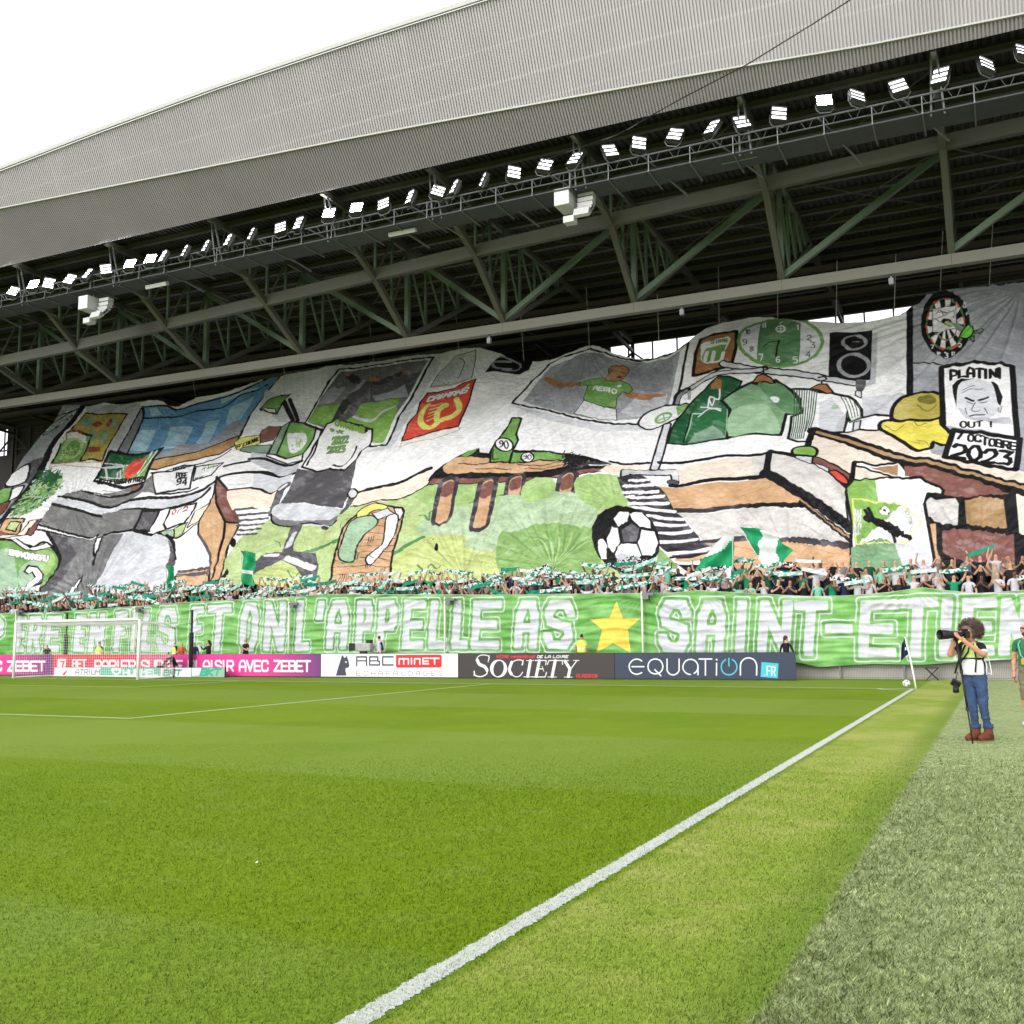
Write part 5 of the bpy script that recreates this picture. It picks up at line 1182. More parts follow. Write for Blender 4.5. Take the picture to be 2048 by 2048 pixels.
['l', 'G2', 11, [-3530, 1470, -7, 12, -6, 19, 2, 8, 10, -4, 8, -11, 6, -20, -3, -8, -10, 4]],
['l', 'G2', 11, [-3510, 1463, -11, 39, 31, -47, -11, 39]],
['l', 'G2', 11, [-3486, 1453, -11, 39, 31, -46, -10, 39]],
['l', 'G2', 11, [-3452, 1476, -20, 7, 11, -39, 19, -7]],
['l', 'G2', 11, [-3467, 1464, 17, -7]],
['l', 'G2', 11, [-3426, 1459, -6, 9, -12, 4, -2, -6, 5, -9, 17, -12, 4, -10, -1, -6, -12, 5, -6, 9]],
['l', 'K', 15, [-3657, 1408, 0, 13, 16, 0, 9, -14, 1, -13, -14, -26, 25, -1]],
['l', 'K', 15, [-3605, 1367, -13, 16, -6, 21, 3, 16, 10, 0, 12, -17, 6, -21, -2, -16, -10, 1]],
['l', 'K', 15, [-3592, 1406, 1, 13, 15, 0, 8, -14, 2, -13, -15, -26, 25, -1]],
['l', 'K', 15, [-3560, 1405, 1, 13, 15, 0, 9, -14, 1, -13, -14, -26, 24, -1]],
['l', 'G', 11, [-3657, 1408, 0, 13, 16, 0, 9, -14, 1, -13, -14, -26, 25, -1]],
['l', 'G', 11, [-3605, 1367, -13, 16, -6, 21, 3, 16, 10, 0, 12, -17, 6, -21, -2, -16, -10, 1]],
['l', 'G', 11, [-3592, 1406, 1, 13, 15, 0, 8, -14, 2, -13, -15, -26, 25, -1]],
['l', 'G', 11, [-3560, 1405, 1, 13, 15, 0, 9, -14, 1, -13, -14, -26, 24, -1]],
['l', 'K', 15, [-3664, 1330, 1, 13, 16, -1, 10, -13, 1, -13, -16, -26, 27, -1]],
['l', 'K', 15, [-3609, 1289, -13, 16, -6, 21, 3, 15, 11, 0, 13, -16, 6, -21, -3, -16, -11, 1]],
['l', 'K', 15, [-3594, 1327, 2, 13, 16, 0, 9, -14, 2, -13, -17, -25, 27, -1]],
['l', 'K', 15, [-3563, 1339, 27, -1, -7, -20, 12, -6, 8, -16, -3, -10, -21, 1]],
['l', 'G', 11, [-3664, 1330, 1, 13, 16, -1, 10, -13, 1, -13, -16, -26, 27, -1]],
['l', 'G', 11, [-3609, 1289, -13, 16, -6, 21, 3, 15, 11, 0, 13, -16, 6, -21, -3, -16, -11, 1]],
['l', 'G', 11, [-3594, 1327, 2, 13, 16, 0, 9, -14, 2, -13, -17, -25, 27, -1]],
['l', 'G', 11, [-3563, 1339, 27, -1, -7, -20, 12, -6, 8, -16, -3, -10, -21, 1]],
['l', 'G', 8, [-3636, 1455, 9, 27, 33, -36, -57, 28, 59, -9, -44, -10]],
['p', 'G', 0, '', [-3667, 1481, 1, -5, 0, -4, -3, -4, -4, -1, -6, 0, -6, 2, -6, 3, -6, 4, -5, 5, -4, 6, -1, 5, 0, 4, 3, 4, 4, 1, 5, 0, 7, -2, 6, -3, 6, -4, 5, -5]],
['p', 'T', 11, 'K', [-3146, 576, 50, 84, 67, 67, 189, -44, 34, -38, 47, -163, 61, -251, 84, -226, -374, 15, -101, 266, -67, 228]],
['l', 'K2', 4, [-3179, 597, 173, 10, 193, -26]],
['l', 'K2', 4, [-3157, 530, 180, 11, 186, -25]],
['l', 'K2', 4, [-3134, 464, 185, 11, 179, -23]],
['l', 'K2', 4, [-3112, 400, 191, 11, 172, -21]],
['l', 'K2', 4, [-3091, 336, 197, 12, 166, -20]],
['l', 'K2', 4, [-3070, 274, 202, 12, 160, -19]],
['l', 'K2', 4, [-3049, 213, 207, 12, 154, -17]],
['l', 'K2', 4, [-3028, 153, 212, 12, 147, -16]],
['l', 'K2', 4, [-3008, 94, 217, 12, 142, -14]],
['l', 'K2', 4, [-3194, 575, 22, -65]],
['l', 'K2', 4, [-3068, 503, 20, -62]],
['l', 'K2', 4, [-2947, 435, 19, -61]],
['l', 'K2', 4, [-2829, 368, 17, -59]],
['l', 'K2', 4, [-3072, 327, 20, -60]],
['l', 'K2', 4, [-2953, 262, 19, -58]],
['l', 'K2', 4, [-2838, 199, 18, -56]],
['l', 'K2', 4, [-2726, 139, 16, -55]],
['l', 'K2', 4, [-2959, 96, 18, -56]],
['l', 'K2', 4, [-3055, 509, 20, -62]],
['l', 'K2', 4, [-2934, 440, 19, -61]],
['l', 'K2', 4, [-2817, 374, 17, -60]],
['l', 'K2', 4, [-3060, 332, 20, -60]],
['l', 'K2', 4, [-2941, 268, 19, -59]],
['l', 'K2', 4, [-2826, 205, 17, -57]],
['l', 'K2', 4, [-2715, 144, 17, -55]],
['l', 'K2', 4, [-2947, 102, 18, -56]],
['l', 'K2', 4, [-3043, 515, 20, -62]],
['l', 'K2', 4, [-2922, 446, 19, -61]],
['l', 'K2', 4, [-2805, 379, 18, -59]],
['l', 'K2', 4, [-3047, 338, 19, -60]],
['l', 'K2', 4, [-2929, 273, 19, -58]],
['l', 'K2', 4, [-2814, 211, 17, -57]],
['l', 'K2', 4, [-2703, 150, 16, -55]],
['l', 'K2', 4, [-2935, 107, 18, -56]],
['l', 'K2', 4, [-3030, 521, 20, -63]],
['p', 'W2', 6, 'K', [-2898, 689, 61, -12, 31, -44, 5, -69, -53, 62]],
['q', 'Y', 7, 'K', [-3093, 584, -26, 72, 46, 61, 64, 8, 65, -18, -6, -31, -71, -11, -31, -62]],
['p', 'w3', 6, 'K', [-3021, 641, 88, 42, 67, -50, -66, -23, -26, -26]],
['p', 'DG', 0, '', [-2981, 355, 49, -89, 20, -85, -94, 4, 28, 41]],
['q', 'S', 8, 'K', [-3131, 575, 100, 46, 73, -37, 6, -58, -30, -82, 3, -89, 49, -132, -3, -26, -76, 15, -59, 73, -40, 146]],
['q', 'W', 8, 'K', [-2912, 603, 77, 10, 59, -173, 7, -109, -20, -147, -23, -17, -39, 42, 3, 52, 28, 95]],
['l', 'g2', 4, [-2857, 251, 54, -29]]],
top=[-6973, 1532, -6962, 1630, -6895, 1799, -6962, 2139, -6774, 2146, -6490, 2173, -6354, 2139, -6182, 2157, -5961, 2102, -5829, 2104, -5630, 2112, -5536, 2079, -5460, 2027, -5353, 1992, -5304, 2025, -5220, 2089, -4997, 2105, -4832, 2144, -4728, 2193, -4669, 2230, -4627, 2269, -4434, 2222, -3964, 2200, -3513, 2190, -3167, 2163, -2951, 2165, -2790, 2159, -2630, 2077, -2621, 2075, -2543, 2020, -2436, 1960, -2334, 1946, -2237, 1940, -2148, 1966, -2054, 2006, -2003, 2027, -1924, 2010, -1814, 1924, -1662, 1834, -1526, 1805, -1401, 1823, -1293, 1937, -1235, 1998, -948, 2043, -863, 2022, -701, 1934, -540, 1879, -419, 1841, -269, 1826, -155, 1847, -107, 1893, -59, 1922, -19, 1981, 94, 2014, 211, 1994, 335, 2012, 444, 2048, 596, 2090],
bot=[-5629, 14, -5561, 27, -5058, 25, -5033, 71, -4802, 66, -4476, 28, -4176, 72, -4061, 60, -3506, 88, -3261, 41, -3001, 76, -2624, 40, -2567, 90, -2226, 61, -1948, 72, -1851, 75, -1705, 87, -1488, 90, -1370, 66, -1292, 87, -1114, 113, -1061, 72, -942, 57, -583, 48, -334, 29, -268, 16, -153, 15, 2, 52, 152, 8, 331, 12, 439, 2],
g=[
[4.32, 19.82, 14, 1.0],
[-17.18, 0.83, 6, 1],
[-14.89, 5.27, 3, 0.5],
[-48.17, 0.23, 9, 0.8],
[-38.88, 1.21, 6, 0.7],
[-31.16, 0.86, 4, 0.6],
[-21.89, 0.45, 6, 0.8],
[1.69, -0.1, 7, 0.9],
[-5.93, 0.86, 6, 0.8],
[-20.02, 20.24, 5, 0.5],
[-56.54, 9.5, 5, 0.6],
[-2.17, 0.27, 8, 0.9],
[-55.52, 20.81, 4, 0.5]]),
ppl=[
[-41.54, 5.0, 1.52, 'a'],
[-38.15, 5.2, 1.65, 'b'],
[-33.39, 5.4, 1.61, 'c'],
[-32.8, 5.2, 1.56, 'd'],
[-32.21, 5.4, 1.58, 'e'],
[-31.27, 5.3, 1.62, 'f'],
[-28.81, 5.0, 1.72, 'g'],
[-22.21, 5.9, 1.79, 'h'],
[-12.74, 5.9, 1.78, 'i'],
[-4.77, 5.95, 1.58, 'j'],
[1.18, 6.1, 1.58, 'k']],
flags=[['a', [[-7.99, 8.2, 5.27], [-7.1, 8.2, 5.62], [-7.18, 8.2, 3.26], [-8.75, 8.2, 4.0]]], ['b', [[-6.94, 8.6, 6.0], [-5.67, 8.6, 5.66], [-4.86, 8.6, 4.87], [-5.86, 8.6, 4.04]]], ['c', [[-37.46, 8.8, 5.54], [-36.97, 8.8, 5.49], [-36.86, 8.8, 3.86], [-37.19, 8.8, 3.84]]], ['d', [[-32.47, 8.8, 6.17], [-31.61, 8.8, 5.99], [-31.48, 8.8, 4.29], [-32.23, 8.8, 4.38]]]])
COL = {'K': (22, 20, 24), 'K2': (62, 58, 66), 'W': (238, 238, 243), 'W2': (225, 226, 234), 'w2': (205, 207, 216), 'w3': (210, 212, 222), 'g': (118, 118, 120), 'g2': (88, 86, 92), 'g3': (160, 163, 172), 'g4': (190, 192, 202), 'g5': (140, 143, 152), 'G': (112, 166, 76), 'G2': (128, 178, 70), 'G3': (132, 174, 92), 'L': (180, 203, 134), 'L2': (160, 196, 114), 'L3': (182, 204, 132), 'D': (22, 92, 52), 'D2': (30, 110, 62), 'DG': (78, 140, 82), 'DG2': (112, 160, 82), 'S': (160, 195, 160), 'S2': (125, 160, 135), 'S3': (174, 200, 160), 'SG': (88, 140, 92), 'SG2': (120, 165, 120), 'WG': (150, 190, 150), 'WG2': (60, 95, 60), 'P': (242, 225, 208), 'P2': (228, 214, 200), 'P3': (206, 202, 200), 'T': (208, 164, 118), 'TB': (176, 118, 68), 'TB2': (170, 112, 62), 'B': (132, 84, 76), 'B2': (120, 66, 52), 'R': (228, 66, 38), 'R2': (150, 55, 35), 'O': (180, 160, 60), 'O2': (185, 140, 85), 'O3': (170, 135, 90), 'O4': (120, 110, 30), 'Y': (232, 228, 110), 'Y2': (192, 206, 122), 'Y3': (224, 210, 50), 'Y4': (185, 170, 60), 'NG': (120, 215, 50), 'bl': (100, 160, 212), 'lb': (168, 210, 235), 'pink': (232, 62, 150), 'purp': (110, 60, 125), 'red': (228, 50, 80), 'wht': (238, 238, 245), 'anth': (62, 56, 58), 'navb': (52, 62, 84), 'navy': (66, 66, 86), 'red2': (235, 40, 50), 'lil': (105, 105, 145), 'cyan': (70, 190, 215), 'teal': (110, 190, 165), 'grn': (150, 185, 160), 'cyg': (60, 170, 140)}
# ------------------------------------------------------------------ helpers
rng=random.Random(7); nrg=np.random.default_rng(11)
def lin(c):
    return tuple((v/255/12.92 if v/255<=.04045 else ((v/255+.055)/1.055)**2.4) for v in c)
MATS={}
def mat(name,c,rough=.7,var=.12,scale=8,metal=0,bump=0,bscale=60,emit=None,estr=0,spec=.3,alpha=1,trans=0):
    if name in MATS: return MATS[name]
    m=bpy.data.materials.new(name); m.use_nodes=True; n=m.node_tree; b=n.nodes['Principled BSDF']
    b.inputs['Roughness'].default_value=rough; b.inputs['Metallic'].default_value=metal; b.inputs['Specular IOR Level'].default_value=spec
    L=n.links.new
    tc=n.nodes.new('ShaderNodeTexCoord'); no=n.nodes.new('ShaderNodeTexNoise'); no.inputs['Scale'].default_value=scale; no.inputs['Detail'].default_value=6
    L(tc.outputs['Object'],no.inputs['Vector'])
    mx=n.nodes.new('ShaderNodeMix'); mx.data_type='RGBA'
    mx.inputs['A'].default_value=(*[max(0,v*(1-var*2)) for v in c],1); mx.inputs['B'].default_value=(*[min(1,v*(1+var*1.6)) for v in c],1)
    L(no.outputs['Fac'],mx.inputs['Factor']); L(mx.outputs['Result'],b.inputs['Base Color'])
    if bump:
        n2=n.nodes.new('ShaderNodeTexNoise'); n2.inputs['Scale'].default_value=bscale; n2.inputs['Detail'].default_value=4
        L(tc.outputs['Object'],n2.inputs['Vector']); bp=n.nodes.new('ShaderNodeBump'); bp.inputs['Strength'].default_value=bump; bp.inputs['Distance'].default_value=.02
        L(n2.outputs['Fac'],bp.inputs['Height']); L(bp.outputs[0],b.inputs['Normal'])
    if emit: b.inputs['Emission Color'].default_value=(*emit,1); b.inputs['Emission Strength'].default_value=estr
    MATS[name]=m; return m
def smat(name,rgb,k=.85,**kw): return mat(name,tuple(v*k for v in lin(rgb)),**kw)
def link(o,parent=None):
    COLL.objects.link(o)
    if parent: o.parent=parent
    return o
def mk(name,me,m=None,parent=None,loc=None,rot=None):
    o=bpy.data.objects.new(name,me)
    if m is not None:
        if isinstance(m,(list,tuple)):
            for a in m: me.materials.append(a)
        elif not me.materials: me.materials.append(m)
    if loc: o.location=loc
    if rot: o.rotation_euler=rot
    return link(o,parent)
def tag(o,label=None,cat=None,group=None,kind=None):
    if label: o['label']=label
    if cat: o['category']=cat
    if group: o['group']=group
    if kind: o['kind']=kind
    return o
def empty(name,loc=(0,0,0),rz=0):
    o=bpy.data.objects.new(name,None); o.location=loc; o.rotation_euler=(0,0,rz); o.empty_display_size=.2; return link(o)
class MB:
    def __init__(s): s.v=[];s.f=[];s.mi=[]
    def add(s,v,f,mi=0):
        b=len(s.v); s.v+= [tuple(a) for a in v]; s.f+=[tuple(b+i for i in q) for q in f]; s.mi+=[mi]*len(f)
    def box(s,x0,x1,y0,y1,z0,z1,mi=0):
        s.add([(x0,y0,z0),(x1,y0,z0),(x1,y1,z0),(x0,y1,z0),(x0,y0,z1),(x1,y0,z1),(x1,y1,z1),(x0,y1,z1)],[(0,3,2,1),(4,5,6,7),(0,1,5,4),(1,2,6,5),(2,3,7,6),(3,0,4,7)],mi)
    def bar(s,a,b,w,h=None,mi=0,n=4,up=(0,0,1)):
        a=Vector(a);b=Vector(b);h=h or w;d=(b-a).normalized();u=Vector(up)
        if abs(d.dot(u))>.98:u=Vector((0,1,0))
        sx=d.cross(u).normalized();sy=sx.cross(d)
        vs=[]
        for q in (a,b):
            for i in range(n):
                if n==4: cx,cy=((-1,-1),(1,-1),(1,1),(-1,1))[i]; vs.append(q+sx*cx*w/2+sy*cy*h/2)
                else: t=2*math.pi*i/n; vs.append(q+sx*math.cos(t)*w/2+sy*math.sin(t)*h/2)
        s.add(vs,[(i,(i+1)%n,n+(i+1)%n,n+i) for i in range(n)]+[tuple(range(n))[::-1],tuple(range(n,2*n))],mi)
    def tube(s,pts,r,n=6,mi=0):
        P=[Vector(q) for q in pts];vs=[];k=len(P)
        for i,q in enumerate(P):
            d=(P[min(i+1,k-1)]-P[max(i-1,0)]).normalized();u=Vector((0,0,1))
            if abs(d.dot(u))>.95:u=Vector((0,1,0))
            sx=d.cross(u).normalized();sy=sx.cross(d);rr=r[i] if isinstance(r,(list,tuple)) else r
            vs+=[q+sx*math.cos(2*math.pi*j/n)*rr+sy*math.sin(2*math.pi*j/n)*rr for j in range(n)]
        s.add(vs,[(i*n+j,i*n+(j+1)%n,(i+1)*n+(j+1)%n,(i+1)*n+j) for i in range(k-1) for j in range(n)]+[tuple(range(n))[::-1],tuple(range((k-1)*n,k*n))],mi)
    def ball(s,c,rx,ry,rz,nu=10,nv=7,mi=0,noise=0):
        vs=[];c=Vector(c)
        for i in range(nv+1):
            ph=math.pi*i/nv
            for j in range(nu):
                t=2*math.pi*j/nu;k=1+(rng.random()-.5)*noise
                vs.append(c+Vector((rx*math.sin(ph)*math.cos(t)*k,ry*math.sin(ph)*math.sin(t)*k,rz*math.cos(ph)*k)))
        s.add(vs,[(i*nu+j,(i+1)*nu+j,(i+1)*nu+(j+1)%nu,i*nu+(j+1)%nu) for i in range(nv) for j in range(nu)],mi)
    def mesh(s,name,smooth=False):
        me=bpy.data.meshes.new(name);me.from_pydata(s.v,[],s.f);
        if any(s.mi): me.polygons.foreach_set('material_index',s.mi)
        if smooth: me.polygons.foreach_set('use_smooth',[True]*len(s.f))
        me.update(); return me
    def obj(s,name,m=None,parent=None,loc=None,rot=None,smooth=False): return mk(name,s.mesh(name,smooth),m,parent,loc,rot)
def grid_mesh(name,X,Y,Z,UV=None,smooth=True,thick=0):
    h,wd=X.shape;co=np.stack([X,Y,Z],-1).reshape(-1,3).astype(np.float32)
    me=bpy.data.meshes.new(name);idx=np.arange(h*wd).reshape(h,wd)
    q=np.stack([idx[:-1,:-1],idx[:-1,1:],idx[1:,1:],idx[1:,:-1]],-1).reshape(-1,4)
    me.vertices.add(len(co));me.vertices.foreach_set('co',co.ravel())
    me.loops.add(q.size);me.loops.foreach_set('vertex_index',q.ravel().astype(np.int32))
    me.polygons.add(len(q));me.polygons.foreach_set('loop_start',np.arange(0,q.size,4,dtype=np.int32))
    me.update(calc_edges=True)
    if smooth: me.polygons.foreach_set('use_smooth',np.ones(len(q),dtype=bool))
    if UV is not None:
        uv=me.uv_layers.new(name='UVMap');u=UV.reshape(-1,2)[q.ravel()].astype(np.float32);uv.data.foreach_set('uv',u.ravel())
    me.validate();me.update();return me
# ------------------------------------------------------------------ paint: rasterises the flat artwork printed on cloths and boards
def undelta(f):
    o=list(f[:2])
    for i in range(2,len(f)):o.append(f[i]+o[i-2])
    return o
def smooth(f,closed):
    P=np.array(f,float).reshape(-1,2);n=len(P);out=[]
    if n<3:return list(f)
    for i in range(n if closed else n-1):
        g=lambda j:P[j%n] if closed else P[min(max(j,0),n-1)]
        a,b,c,d=g(i-1),g(i),g(i+1),g(i+2)
        for u in (0,.34,.67):out.append(.5*((2*b)+(-a+c)*u+(2*a-5*b+4*c-d)*u*u+(-a+3*b-3*c+d)*u**3))
    if not closed:out.append(P[-1])
    return [float(v) for q in out for v in q]
class Canvas:
    def __init__(s,x0,x1,y0,y1,ppm,bg):
        s.x0,s.y0,s.k=x0,y0,ppm;s.w=int((x1-x0)*ppm);s.h=int((y1-y0)*ppm);s.x1,s.y1=x0+s.w/ppm,y0+s.h/ppm
        s.a=np.empty((s.h,s.w,3),np.float32);s.a[:]=bg
    def px(s,flat,j=0):
        q=np.array(flat,float).reshape(-1,2)/100;q=(q-[s.x0,s.y0])*s.k
        return q
    def mixin(s,ys,xs,cov,col):
        r=s.a[ys,xs];r+=(np.array(col,np.float32)-r)*cov[...,None]
    def poly(s,flat,col,SS=3):
        q=s.px(flat)
        y0=max(0,int(q[:,1].min()));y1=min(s.h,int(q[:,1].max())+2);x0=max(0,int(q[:,0].min())-1);x1=min(s.w,int(q[:,0].max())+3)
        if y1<=y0 or x1<=x0:return
        cov=np.zeros((y1-y0,x1-x0),np.float32);xa=q[:,0];ya=q[:,1];xb=np.roll(xa,-1);yb=np.roll(ya,-1);W=x1-x0
        for r in range((y1-y0)*SS):
            yy=y0+(r+.5)/SS;m=((ya<=yy)&(yb>yy))|((yb<=yy)&(ya>yy))
            if not m.any():continue
            xs=np.sort(xa[m]+(yy-ya[m])*(xb[m]-xa[m])/(yb[m]-ya[m]))-x0;row=cov[r//SS]
            for i in range(0,len(xs)-1,2):
                a=min(max(xs[i],0),W-1e-3);b=min(max(xs[i+1],0),W-1e-3)
                if b<=a:continue
                ia,ib=int(a),int(b)
                if ia==ib:row[ia]+=(b-a)/SS
                else:
                    row[ia]+=(ia+1-a)/SS;row[ib]+=(b-ib)/SS
                    if ib>ia+1:row[ia+1:ib]+=1/SS
        s.mixin(slice(y0,y1),slice(x0,x1),np.clip(cov,0,1),col)
    def segd(s,q,r):
        """min distance field to polyline q within padded bbox"""
        y0=max(0,int(q[:,1].min()-r-2));y1=min(s.h,int(q[:,1].max()+r+3));x0=max(0,int(q[:,0].min()-r-2));x1=min(s.w,int(q[:,0].max()+r+3))
        if y1<=y0 or x1<=x0:return None
        return y0,y1,x0,x1
    def stroke(s,flat,w,col,wob=0):
        q=s.px(flat);r=w/100*s.k/2
        bb=s.segd(q,r)
        if bb is None:return
        y0,y1,x0,x1=bb;D=np.full((y1-y0,x1-x0),1e9,np.float32)
        for i in range(max(1,len(q)-1)):
            a=q[i];b=q[min(i+1,len(q)-1)];b2=s.segd(np.array([a,b]),r)
            if b2 is None:continue
            v0,v1,u0,u1=b2;Y,X=np.mgrid[v0:v1,u0:u1];X=X+.5-a[0];Y=Y+.5-a[1];d=b-a;L2=d@d+1e-9
            t=np.clip((X*d[0]+Y*d[1])/L2,0,1);dd=np.hypot(X-t*d[0],Y-t*d[1])
            if wob:dd=dd+wob*r*np.sin(np.hypot(X+a[0],Y+a[1])*.35+a[0])
            sub=D[v0-y0:v1-y0,u0-x0:u1-x0];np.minimum(sub,dd,out=sub)
        s.mixin(slice(y0,y1),slice(x0,x1),np.clip(r-D+.5,0,1)*min(1,max(.55,2*r)),col)
    def ops(s,ops,C,f=1.0,wob=.05):
        rr=random.Random(3)
        for o in ops:
            g=undelta(o[-1])
            if o[0] in 'pq':
                if o[0]=='q':g=smooth(g,True)
                s.poly(g,C(o[1]))
                if o[2]:s.stroke(g+g[:2],o[2]*f,C(o[3]),wob)
            elif o[0] in 'lc':s.stroke(smooth(g,False) if o[0]=='c' else g,max(o[2],1)*f,C(o[1]),wob)
            else:
                _,cols,wd,ln,n,pl=o;pl=g;P=np.array(pl,float).reshape(-1,2);c=P.mean(0);K=len(P)
                for i in range(n):
                    k=rr.randrange(K);a,b=P[k],P[(k+1)%K];u=rr.random();e=a+(b-a)*u;t=math.sqrt(rr.random());q=c+(e-c)*t
                    an=rr.random()*6.28;L=ln*(.4+rr.random()*.8);d=np.array([math.cos(an),math.sin(an)])*L/2
                    s.stroke([q[0]-d[0],q[1]-d[1],q[0],q[1]+L*.1,q[0]+d[0],q[1]+d[1]],wd*(.7+rr.random()*.6),C(cols[rr.randrange(len(cols))]))
    def image(s,name):
        im=bpy.data.images.new(name,s.w,s.h,float_buffer=True);im.colorspace_settings.name='Non-Color'
        buf=np.ones((s.h,s.w,4),np.float32);buf[...,:3]=s.a;im.pixels.foreach_set(buf.ravel());im.update();im.pack();return im
    def uv(s,S,T):return np.stack([(S-s.x0)/(s.x1-s.x0),(T-s.y0)/(s.y1-s.y0)],-1)
def paint_mat(name,img,rough=.8,bump=.25,bscale=7,mottle=.1,streak=True,emis=0,transl=0):
    m=bpy.data.materials.new(name);m.use_nodes=True;n=m.node_tree;b=n.nodes['Principled BSDF'];L=n.links.new
    b.inputs['Roughness'].default_value=rough;b.inputs['Specular IOR Level'].default_value=.25
    tx=n.nodes.new('ShaderNodeTexImage');tx.image=img;tx.extension='EXTEND';uv=n.nodes.new('ShaderNodeUVMap');L(uv.outputs[0],tx.inputs[0])
    tc=n.nodes.new('ShaderNodeTexCoord');mp=n.nodes.new('ShaderNodeMapping');mp.inputs['Scale'].default_value=(1.6,3.4,3.4) if streak else (1,1,1);L(tc.outputs['Object'],mp.inputs[0])
    no=n.nodes.new('ShaderNodeTexNoise');no.inputs['Scale'].default_value=1.6;no.inputs['Detail'].default_value=9;no.inputs['Roughness'].default_value=.72;L(mp.outputs[0],no.inputs['Vector'])
    mr=n.nodes.new('ShaderNodeMapRange');mr.inputs['From Min'].default_value=.3;mr.inputs['From Max'].default_value=.7;mr.inputs['To Min'].default_value=1-mottle*1.5;mr.inputs['To Max'].default_value=1+mottle*.7;L(no.outputs['Fac'],mr.inputs['Value'])
    vm=n.nodes.new('ShaderNodeVectorMath');vm.operation='SCALE';L(tx.outputs['Color'],vm.inputs[0]);L(mr.outputs[0],vm.inputs['Scale']);L(vm.outputs[0],b.inputs['Base Color'])
    if bump:
        n2=n.nodes.new('ShaderNodeTexNoise');n2.inputs['Scale'].default_value=bscale;n2.inputs['Detail'].default_value=5;L(tc.outputs['Object'],n2.inputs['Vector'])
        bp=n.nodes.new('ShaderNodeBump');bp.inputs['Strength'].default_value=bump;bp.inputs['Distance'].default_value=.05;L(n2.outputs['Fac'],bp.inputs['Height']);L(bp.outputs[0],b.inputs['Normal'])
    if streak:
        vo=n.nodes.new('ShaderNodeTexVoronoi');vo.feature='DISTANCE_TO_EDGE';vo.inputs['Scale'].default_value=1.1
        mp2=n.nodes.new('ShaderNodeMapping');mp2.inputs['Rotation'].default_value=(.3,.6,.5);mp2.inputs['Scale'].default_value=(.45,1.5,1.1);dn=n.nodes.new('ShaderNodeTexNoise');dn.inputs['Scale'].default_value=.7;dn.inputs['Detail'].default_value=3
        ad=n.nodes.new('ShaderNodeVectorMath');ad.operation='MULTIPLY_ADD';ad.inputs[1].default_value=(1.4,1.4,1.4);L(tc.outputs['Object'],dn.inputs['Vector']);L(dn.outputs['Color'],ad.inputs[0]);L(tc.outputs['Object'],ad.inputs[2]);L(ad.outputs[0],mp2.inputs[0]);L(mp2.outputs[0],vo.inputs['Vector'])
        m3=n.nodes.new('ShaderNodeMapRange');L(vo.outputs['Distance'],m3.inputs['Value']);m3.inputs['From Max'].default_value=.16
        b2=n.nodes.new('ShaderNodeBump');b2.inputs['Strength'].default_value=.34;b2.inputs['Distance'].default_value=.05;L(m3.outputs[0],b2.inputs['Height']);L(bp.outputs[0],b2.inputs['Normal']);L(b2.outputs[0],b.inputs['Normal'])
    if emis:
        L(vm.outputs[0],b.inputs['Emission Color']);b.inputs['Emission Strength'].default_value=emis
    return m
CL={k:tuple(x*.76 for x in lin(v)) for k,v in COL.items()}
C=lambda k:CL[k]
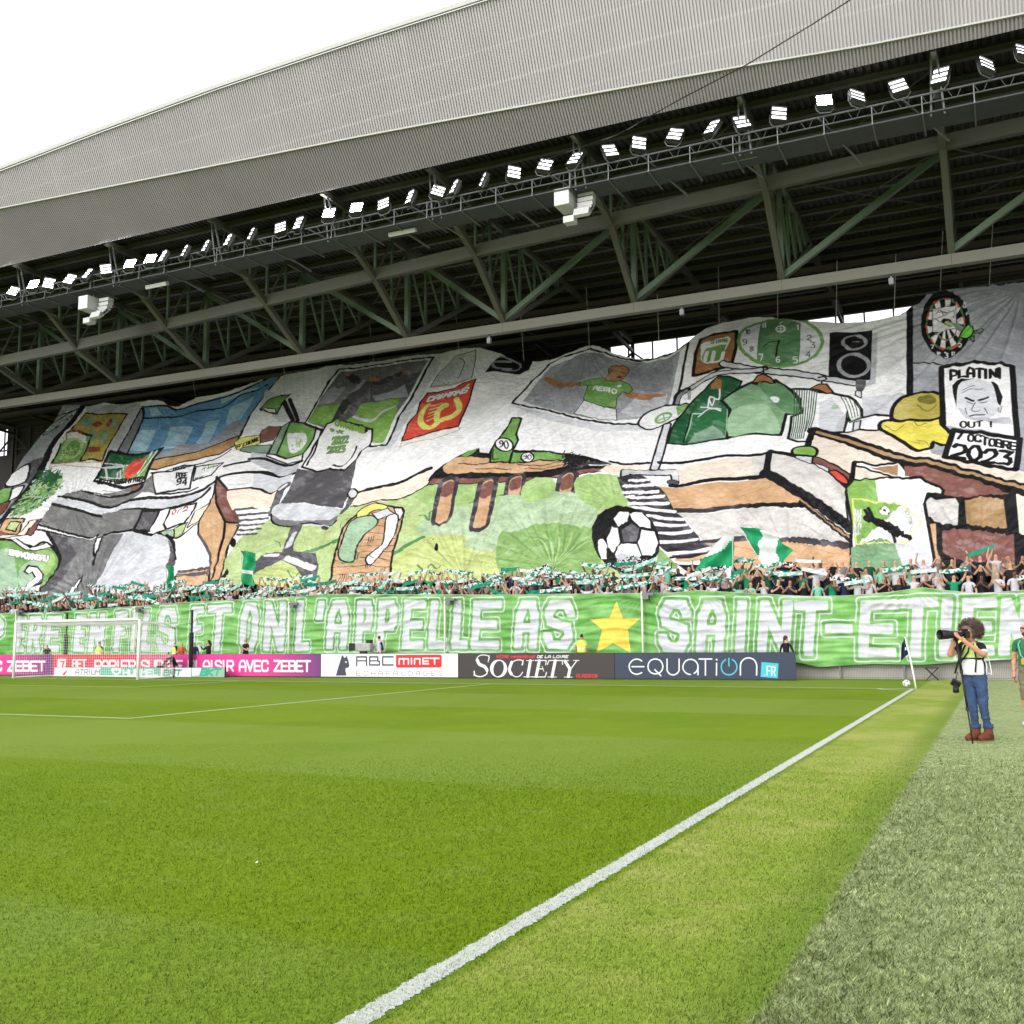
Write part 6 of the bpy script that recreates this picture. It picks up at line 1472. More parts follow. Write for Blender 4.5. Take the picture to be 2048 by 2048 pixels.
# ================================================================== GROUND
def ramp(n,fac,stops):
    r=n.nodes.new('ShaderNodeValToRGB');e=r.color_ramp.elements
    e[0].position,e[0].color=stops[0][0],(*stops[0][1],1);e[1].position,e[1].color=stops[-1][0],(*stops[-1][1],1)
    for p_,c in stops[1:-1]:
        k=e.new(p_);k.color=(*c,1)
    n.links.new(fac,r.inputs[0]);return r
def grass_mat(name,blade=False):
    m=bpy.data.materials.new(name);m.use_nodes=True;n=m.node_tree;b=n.nodes['Principled BSDF'];L=n.links.new
    b.inputs['Roughness'].default_value=.75;b.inputs['Specular IOR Level'].default_value=.05
    N=lambda t:n.nodes.new(t)
    ge=N('ShaderNodeNewGeometry');sp=N('ShaderNodeSeparateXYZ');L(ge.outputs['Position'],sp.inputs[0])
    def noise(sc,det=4,rough=.5,vec=None,dist=0):
        q=N('ShaderNodeTexNoise');q.inputs['Scale'].default_value=sc;q.inputs['Detail'].default_value=det;q.inputs['Roughness'].default_value=rough;q.inputs['Distortion'].default_value=dist
        L(vec if vec is not None else ge.outputs['Position'],q.inputs['Vector']);return q.outputs['Fac']
    def mth(op,a,b_=None,c=None):
        q=N('ShaderNodeMath');q.operation=op
        for i,v in enumerate((a,b_,c)):
            if v is None:continue
            if isinstance(v,(int,float)):q.inputs[i].default_value=v
            else:L(v,q.inputs[i])
        return q.outputs[0]
    def mixc(f,a,b_):
        q=N('ShaderNodeMix');q.data_type='RGBA'
        for k,v in (('Factor',f),('A',a),('B',b_)):
            if isinstance(v,(int,float)):q.inputs[k].default_value=v
            elif isinstance(v,tuple):q.inputs[k].default_value=(*v,1)
            else:L(v,q.inputs[k])
        return q.outputs['Result']
    def sstep(v,a,b_):
        q=N('ShaderNodeMapRange');q.interpolation_type='SMOOTHSTEP';L(v,q.inputs['Value']);q.inputs['From Min'].default_value=a;q.inputs['From Max'].default_value=b_;return q.outputs[0]
    big=noise(.22,5,.6);mid=noise(1.7,5,.6);fine=noise(34,5,.7);fin2=noise(110,3,.7)
    y=mth('ADD',sp.outputs['Y'],mth('MULTIPLY',mth('SUBTRACT',mid,.5),.25));x=sp.outputs['X']
    # mowing bands 5.5 m, alternate light and dark, soft edges
    tri=mth('PINGPONG',mth('ADD',y,135.1),5.5);band=sstep(tri,2.62,2.88)
    trx=mth('PINGPONG',mth('ADD',x,200),4.0);bandx=sstep(trx,1.8,2.2)
    dark=(.128,.212,.010);lite=(.168,.25,.034)
    dark2=mixc(sstep(big,.35,.65),dark,(.155,.238,.012))
    lit=mth('MULTIPLY',band,mth('ADD',.62,mth('MULTIPLY',bandx,.25)))
    col=mixc(mth('ADD',lit,mth('MULTIPLY',bandx,.08)),dark2,lite)
    col=mixc(mth('MULTIPLY',sstep(mid,.50,.75),.35),col,(.21,.28,.06))
    # worn strip outside the touchline
    xe=mth('ADD',x,mth('MULTIPLY',mth('SUBTRACT',mid,.5),.12))
    out=sstep(xe,.02,.10);yel=mixc(sstep(mth('ADD',big,mth('MULTIPLY',mid,.6)),.68,.98),(.215,.295,.042),(.33,.36,.10))
    worn=mixc(sstep(noise(.9,6,.7),.62,.74),yel,(.36,.32,.14))
    edge=mth('MULTIPLY',sstep(xe,.95,1.35),.6);strip=mixc(edge,worn,(.125,.205,.03))
    col=mixc(out,col,strip)
    # artificial turf beyond
    sy=mixc(sstep(noise(7,6,.75,dist=1.5),.36,.66),(.155,.195,.065),(.38,.445,.225))
    sy=mixc(mth('MULTIPLY',sstep(mth('ADD',mth('MULTIPLY',x,.14),mth('ADD',mth('MULTIPLY',big,.5),mth('MULTIPLY',mid,.35))),.55,.95),.6),sy,(.33,.40,.19))
    col=mixc(sstep(mth('ADD',x,mth('MULTIPLY',mth('SUBTRACT',mid,.5),.1)),1.37,1.46),col,sy)
    # fine grain
    g=mth('ADD',mth('MULTIPLY',fine,.9),mth('MULTIPLY',fin2,.9));vs=N('ShaderNodeMapRange');L(g,vs.inputs['Value']);vs.inputs['From Min'].default_value=.62;vs.inputs['From Max'].default_value=1.18;vs.inputs['To Min'].default_value=.62;vs.inputs['To Max'].default_value=1.35
    vm=N('ShaderNodeVectorMath');vm.operation='SCALE';L(col,vm.inputs[0])
    if blade:
        at=N('ShaderNodeAttribute');at.attribute_name='tone';L(at.outputs['Fac'],vm.inputs['Scale'])
        # blades standing in the painted line carry its paint
        wl=mth('MULTIPLY',sstep(x,-.135,-.115),mth('SUBTRACT',1,sstep(x,-.012,.008)))
        wh=N('ShaderNodeVectorMath');wh.operation='SCALE';wh.inputs[0].default_value=(.42,.46,.41);L(at.outputs['Fac'],wh.inputs['Scale'])
        c2=mixc(mth('MULTIPLY',wl,.93),vm.outputs[0],wh.outputs[0]);L(c2,b.inputs['Base Color'])
        # let light through thin blades
        tr=N('ShaderNodeBsdfTranslucent');L(c2,tr.inputs[0]);ms=N('ShaderNodeMixShader');ms.inputs[0].default_value=.35
        L(b.outputs[0],ms.inputs[1]);L(tr.outputs[0],ms.inputs[2]);L(ms.outputs[0],n.nodes['Material Output'].inputs[0])
    else:
        L(vs.outputs[0],vm.inputs['Scale']);L(vm.outputs[0],b.inputs['Base Color'])
        bp=N('ShaderNodeBump');bp.inputs['Strength'].default_value=.35;bp.inputs['Distance'].default_value=.02;L(g,bp.inputs['Height']);L(bp.outputs[0],b.inputs['Normal'])
    return m
gm=grass_mat('grass_ground')
me=bpy.data.meshes.new('pitch');me.from_pydata([(-260,-300,0),(260,-300,0),(260,7.2,0),(-260,7.2,0)],[],[(0,1,2,3)])
tag(mk('pitch',me,gm),kind='structure')
me=bpy.data.meshes.new('ground');me.from_pydata([(-600,-600,-.3),(600,-600,-.3),(600,600,-.3),(-600,600,-.3)],[],[(0,1,2,3)])
tag(mk('ground',me,mat('earth',(.2,.2,.17),var=.1,scale=.2)),kind='structure')
# painted lines
lm=mat('line_paint',(.52,.56,.50),rough=.9,var=.16,scale=42,bump=.6,bscale=90)
lm2=mat('line_paint_far',(.5,.58,.36),rough=.9,var=.25,scale=30)
def pline(name,a,b,wd,m,step=.05,z=.004,jit=.012):
    a=np.array(a,float);b=np.array(b,float);d=b-a;L=np.linalg.norm(d);d/=L;nrm=np.array([-d[1],d[0]]);k=max(2,int(L/step));vs=[];fs=[]
    for i in range(k+1):
        c=a+d*L*i/k
        for s_ in (-1,1):
            q=c+nrm*s_*(wd/2+rng.uniform(-jit,jit));vs.append((q[0],q[1],z))
    fs=[(2*i,2*i+2,2*i+3,2*i+1) for i in range(k)]
    me=bpy.data.meshes.new(name);me.from_pydata(vs,[],[f[::-1] for f in fs]);return tag(mk(name,me,m),kind='structure')
pline('touch_line',(-.062,-31.5),(-.062,0.02),.124,lm,step=.02)
pline('touch_line',(-.062,-60),(-.062,-31.5),.124,lm,step=.5)
pline('goal_line',(-68,-.06),(-.13,-.06),.12,lm,step=.3)
pline('penalty_area_line',(-54.16,-16.5),(-13.9,-16.5),.11,lm2,step=.3,jit=.006)
pline('penalty_area_line',(-13.84,-16.55),(-13.84,-.13),.11,lm2,step=.3,jit=.006)
pline('goal_area_line',(-43.16,-5.5),(-24.9,-5.5),.11,lm2,step=.3,jit=.006)
pline('goal_area_line',(-24.84,-5.56),(-24.84,-.13),.11,lm2,step=.3,jit=.006)
me=MB()
for i in range(14):
    a0=math.pi/2*i/14+math.pi;a1=math.pi/2*(i+1)/14+math.pi;r0,r1=.94,1.06
    me.add([(r0*math.cos(a0),r0*math.sin(a0),.006),(r1*math.cos(a0),r1*math.sin(a0),.006),(r1*math.cos(a1),r1*math.sin(a1),.006),(r0*math.cos(a1),r0*math.sin(a1),.006)],[(0,1,2,3)])
tag(me.obj('corner_arc',lm),kind='structure')
# grass blades, standing near the camera
def blades():
    N=420000
    cx,cy=2.425,-32.43
    dd=3.1+ (nrg.random(N)**1.9)*13.0
    an=R(90+25.37)+nrg.uniform(-.53,.5,N)
    x=cx+dd*np.cos(an)/np.cos(an-R(115.4))*1.0;y=cy+dd*np.sin(an)/np.cos(an-R(115.4))*1.0
    syn=x>1.42
    sz=.9+ (dd-3)/11
    h=np.clip((15.5-dd)/5,.25,1)*np.where(syn,.022,.0125)*(.6+nrg.random(N)*.8)*np.sqrt(sz);wd=.0024*(.7+nrg.random(N)*.8)*sz
    ya=nrg.random(N)*6.283;le=nrg.normal(0,.55,(N,2))*h[:,None]*np.where(syn,1.5,.9)[:,None]
    le[:,0]+=h*.15;
    c,s=np.cos(ya)*wd,np.sin(ya)*wd
    co=np.empty((N,3,3),np.float32)
    co[:,0]=np.stack([x-c,y-s,np.zeros(N)-.002],-1);co[:,1]=np.stack([x+c,y+s,np.zeros(N)-.002],-1);co[:,2]=np.stack([x+le[:,0],y+le[:,1],h],-1)
    tone=nrg.normal(1.95,.26,N);tone=np.where(syn,tone*.85*nrg.choice([.7,1.0,1.35],N),tone);tone=np.clip(tone,.7,3.2)
    me=bpy.data.meshes.new('grass_blades');me.vertices.add(N*3);me.vertices.foreach_set('co',co.ravel())
    me.loops.add(N*3);me.loops.foreach_set('vertex_index',np.arange(N*3,dtype=np.int32));me.polygons.add(N);me.polygons.foreach_set('loop_start',np.arange(0,N*3,3,dtype=np.int32))
    at=me.attributes.new('tone','FLOAT','POINT');at.data.foreach_set('value',np.repeat(tone,3).astype(np.float32))
    # normals lean to the sky so the turf shades as a carpet
    me.update(calc_edges=True)
    nn=np.zeros((N,3),np.float32);nn[:,2]=1;nn[:,0]=np.cos(ya)*.45;nn[:,1]=np.sin(ya)*.45;nn/=np.linalg.norm(nn,axis=1)[:,None]
    try:me.normals_split_custom_set_from_vertices(np.repeat(nn,3,axis=0).tolist())
    except Exception as e:print(e)
    o=mk('grass_blades',me,grass_mat('grass_blade',True));tag(o,'short turf blades on the pitch and its verge','grass',kind='stuff')
blades()
# bits of litter on the pitch
for (a,b,l) in ((-2.37,-26.53,'small scrap of white paper lying on the near grass left of the touchline'),):
    mb=MB();mb.add([(0,0,.02),(.02,.01,.025),(.024,.02,.012),(.005,.018,.03)],[(0,1,2,3)]);tag(mb.obj('paper_scrap',mat('paper',(.8,.8,.8)),loc=(a,b,0)),l,'litter')
# ================================================================== STAND
CXY=(2.425,-32.426);ZC=1.549
conc=mat('concrete',(.36,.34,.31),rough=.9,var=.12,scale=1.5,bump=.3,bscale=25)
dkc=mat('dark_concrete',(.028,.027,.026),rough=.9,var=.2,scale=1)
steel=mat('painted_steel',(.074,.074,.06),rough=.55,var=.08,scale=.8)
steel2=mat('green_steel',(.068,.10,.066),rough=.55,var=.1,scale=.8)
galv=mat('galvanised_steel',(.13,.133,.145),rough=.45,var=.12,scale=3,metal=.3)
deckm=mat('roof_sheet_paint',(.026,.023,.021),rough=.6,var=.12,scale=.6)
black=mat('black_plastic',(.012,.012,.013),rough=.45,var=.1)
whitep=mat('white_paint',(.78,.78,.78),rough=.4,var=.03)
XL,XR=-92.0,15.0
ROW0,RD,RH,RZ=7.45,.76,.38,1.95
mb=MB()
# front wall, steps and raked deck behind
for i in range(5):
    y0=ROW0-.38+i*RD;mb.box(XL,XR,y0,y0+RD+.02,RZ+i*RH-.6,RZ+i*RH)
mb.box(XL,XR,ROW0-.38+5*RD+.02,14.0,2.6,3.3)
for i in range(15):
    y0=14.0+i*RD;mb.box(XL,XR,y0,y0+RD+.02,3.3+i*RH-.6,3.3+(i+1)*RH)
mb.add([(XL,25.4,9),(XR,25.4,9),(XR,37.1,14.5),(XL,37.1,14.5)],[(0,1,2,3)])
tag(mb.obj('grandstand_terrace',dkc),'dark stepped concrete terrace behind the long green and white banner','grandstand')
wal=empty('perimeter_wall',(0,6.95,0));tag(wal,'low pale concrete wall with wire mesh panels under the green banner','wall')
MB0=MB();MB0.box(XL,XR,0,.3,0,2.1);MB0.obj('wall_face',conc,wal)
pm=MB()
cnt=0
x=-5.2
while x<13:
    p_=MB();p_.bar((x,-.16,0),(x,-.16,.95),.07,.07);p_.obj('post',galv,wal)
    wv=MB();k=int(2.05/.055)
    for i in range(1,k):
        xx=x+.05+i*.055;wv.bar((xx,-.14,.03),(xx,-.14,.9),.008,.008)
    for zz in (.06,.45,.88):wv.bar((x+.04,-.145,zz),(x+2.1,-.145,zz),.015,.015)
    o=wv.obj('wire_panel',galv,wal);x+=2.18
# ================================================================== ROOF
roof=empty('grandstand_roof',(0,6.6,21));tag(roof,'long stadium roof with ribbed grey metal cladding above dark green steel trusses','roof')
ro=Vector((0,-6.6,-21))
def RO(mb,name,m,par=None,smooth=False):
    o=mb.obj(name,m,par or roof,loc=ro if (par is None) else None,smooth=smooth);return o
def ZY(yp,r):return ZC+r*yp
Yp=lambda yp:yp+CXY[1]
# ribbed cladding : three guide lines along x : bottom edge, fold, top edge
def clad():
    xs_s=[-1.13,-.9,-.65,-.4,-.2,0,.1]
    def bottom(X):return 39.0,21.55
    def foldp(X):
        s=(X-CXY[0])/37.5;r=np.interp(s,[-2.4,-1.317,-.983,-.691,-.47,-.213,-.088,.051,.3],[.70,.646,.628,.613,.599,.582,.572,.566,.558])
        yb,zb=39.0,21.55;k=1.12;t=(r*yb-zb)/(k+r);return yb-t,zb+k*t
    def topp(X):
        s=(X-CXY[0])/36.5;r=np.interp(s,[-2.4,-1.321,-1.105,-.891,-.669,-.497,.3],[.60,.704,.719,.731,.738,.741,.746])
        yf,zf=foldp(X);k=2.1;t=(r*yf-zf)/(k+r);return yf-t,zf+k*t
    pitch=.135;n=int((XR-XL)/pitch)
    def strip(fa,fb,name,m,off):
        vs=[];fs=[]
        for i in range(n+1):
            X=XL+i*pitch
            for j,(dx,dz) in enumerate(((0,0),(.072,0),(.082,.06),(.125,.06))):
                Xa=X+dx;ya,za=fa(Xa);yb,zb=fb(Xa)
                # rib depth pushes away from camera
                vs.append((Xa,Yp(ya)+dz+off,za+ZC+dz*.6));vs.append((Xa,Yp(yb)+dz+off,zb+ZC+dz*.6))
        K=len(vs)//2
        fs=[(2*i,2*i+2,2*i+3,2*i+1) for i in range(K-1)]
        me=bpy.data.meshes.new(name);me.from_pydata(vs,[],fs);me.update();return mk(name,me,m,roof,loc=ro)
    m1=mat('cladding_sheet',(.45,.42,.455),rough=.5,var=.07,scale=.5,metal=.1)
    m2=mat('cladding_sheet_shaded',(.305,.275,.312),rough=.5,var=.07,scale=.5,metal=.1)  # same sheet as the fascia, underside shade put into a darker colour
    # faint lighter bands painted into the colour for light coming through the perforation
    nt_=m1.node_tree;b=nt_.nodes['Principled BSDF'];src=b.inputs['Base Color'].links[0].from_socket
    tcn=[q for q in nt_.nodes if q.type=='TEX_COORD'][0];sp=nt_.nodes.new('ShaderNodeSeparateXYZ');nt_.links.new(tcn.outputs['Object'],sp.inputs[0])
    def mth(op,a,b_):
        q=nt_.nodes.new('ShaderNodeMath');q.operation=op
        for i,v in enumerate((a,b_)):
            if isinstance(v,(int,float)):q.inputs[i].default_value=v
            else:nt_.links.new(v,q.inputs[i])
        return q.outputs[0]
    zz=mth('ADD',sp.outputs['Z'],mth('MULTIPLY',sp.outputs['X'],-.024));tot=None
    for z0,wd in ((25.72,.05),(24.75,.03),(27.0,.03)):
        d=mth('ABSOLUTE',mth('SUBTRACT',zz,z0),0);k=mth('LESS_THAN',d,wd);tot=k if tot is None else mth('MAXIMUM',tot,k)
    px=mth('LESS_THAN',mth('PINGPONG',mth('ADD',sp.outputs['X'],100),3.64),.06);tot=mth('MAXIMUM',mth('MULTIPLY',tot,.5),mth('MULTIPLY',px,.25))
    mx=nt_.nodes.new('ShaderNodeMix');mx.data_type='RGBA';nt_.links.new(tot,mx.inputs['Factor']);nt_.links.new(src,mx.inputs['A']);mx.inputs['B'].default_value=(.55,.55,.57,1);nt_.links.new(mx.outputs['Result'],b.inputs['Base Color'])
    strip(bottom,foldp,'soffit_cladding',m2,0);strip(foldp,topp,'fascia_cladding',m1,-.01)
    # trims
    for f,nm,r,dy in ((foldp,'fold_trim',.05,-.04),(topp,'top_flashing',.22,-.14)):
        t=MB();pts=[]
        for i in range(0,90):
            X=XL+(XR-XL)*i/89;a,z=f(X);pts.append((X,Yp(a)+dy,z+ZC+(.07 if r>.1 else 0)))
        for i in range(89):t.bar(pts[i],pts[i+1],.1 if r>.1 else .07,.20 if r>.1 else .07)
        RO(t,nm,mat('trim_light',(.42,.41,.41),rough=.5))
    # closing top so that the roof is a solid
    t=MB();
    A=[(X,)+topp(X) for X in np.linspace(XL,XR,40)]
    vs=[(X,Yp(a)+.1,z+ZC) for X,a,z in A]+[(X,Yp(70),ZC+24.2) for X,a,z in A];k=len(A)
    t.add(vs,[(i,i+1,k+i+1,k+i) for i in range(k-1)]);RO(t,'roof_top',mat('roof_top_sheet',(.3,.3,.3)))
clad()
# corrugated deck seen from below
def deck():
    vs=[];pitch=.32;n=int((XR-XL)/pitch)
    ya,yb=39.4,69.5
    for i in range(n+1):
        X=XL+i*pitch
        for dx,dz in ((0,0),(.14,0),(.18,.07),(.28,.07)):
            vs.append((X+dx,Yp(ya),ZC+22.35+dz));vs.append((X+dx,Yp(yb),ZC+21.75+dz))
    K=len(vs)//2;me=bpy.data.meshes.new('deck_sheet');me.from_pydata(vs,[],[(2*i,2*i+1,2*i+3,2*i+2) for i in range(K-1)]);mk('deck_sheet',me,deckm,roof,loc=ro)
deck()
for yp in np.arange(39.5,69.6,1.68):
    z=22.35-(yp-39.4)/30*.6-.14;b=MB();b.box(XL,XR,Yp(yp)-.05,Yp(yp)+.05,ZC+z-.12,ZC+z+.13);b.box(XL,XR,Yp(yp)-.12,Yp(yp)+.12,ZC+z-.15,ZC+z-.12);RO(b,'purlin',steel)
# longitudinal beams
NX=[1.35+8.6-1.35-0.0]
NX=[8.65,1.35,-6.0,-13.3,-20.6,-26.6,-33.8,-41.1,-48.4,-55.7,-63,-70.3,-77.6,-84.9]
YA,YL=44.5,47.8
def rup(X):
    s=(X-CXY[0])/YA;return float(np.interp(s,[-2,-1.13,-.81,-.52,-.35,-.19,-.026,.3],[.395,.414,.428,.441,.447,.4535,.460,.468]))
for i in range(len(NX)-1):
    a,b_=NX[i],NX[i+1];
    if i==0:a=XR
    if i==len(NX)-2:b_=XL
    b=MB();b.bar((b_,Yp(YA),ZC+rup(b_)*YA-.1),(a-.01,Yp(YA),ZC+rup(a)*YA-.1),.32,.62);RO(b,'upper_beam',steel)
    b=MB();b.bar((b_,Yp(YL),ZC+.343*YL),(a-.012,Yp(YL),ZC+.343*YL),.42,.5);RO(b,'lower_beam',mat('beam_paint_lit',(.105,.104,.082),rough=.5,var=.06,scale=.6))  # lower beam: same paint as the rest, stronger light put into its colour
ZD=lambda yp:ZC+22.2-(yp-39.4)/30*.6
for i,X in enumerate(NX):
    zu=ZC+rup(X)*YA-.3;zl=ZC+.347*YL+.15
    t=MB()
    f0=(X,Yp(41.0),ZC+20.75);u0=(X,Yp(YA),zu);l0=(X,Yp(YL),zl);e0=(X,Yp(56.5),ZC+21.5);
    t.bar(f0,u0,.26,.3);t.bar(u0,l0,.28,.34);t.bar(l0,e0,.22,.26);t.bar((X,Yp(39.6),ZD(39.6)-.25),(X,Yp(69),ZD(69)-.25),.2,.3);t.bar(e0,(X,Yp(69),ZC+20.6),.18,.2)
    tr=RO(t,'truss',steel)
    def sub(a,b,w,m,nm='web_member'):
        q=MB();q.bar(a,b,w,w);q.obj(nm,m,tr)
    def low(yp):
        if yp<=YA:k=(yp-41.0)/(YA-41.0);return f0[2]+(u0[2]-f0[2])*k
        if yp<=YL:k=(yp-YA)/(YL-YA);return u0[2]+(l0[2]-u0[2])*k
        k=(yp-YL)/(56.5-YL);return l0[2]+(e0[2]-l0[2])*k
    ys=[41.6,43.05,YA,46.15,YL,49.8,51.8,53.7,55.3]
    for k,yp in enumerate(ys):
        sub((X,Yp(yp),low(yp)),(X,Yp(yp),ZD(yp)-.25),.13 if yp!=YL else .26,steel2)
    for a,b_ in ((41.6,43.05),(43.05,YA),(46.15,YA),(YL,46.15)):
        sub((X,Yp(a),low(a) if a<45 else ZD(a)-.25),(X,Yp(b_),ZD(b_)-.25 if a<45 else low(b_)),.09,steel)
    for a,b_ in ((YL,49.8),(49.8,51.8),(51.8,53.7),(53.7,55.3)):sub((X,Yp(a),ZD(a)-.25),(X,Yp(b_),low(b_)),.11,steel2)
    # long diagonal of the main truss to the neighbour
    if i+1<len(NX):
        X2=NX[i+1];zt=ZD(YL)-.35
        if X>-22:a_,b_=((X2,Yp(YL)-.05,zl+.1),(X,Yp(YL)-.05,zt-.2))
        else:a_,b_=((X2,Yp(YL)-.05,zt-.2),(X,Yp(YL)-.05,zl+.1))
        if abs(X+20.6)<.1:a_,b_=((X2,Yp(YL)-.05,zt-.2),(X,Yp(YL)-.05,zl+.1))
        if X<-20: a_,b_=((X2,Yp(YL)-.05,zt-.2),(X,Yp(YL)-.05,zl+.1))
        q=MB();q.bar(a_,b_,.26,.28);q.obj('main_diagonal',steel2,tr)
        # light wind bracing in the roof plane
        q=MB();q.bar((X,Yp(YL),ZD(YL)-.3),(X2,Yp(55),ZD(55)-.3),.05);q.bar((X2,Yp(YL),ZD(YL)-.35),(X,Yp(55),ZD(55)-.35),.05);q.bar((X,Yp(41),ZD(41)-.3),(X-3.6,Yp(YA),ZD(YA)-.3),.06);q.obj('wind_brace',steel,tr)
# rear lattice and glazed band open to the sky
b=MB();b.bar((XL,Yp(69.3),ZC+19.0),(XR,Yp(69.3),ZC+19.0),.12,.12);b.bar((XL,Yp(69.3),ZC+21.45),(XR,Yp(69.3),ZC+21.45),.3,.55);RO(b,'rear_beam',mat('dark_brown_steel',(.05,.04,.035)))
b=MB();b.box(XL,XR,Yp(69.6),Yp(69.9),8,ZC+18.6);b.box(-86.3,-22.5,Yp(69.6)+.004,Yp(69.9)+.004,ZC+18.55,ZC+21.3);RO(b,'rear_wall',mat('rear_wall_dark',(.035,.03,.027),var=.2))
k=0
X=XL
while X<XR:
    b=MB();b.bar((X,Yp(69.5),ZC+18.5),(X,Yp(69.5),ZC+21.6),.10,.10);RO(b,'mullion',mat('dark_brown_steel',(.05,.04,.035)))
    X+=1.82
for X in NX:
    for s_ in (-1,1):
        b=MB();b.bar((X,Yp(69.2),ZC+20.5),(X+s_*2.6,Yp(69.2),ZC+18.4),.12,.12);RO(b,'rear_brace',mat('dark_brown_steel',(.05,.04,.035)))
    b=MB();b.bar((X,Yp(69.2),ZC+16),(X,Yp(69.2),ZC+21.5),.22,.22);RO(b,'rear_post',mat('dark_brown_steel',(.05,.04,.035)))
# dark ducts and secondary frame hanging at the back
for yp,z in ((60,19.6),(63.5,20.6),(57.5,20.4)):
    b=MB();b.bar((XL,Yp(yp),ZC+z),(XR,Yp(yp),ZC+z),.3,.3);RO(b,'service_duct',mat('dark_brown_steel',(.05,.04,.035)))
# ------------------------------------------------------------------ lighting gantry
cat=MB();yg=40.35
def zc(yp,r):return ZC+r*yp
zr=ZC+20.55
cw=RO(MB(),'gantry',galv) if False else None
b=MB();b.tube([(XL,Yp(yg),zr),(XR,Yp(yg),zr)],.045,8);gan=RO(b,'gantry',galv)
b=MB();b.tube([(XL,Yp(yg),zr-.36),(XR,Yp(yg),zr-.36)],.03,6);b.obj('lower_rail',galv,gan)
b=MB();b.tube([(XL,Yp(42.0),zr-.2),(XR,Yp(42.0),zr-.2)],.045,6);b.obj('rear_rail',galv,gan)
b=MB();b.box(XL,XR,Yp(40.45),Yp(41.85),zr-.72,zr-.66);b.obj('walkway_plate',mat('walkway_grating',(.045,.048,.058),rough=.6,var=.2,scale=4),gan)
X=XL
i=0
bm_=MB()
while X<XR:
    if i%2==0:
        b=MB();b.bar((X,Yp(40.3),zr-.74),(X,Yp(42.3),zr-.74),.06,.07);b.bar((X,Yp(42.0),zr-.74),(X,Yp(42.0),zr-.2),.04);b.bar((X,Yp(yg),zr-.74),(X,Yp(yg),zr),.035);b.obj('walkway_bracket',galv,gan)
    bm_.bar((X,Yp(yg),zr),(X+.2,Yp(yg)+.1,zr-.36),.018);bm_.bar((X+.5,Yp(yg),zr),(X+.3,Yp(yg)+.1,zr-.36),.018)
    X+=.91;i+=1
o=bm_.obj('lattice_struts',galv,gan);o['kind']='stuff'
for X in NX:
    for dx in (-.25,.25):
        b=MB();b.bar((X+dx,Yp(40.6),zr-.8),(X+dx*.4,Yp(40.0),ZC+21.9),.07);b.obj('hanger',galv,gan)
    b=MB();b.bar((X-1.2,Yp(40.2),zr-.1),(X+.3,Yp(42.6),zr-1.0),.07);b.bar((X+3.0,Yp(40.2),zr-.1),(X+4.3,Yp(42.8),zr-1.15),.07);b.obj('knee_brace',galv,gan)
# cable slung below the cladding
b=MB();pts=[(-15,7.3,22.55),(-11,6.75,22.7),(-8,6.0,23.2),(-5.2,5.3,23.55),(-2.5,4.4,24.0),(.45,3.6,24.7),(4,2.6,26.0)]
b.tube(pts,.025,5);tag(b.obj('cable',black),'thin black cable slung across the ribbed roof cladding at upper right','cable')
# ------------------------------------------------------------------ floodlights
lampm={}
for k_,(e) in enumerate((2.2,2.2,60)):
    lampm[k_]=mat('lamp_lit_%d'%k_,(.9,.9,.9),emit=(1,.99,.96),estr=e)
housing=mat('lamp_housing',(.06,.06,.065),rough=.5)
def lamp(lit):
    root=empty('floodlight')
    h=MB();h.box(-.31,.31,-.03,.16,-.36,.36);h.box(-.2,.2,.16,.26,-.25,.25);h.obj('housing',housing,root)
    for j in range(3):
        q=MB();q.box(-.28,.28,-.036,-.03,-.33+j*.235,-.33+j*.235+.165);q.obj('lamp_panel',lampm[lit],root)
    for j in range(4):
        q=MB();q.box(-.31,.31,-.085,-.036,-.385+j*.235,-.335+j*.235);q.obj('divider',housing,root)
    y_=MB();y_.tube([(-.34,.1,0),(-.34,.1,-.38),(-.2,.18,-.5),(.2,.18,-.5),(.34,.1,-.38),(.34,.1,0)],.022,5);y_.obj('yoke',galv,root);return root
def copy_tree(o,parent=None):
    c=o.copy();COLL.objects.link(c);c.parent=parent
    for ch in o.children:copy_tree(ch,c)
    return c
protos={}
yaws={0:[22,-28,35,12,-20,40,28,5,-35,30],1:[74,70,78,72,76],2:[-14,-10]}
ordn=['first','second','third','fourth','fifth','sixth','seventh','eighth','ninth','tenth','eleventh','twelfth','thirteenth','fourteenth','fifteenth','sixteenth','seventeenth','eighteenth','nineteenth','twentieth','twenty-first','twenty-second','twenty-third','twenty-fourth','twenty-fifth','twenty-sixth','twenty-seventh','twenty-eighth','twenty-ninth','thirtieth','thirty-first','thirty-second','thirty-third','thirty-fourth','thirty-fifth','thirty-sixth','thirty-seventh']
for i,(X,Y,Z,k) in enumerate(DATA['lamps']):
    if k not in protos:o=protos[k]=lamp(k)
    else:o=copy_tree(protos[k])
    az=math.degrees(math.atan2(X-2.4,Y+32.4))
    o.location=(X,Y,Z);v=yaws[k][i%len(yaws[k])] if k!=1 else -90-az+13+3*(i%3)
    o.rotation_euler=(R({0:[-30,-24,-18,-26][i%4],1:-22,2:-30}[k]),R({0:[14,-12,8,16][i%4],1:10,2:0}[k]),R(v if k!=2 else 15))
    st={0:'lit floodlight showing three bright panels',1:'lit floodlight turned nearly edge-on',2:'dazzling floodlight aimed at the camera'}[k]
    tag(o,st+', '+ordn[i]+' from the left along the roof edge','floodlight','floodlights along the roof edge')
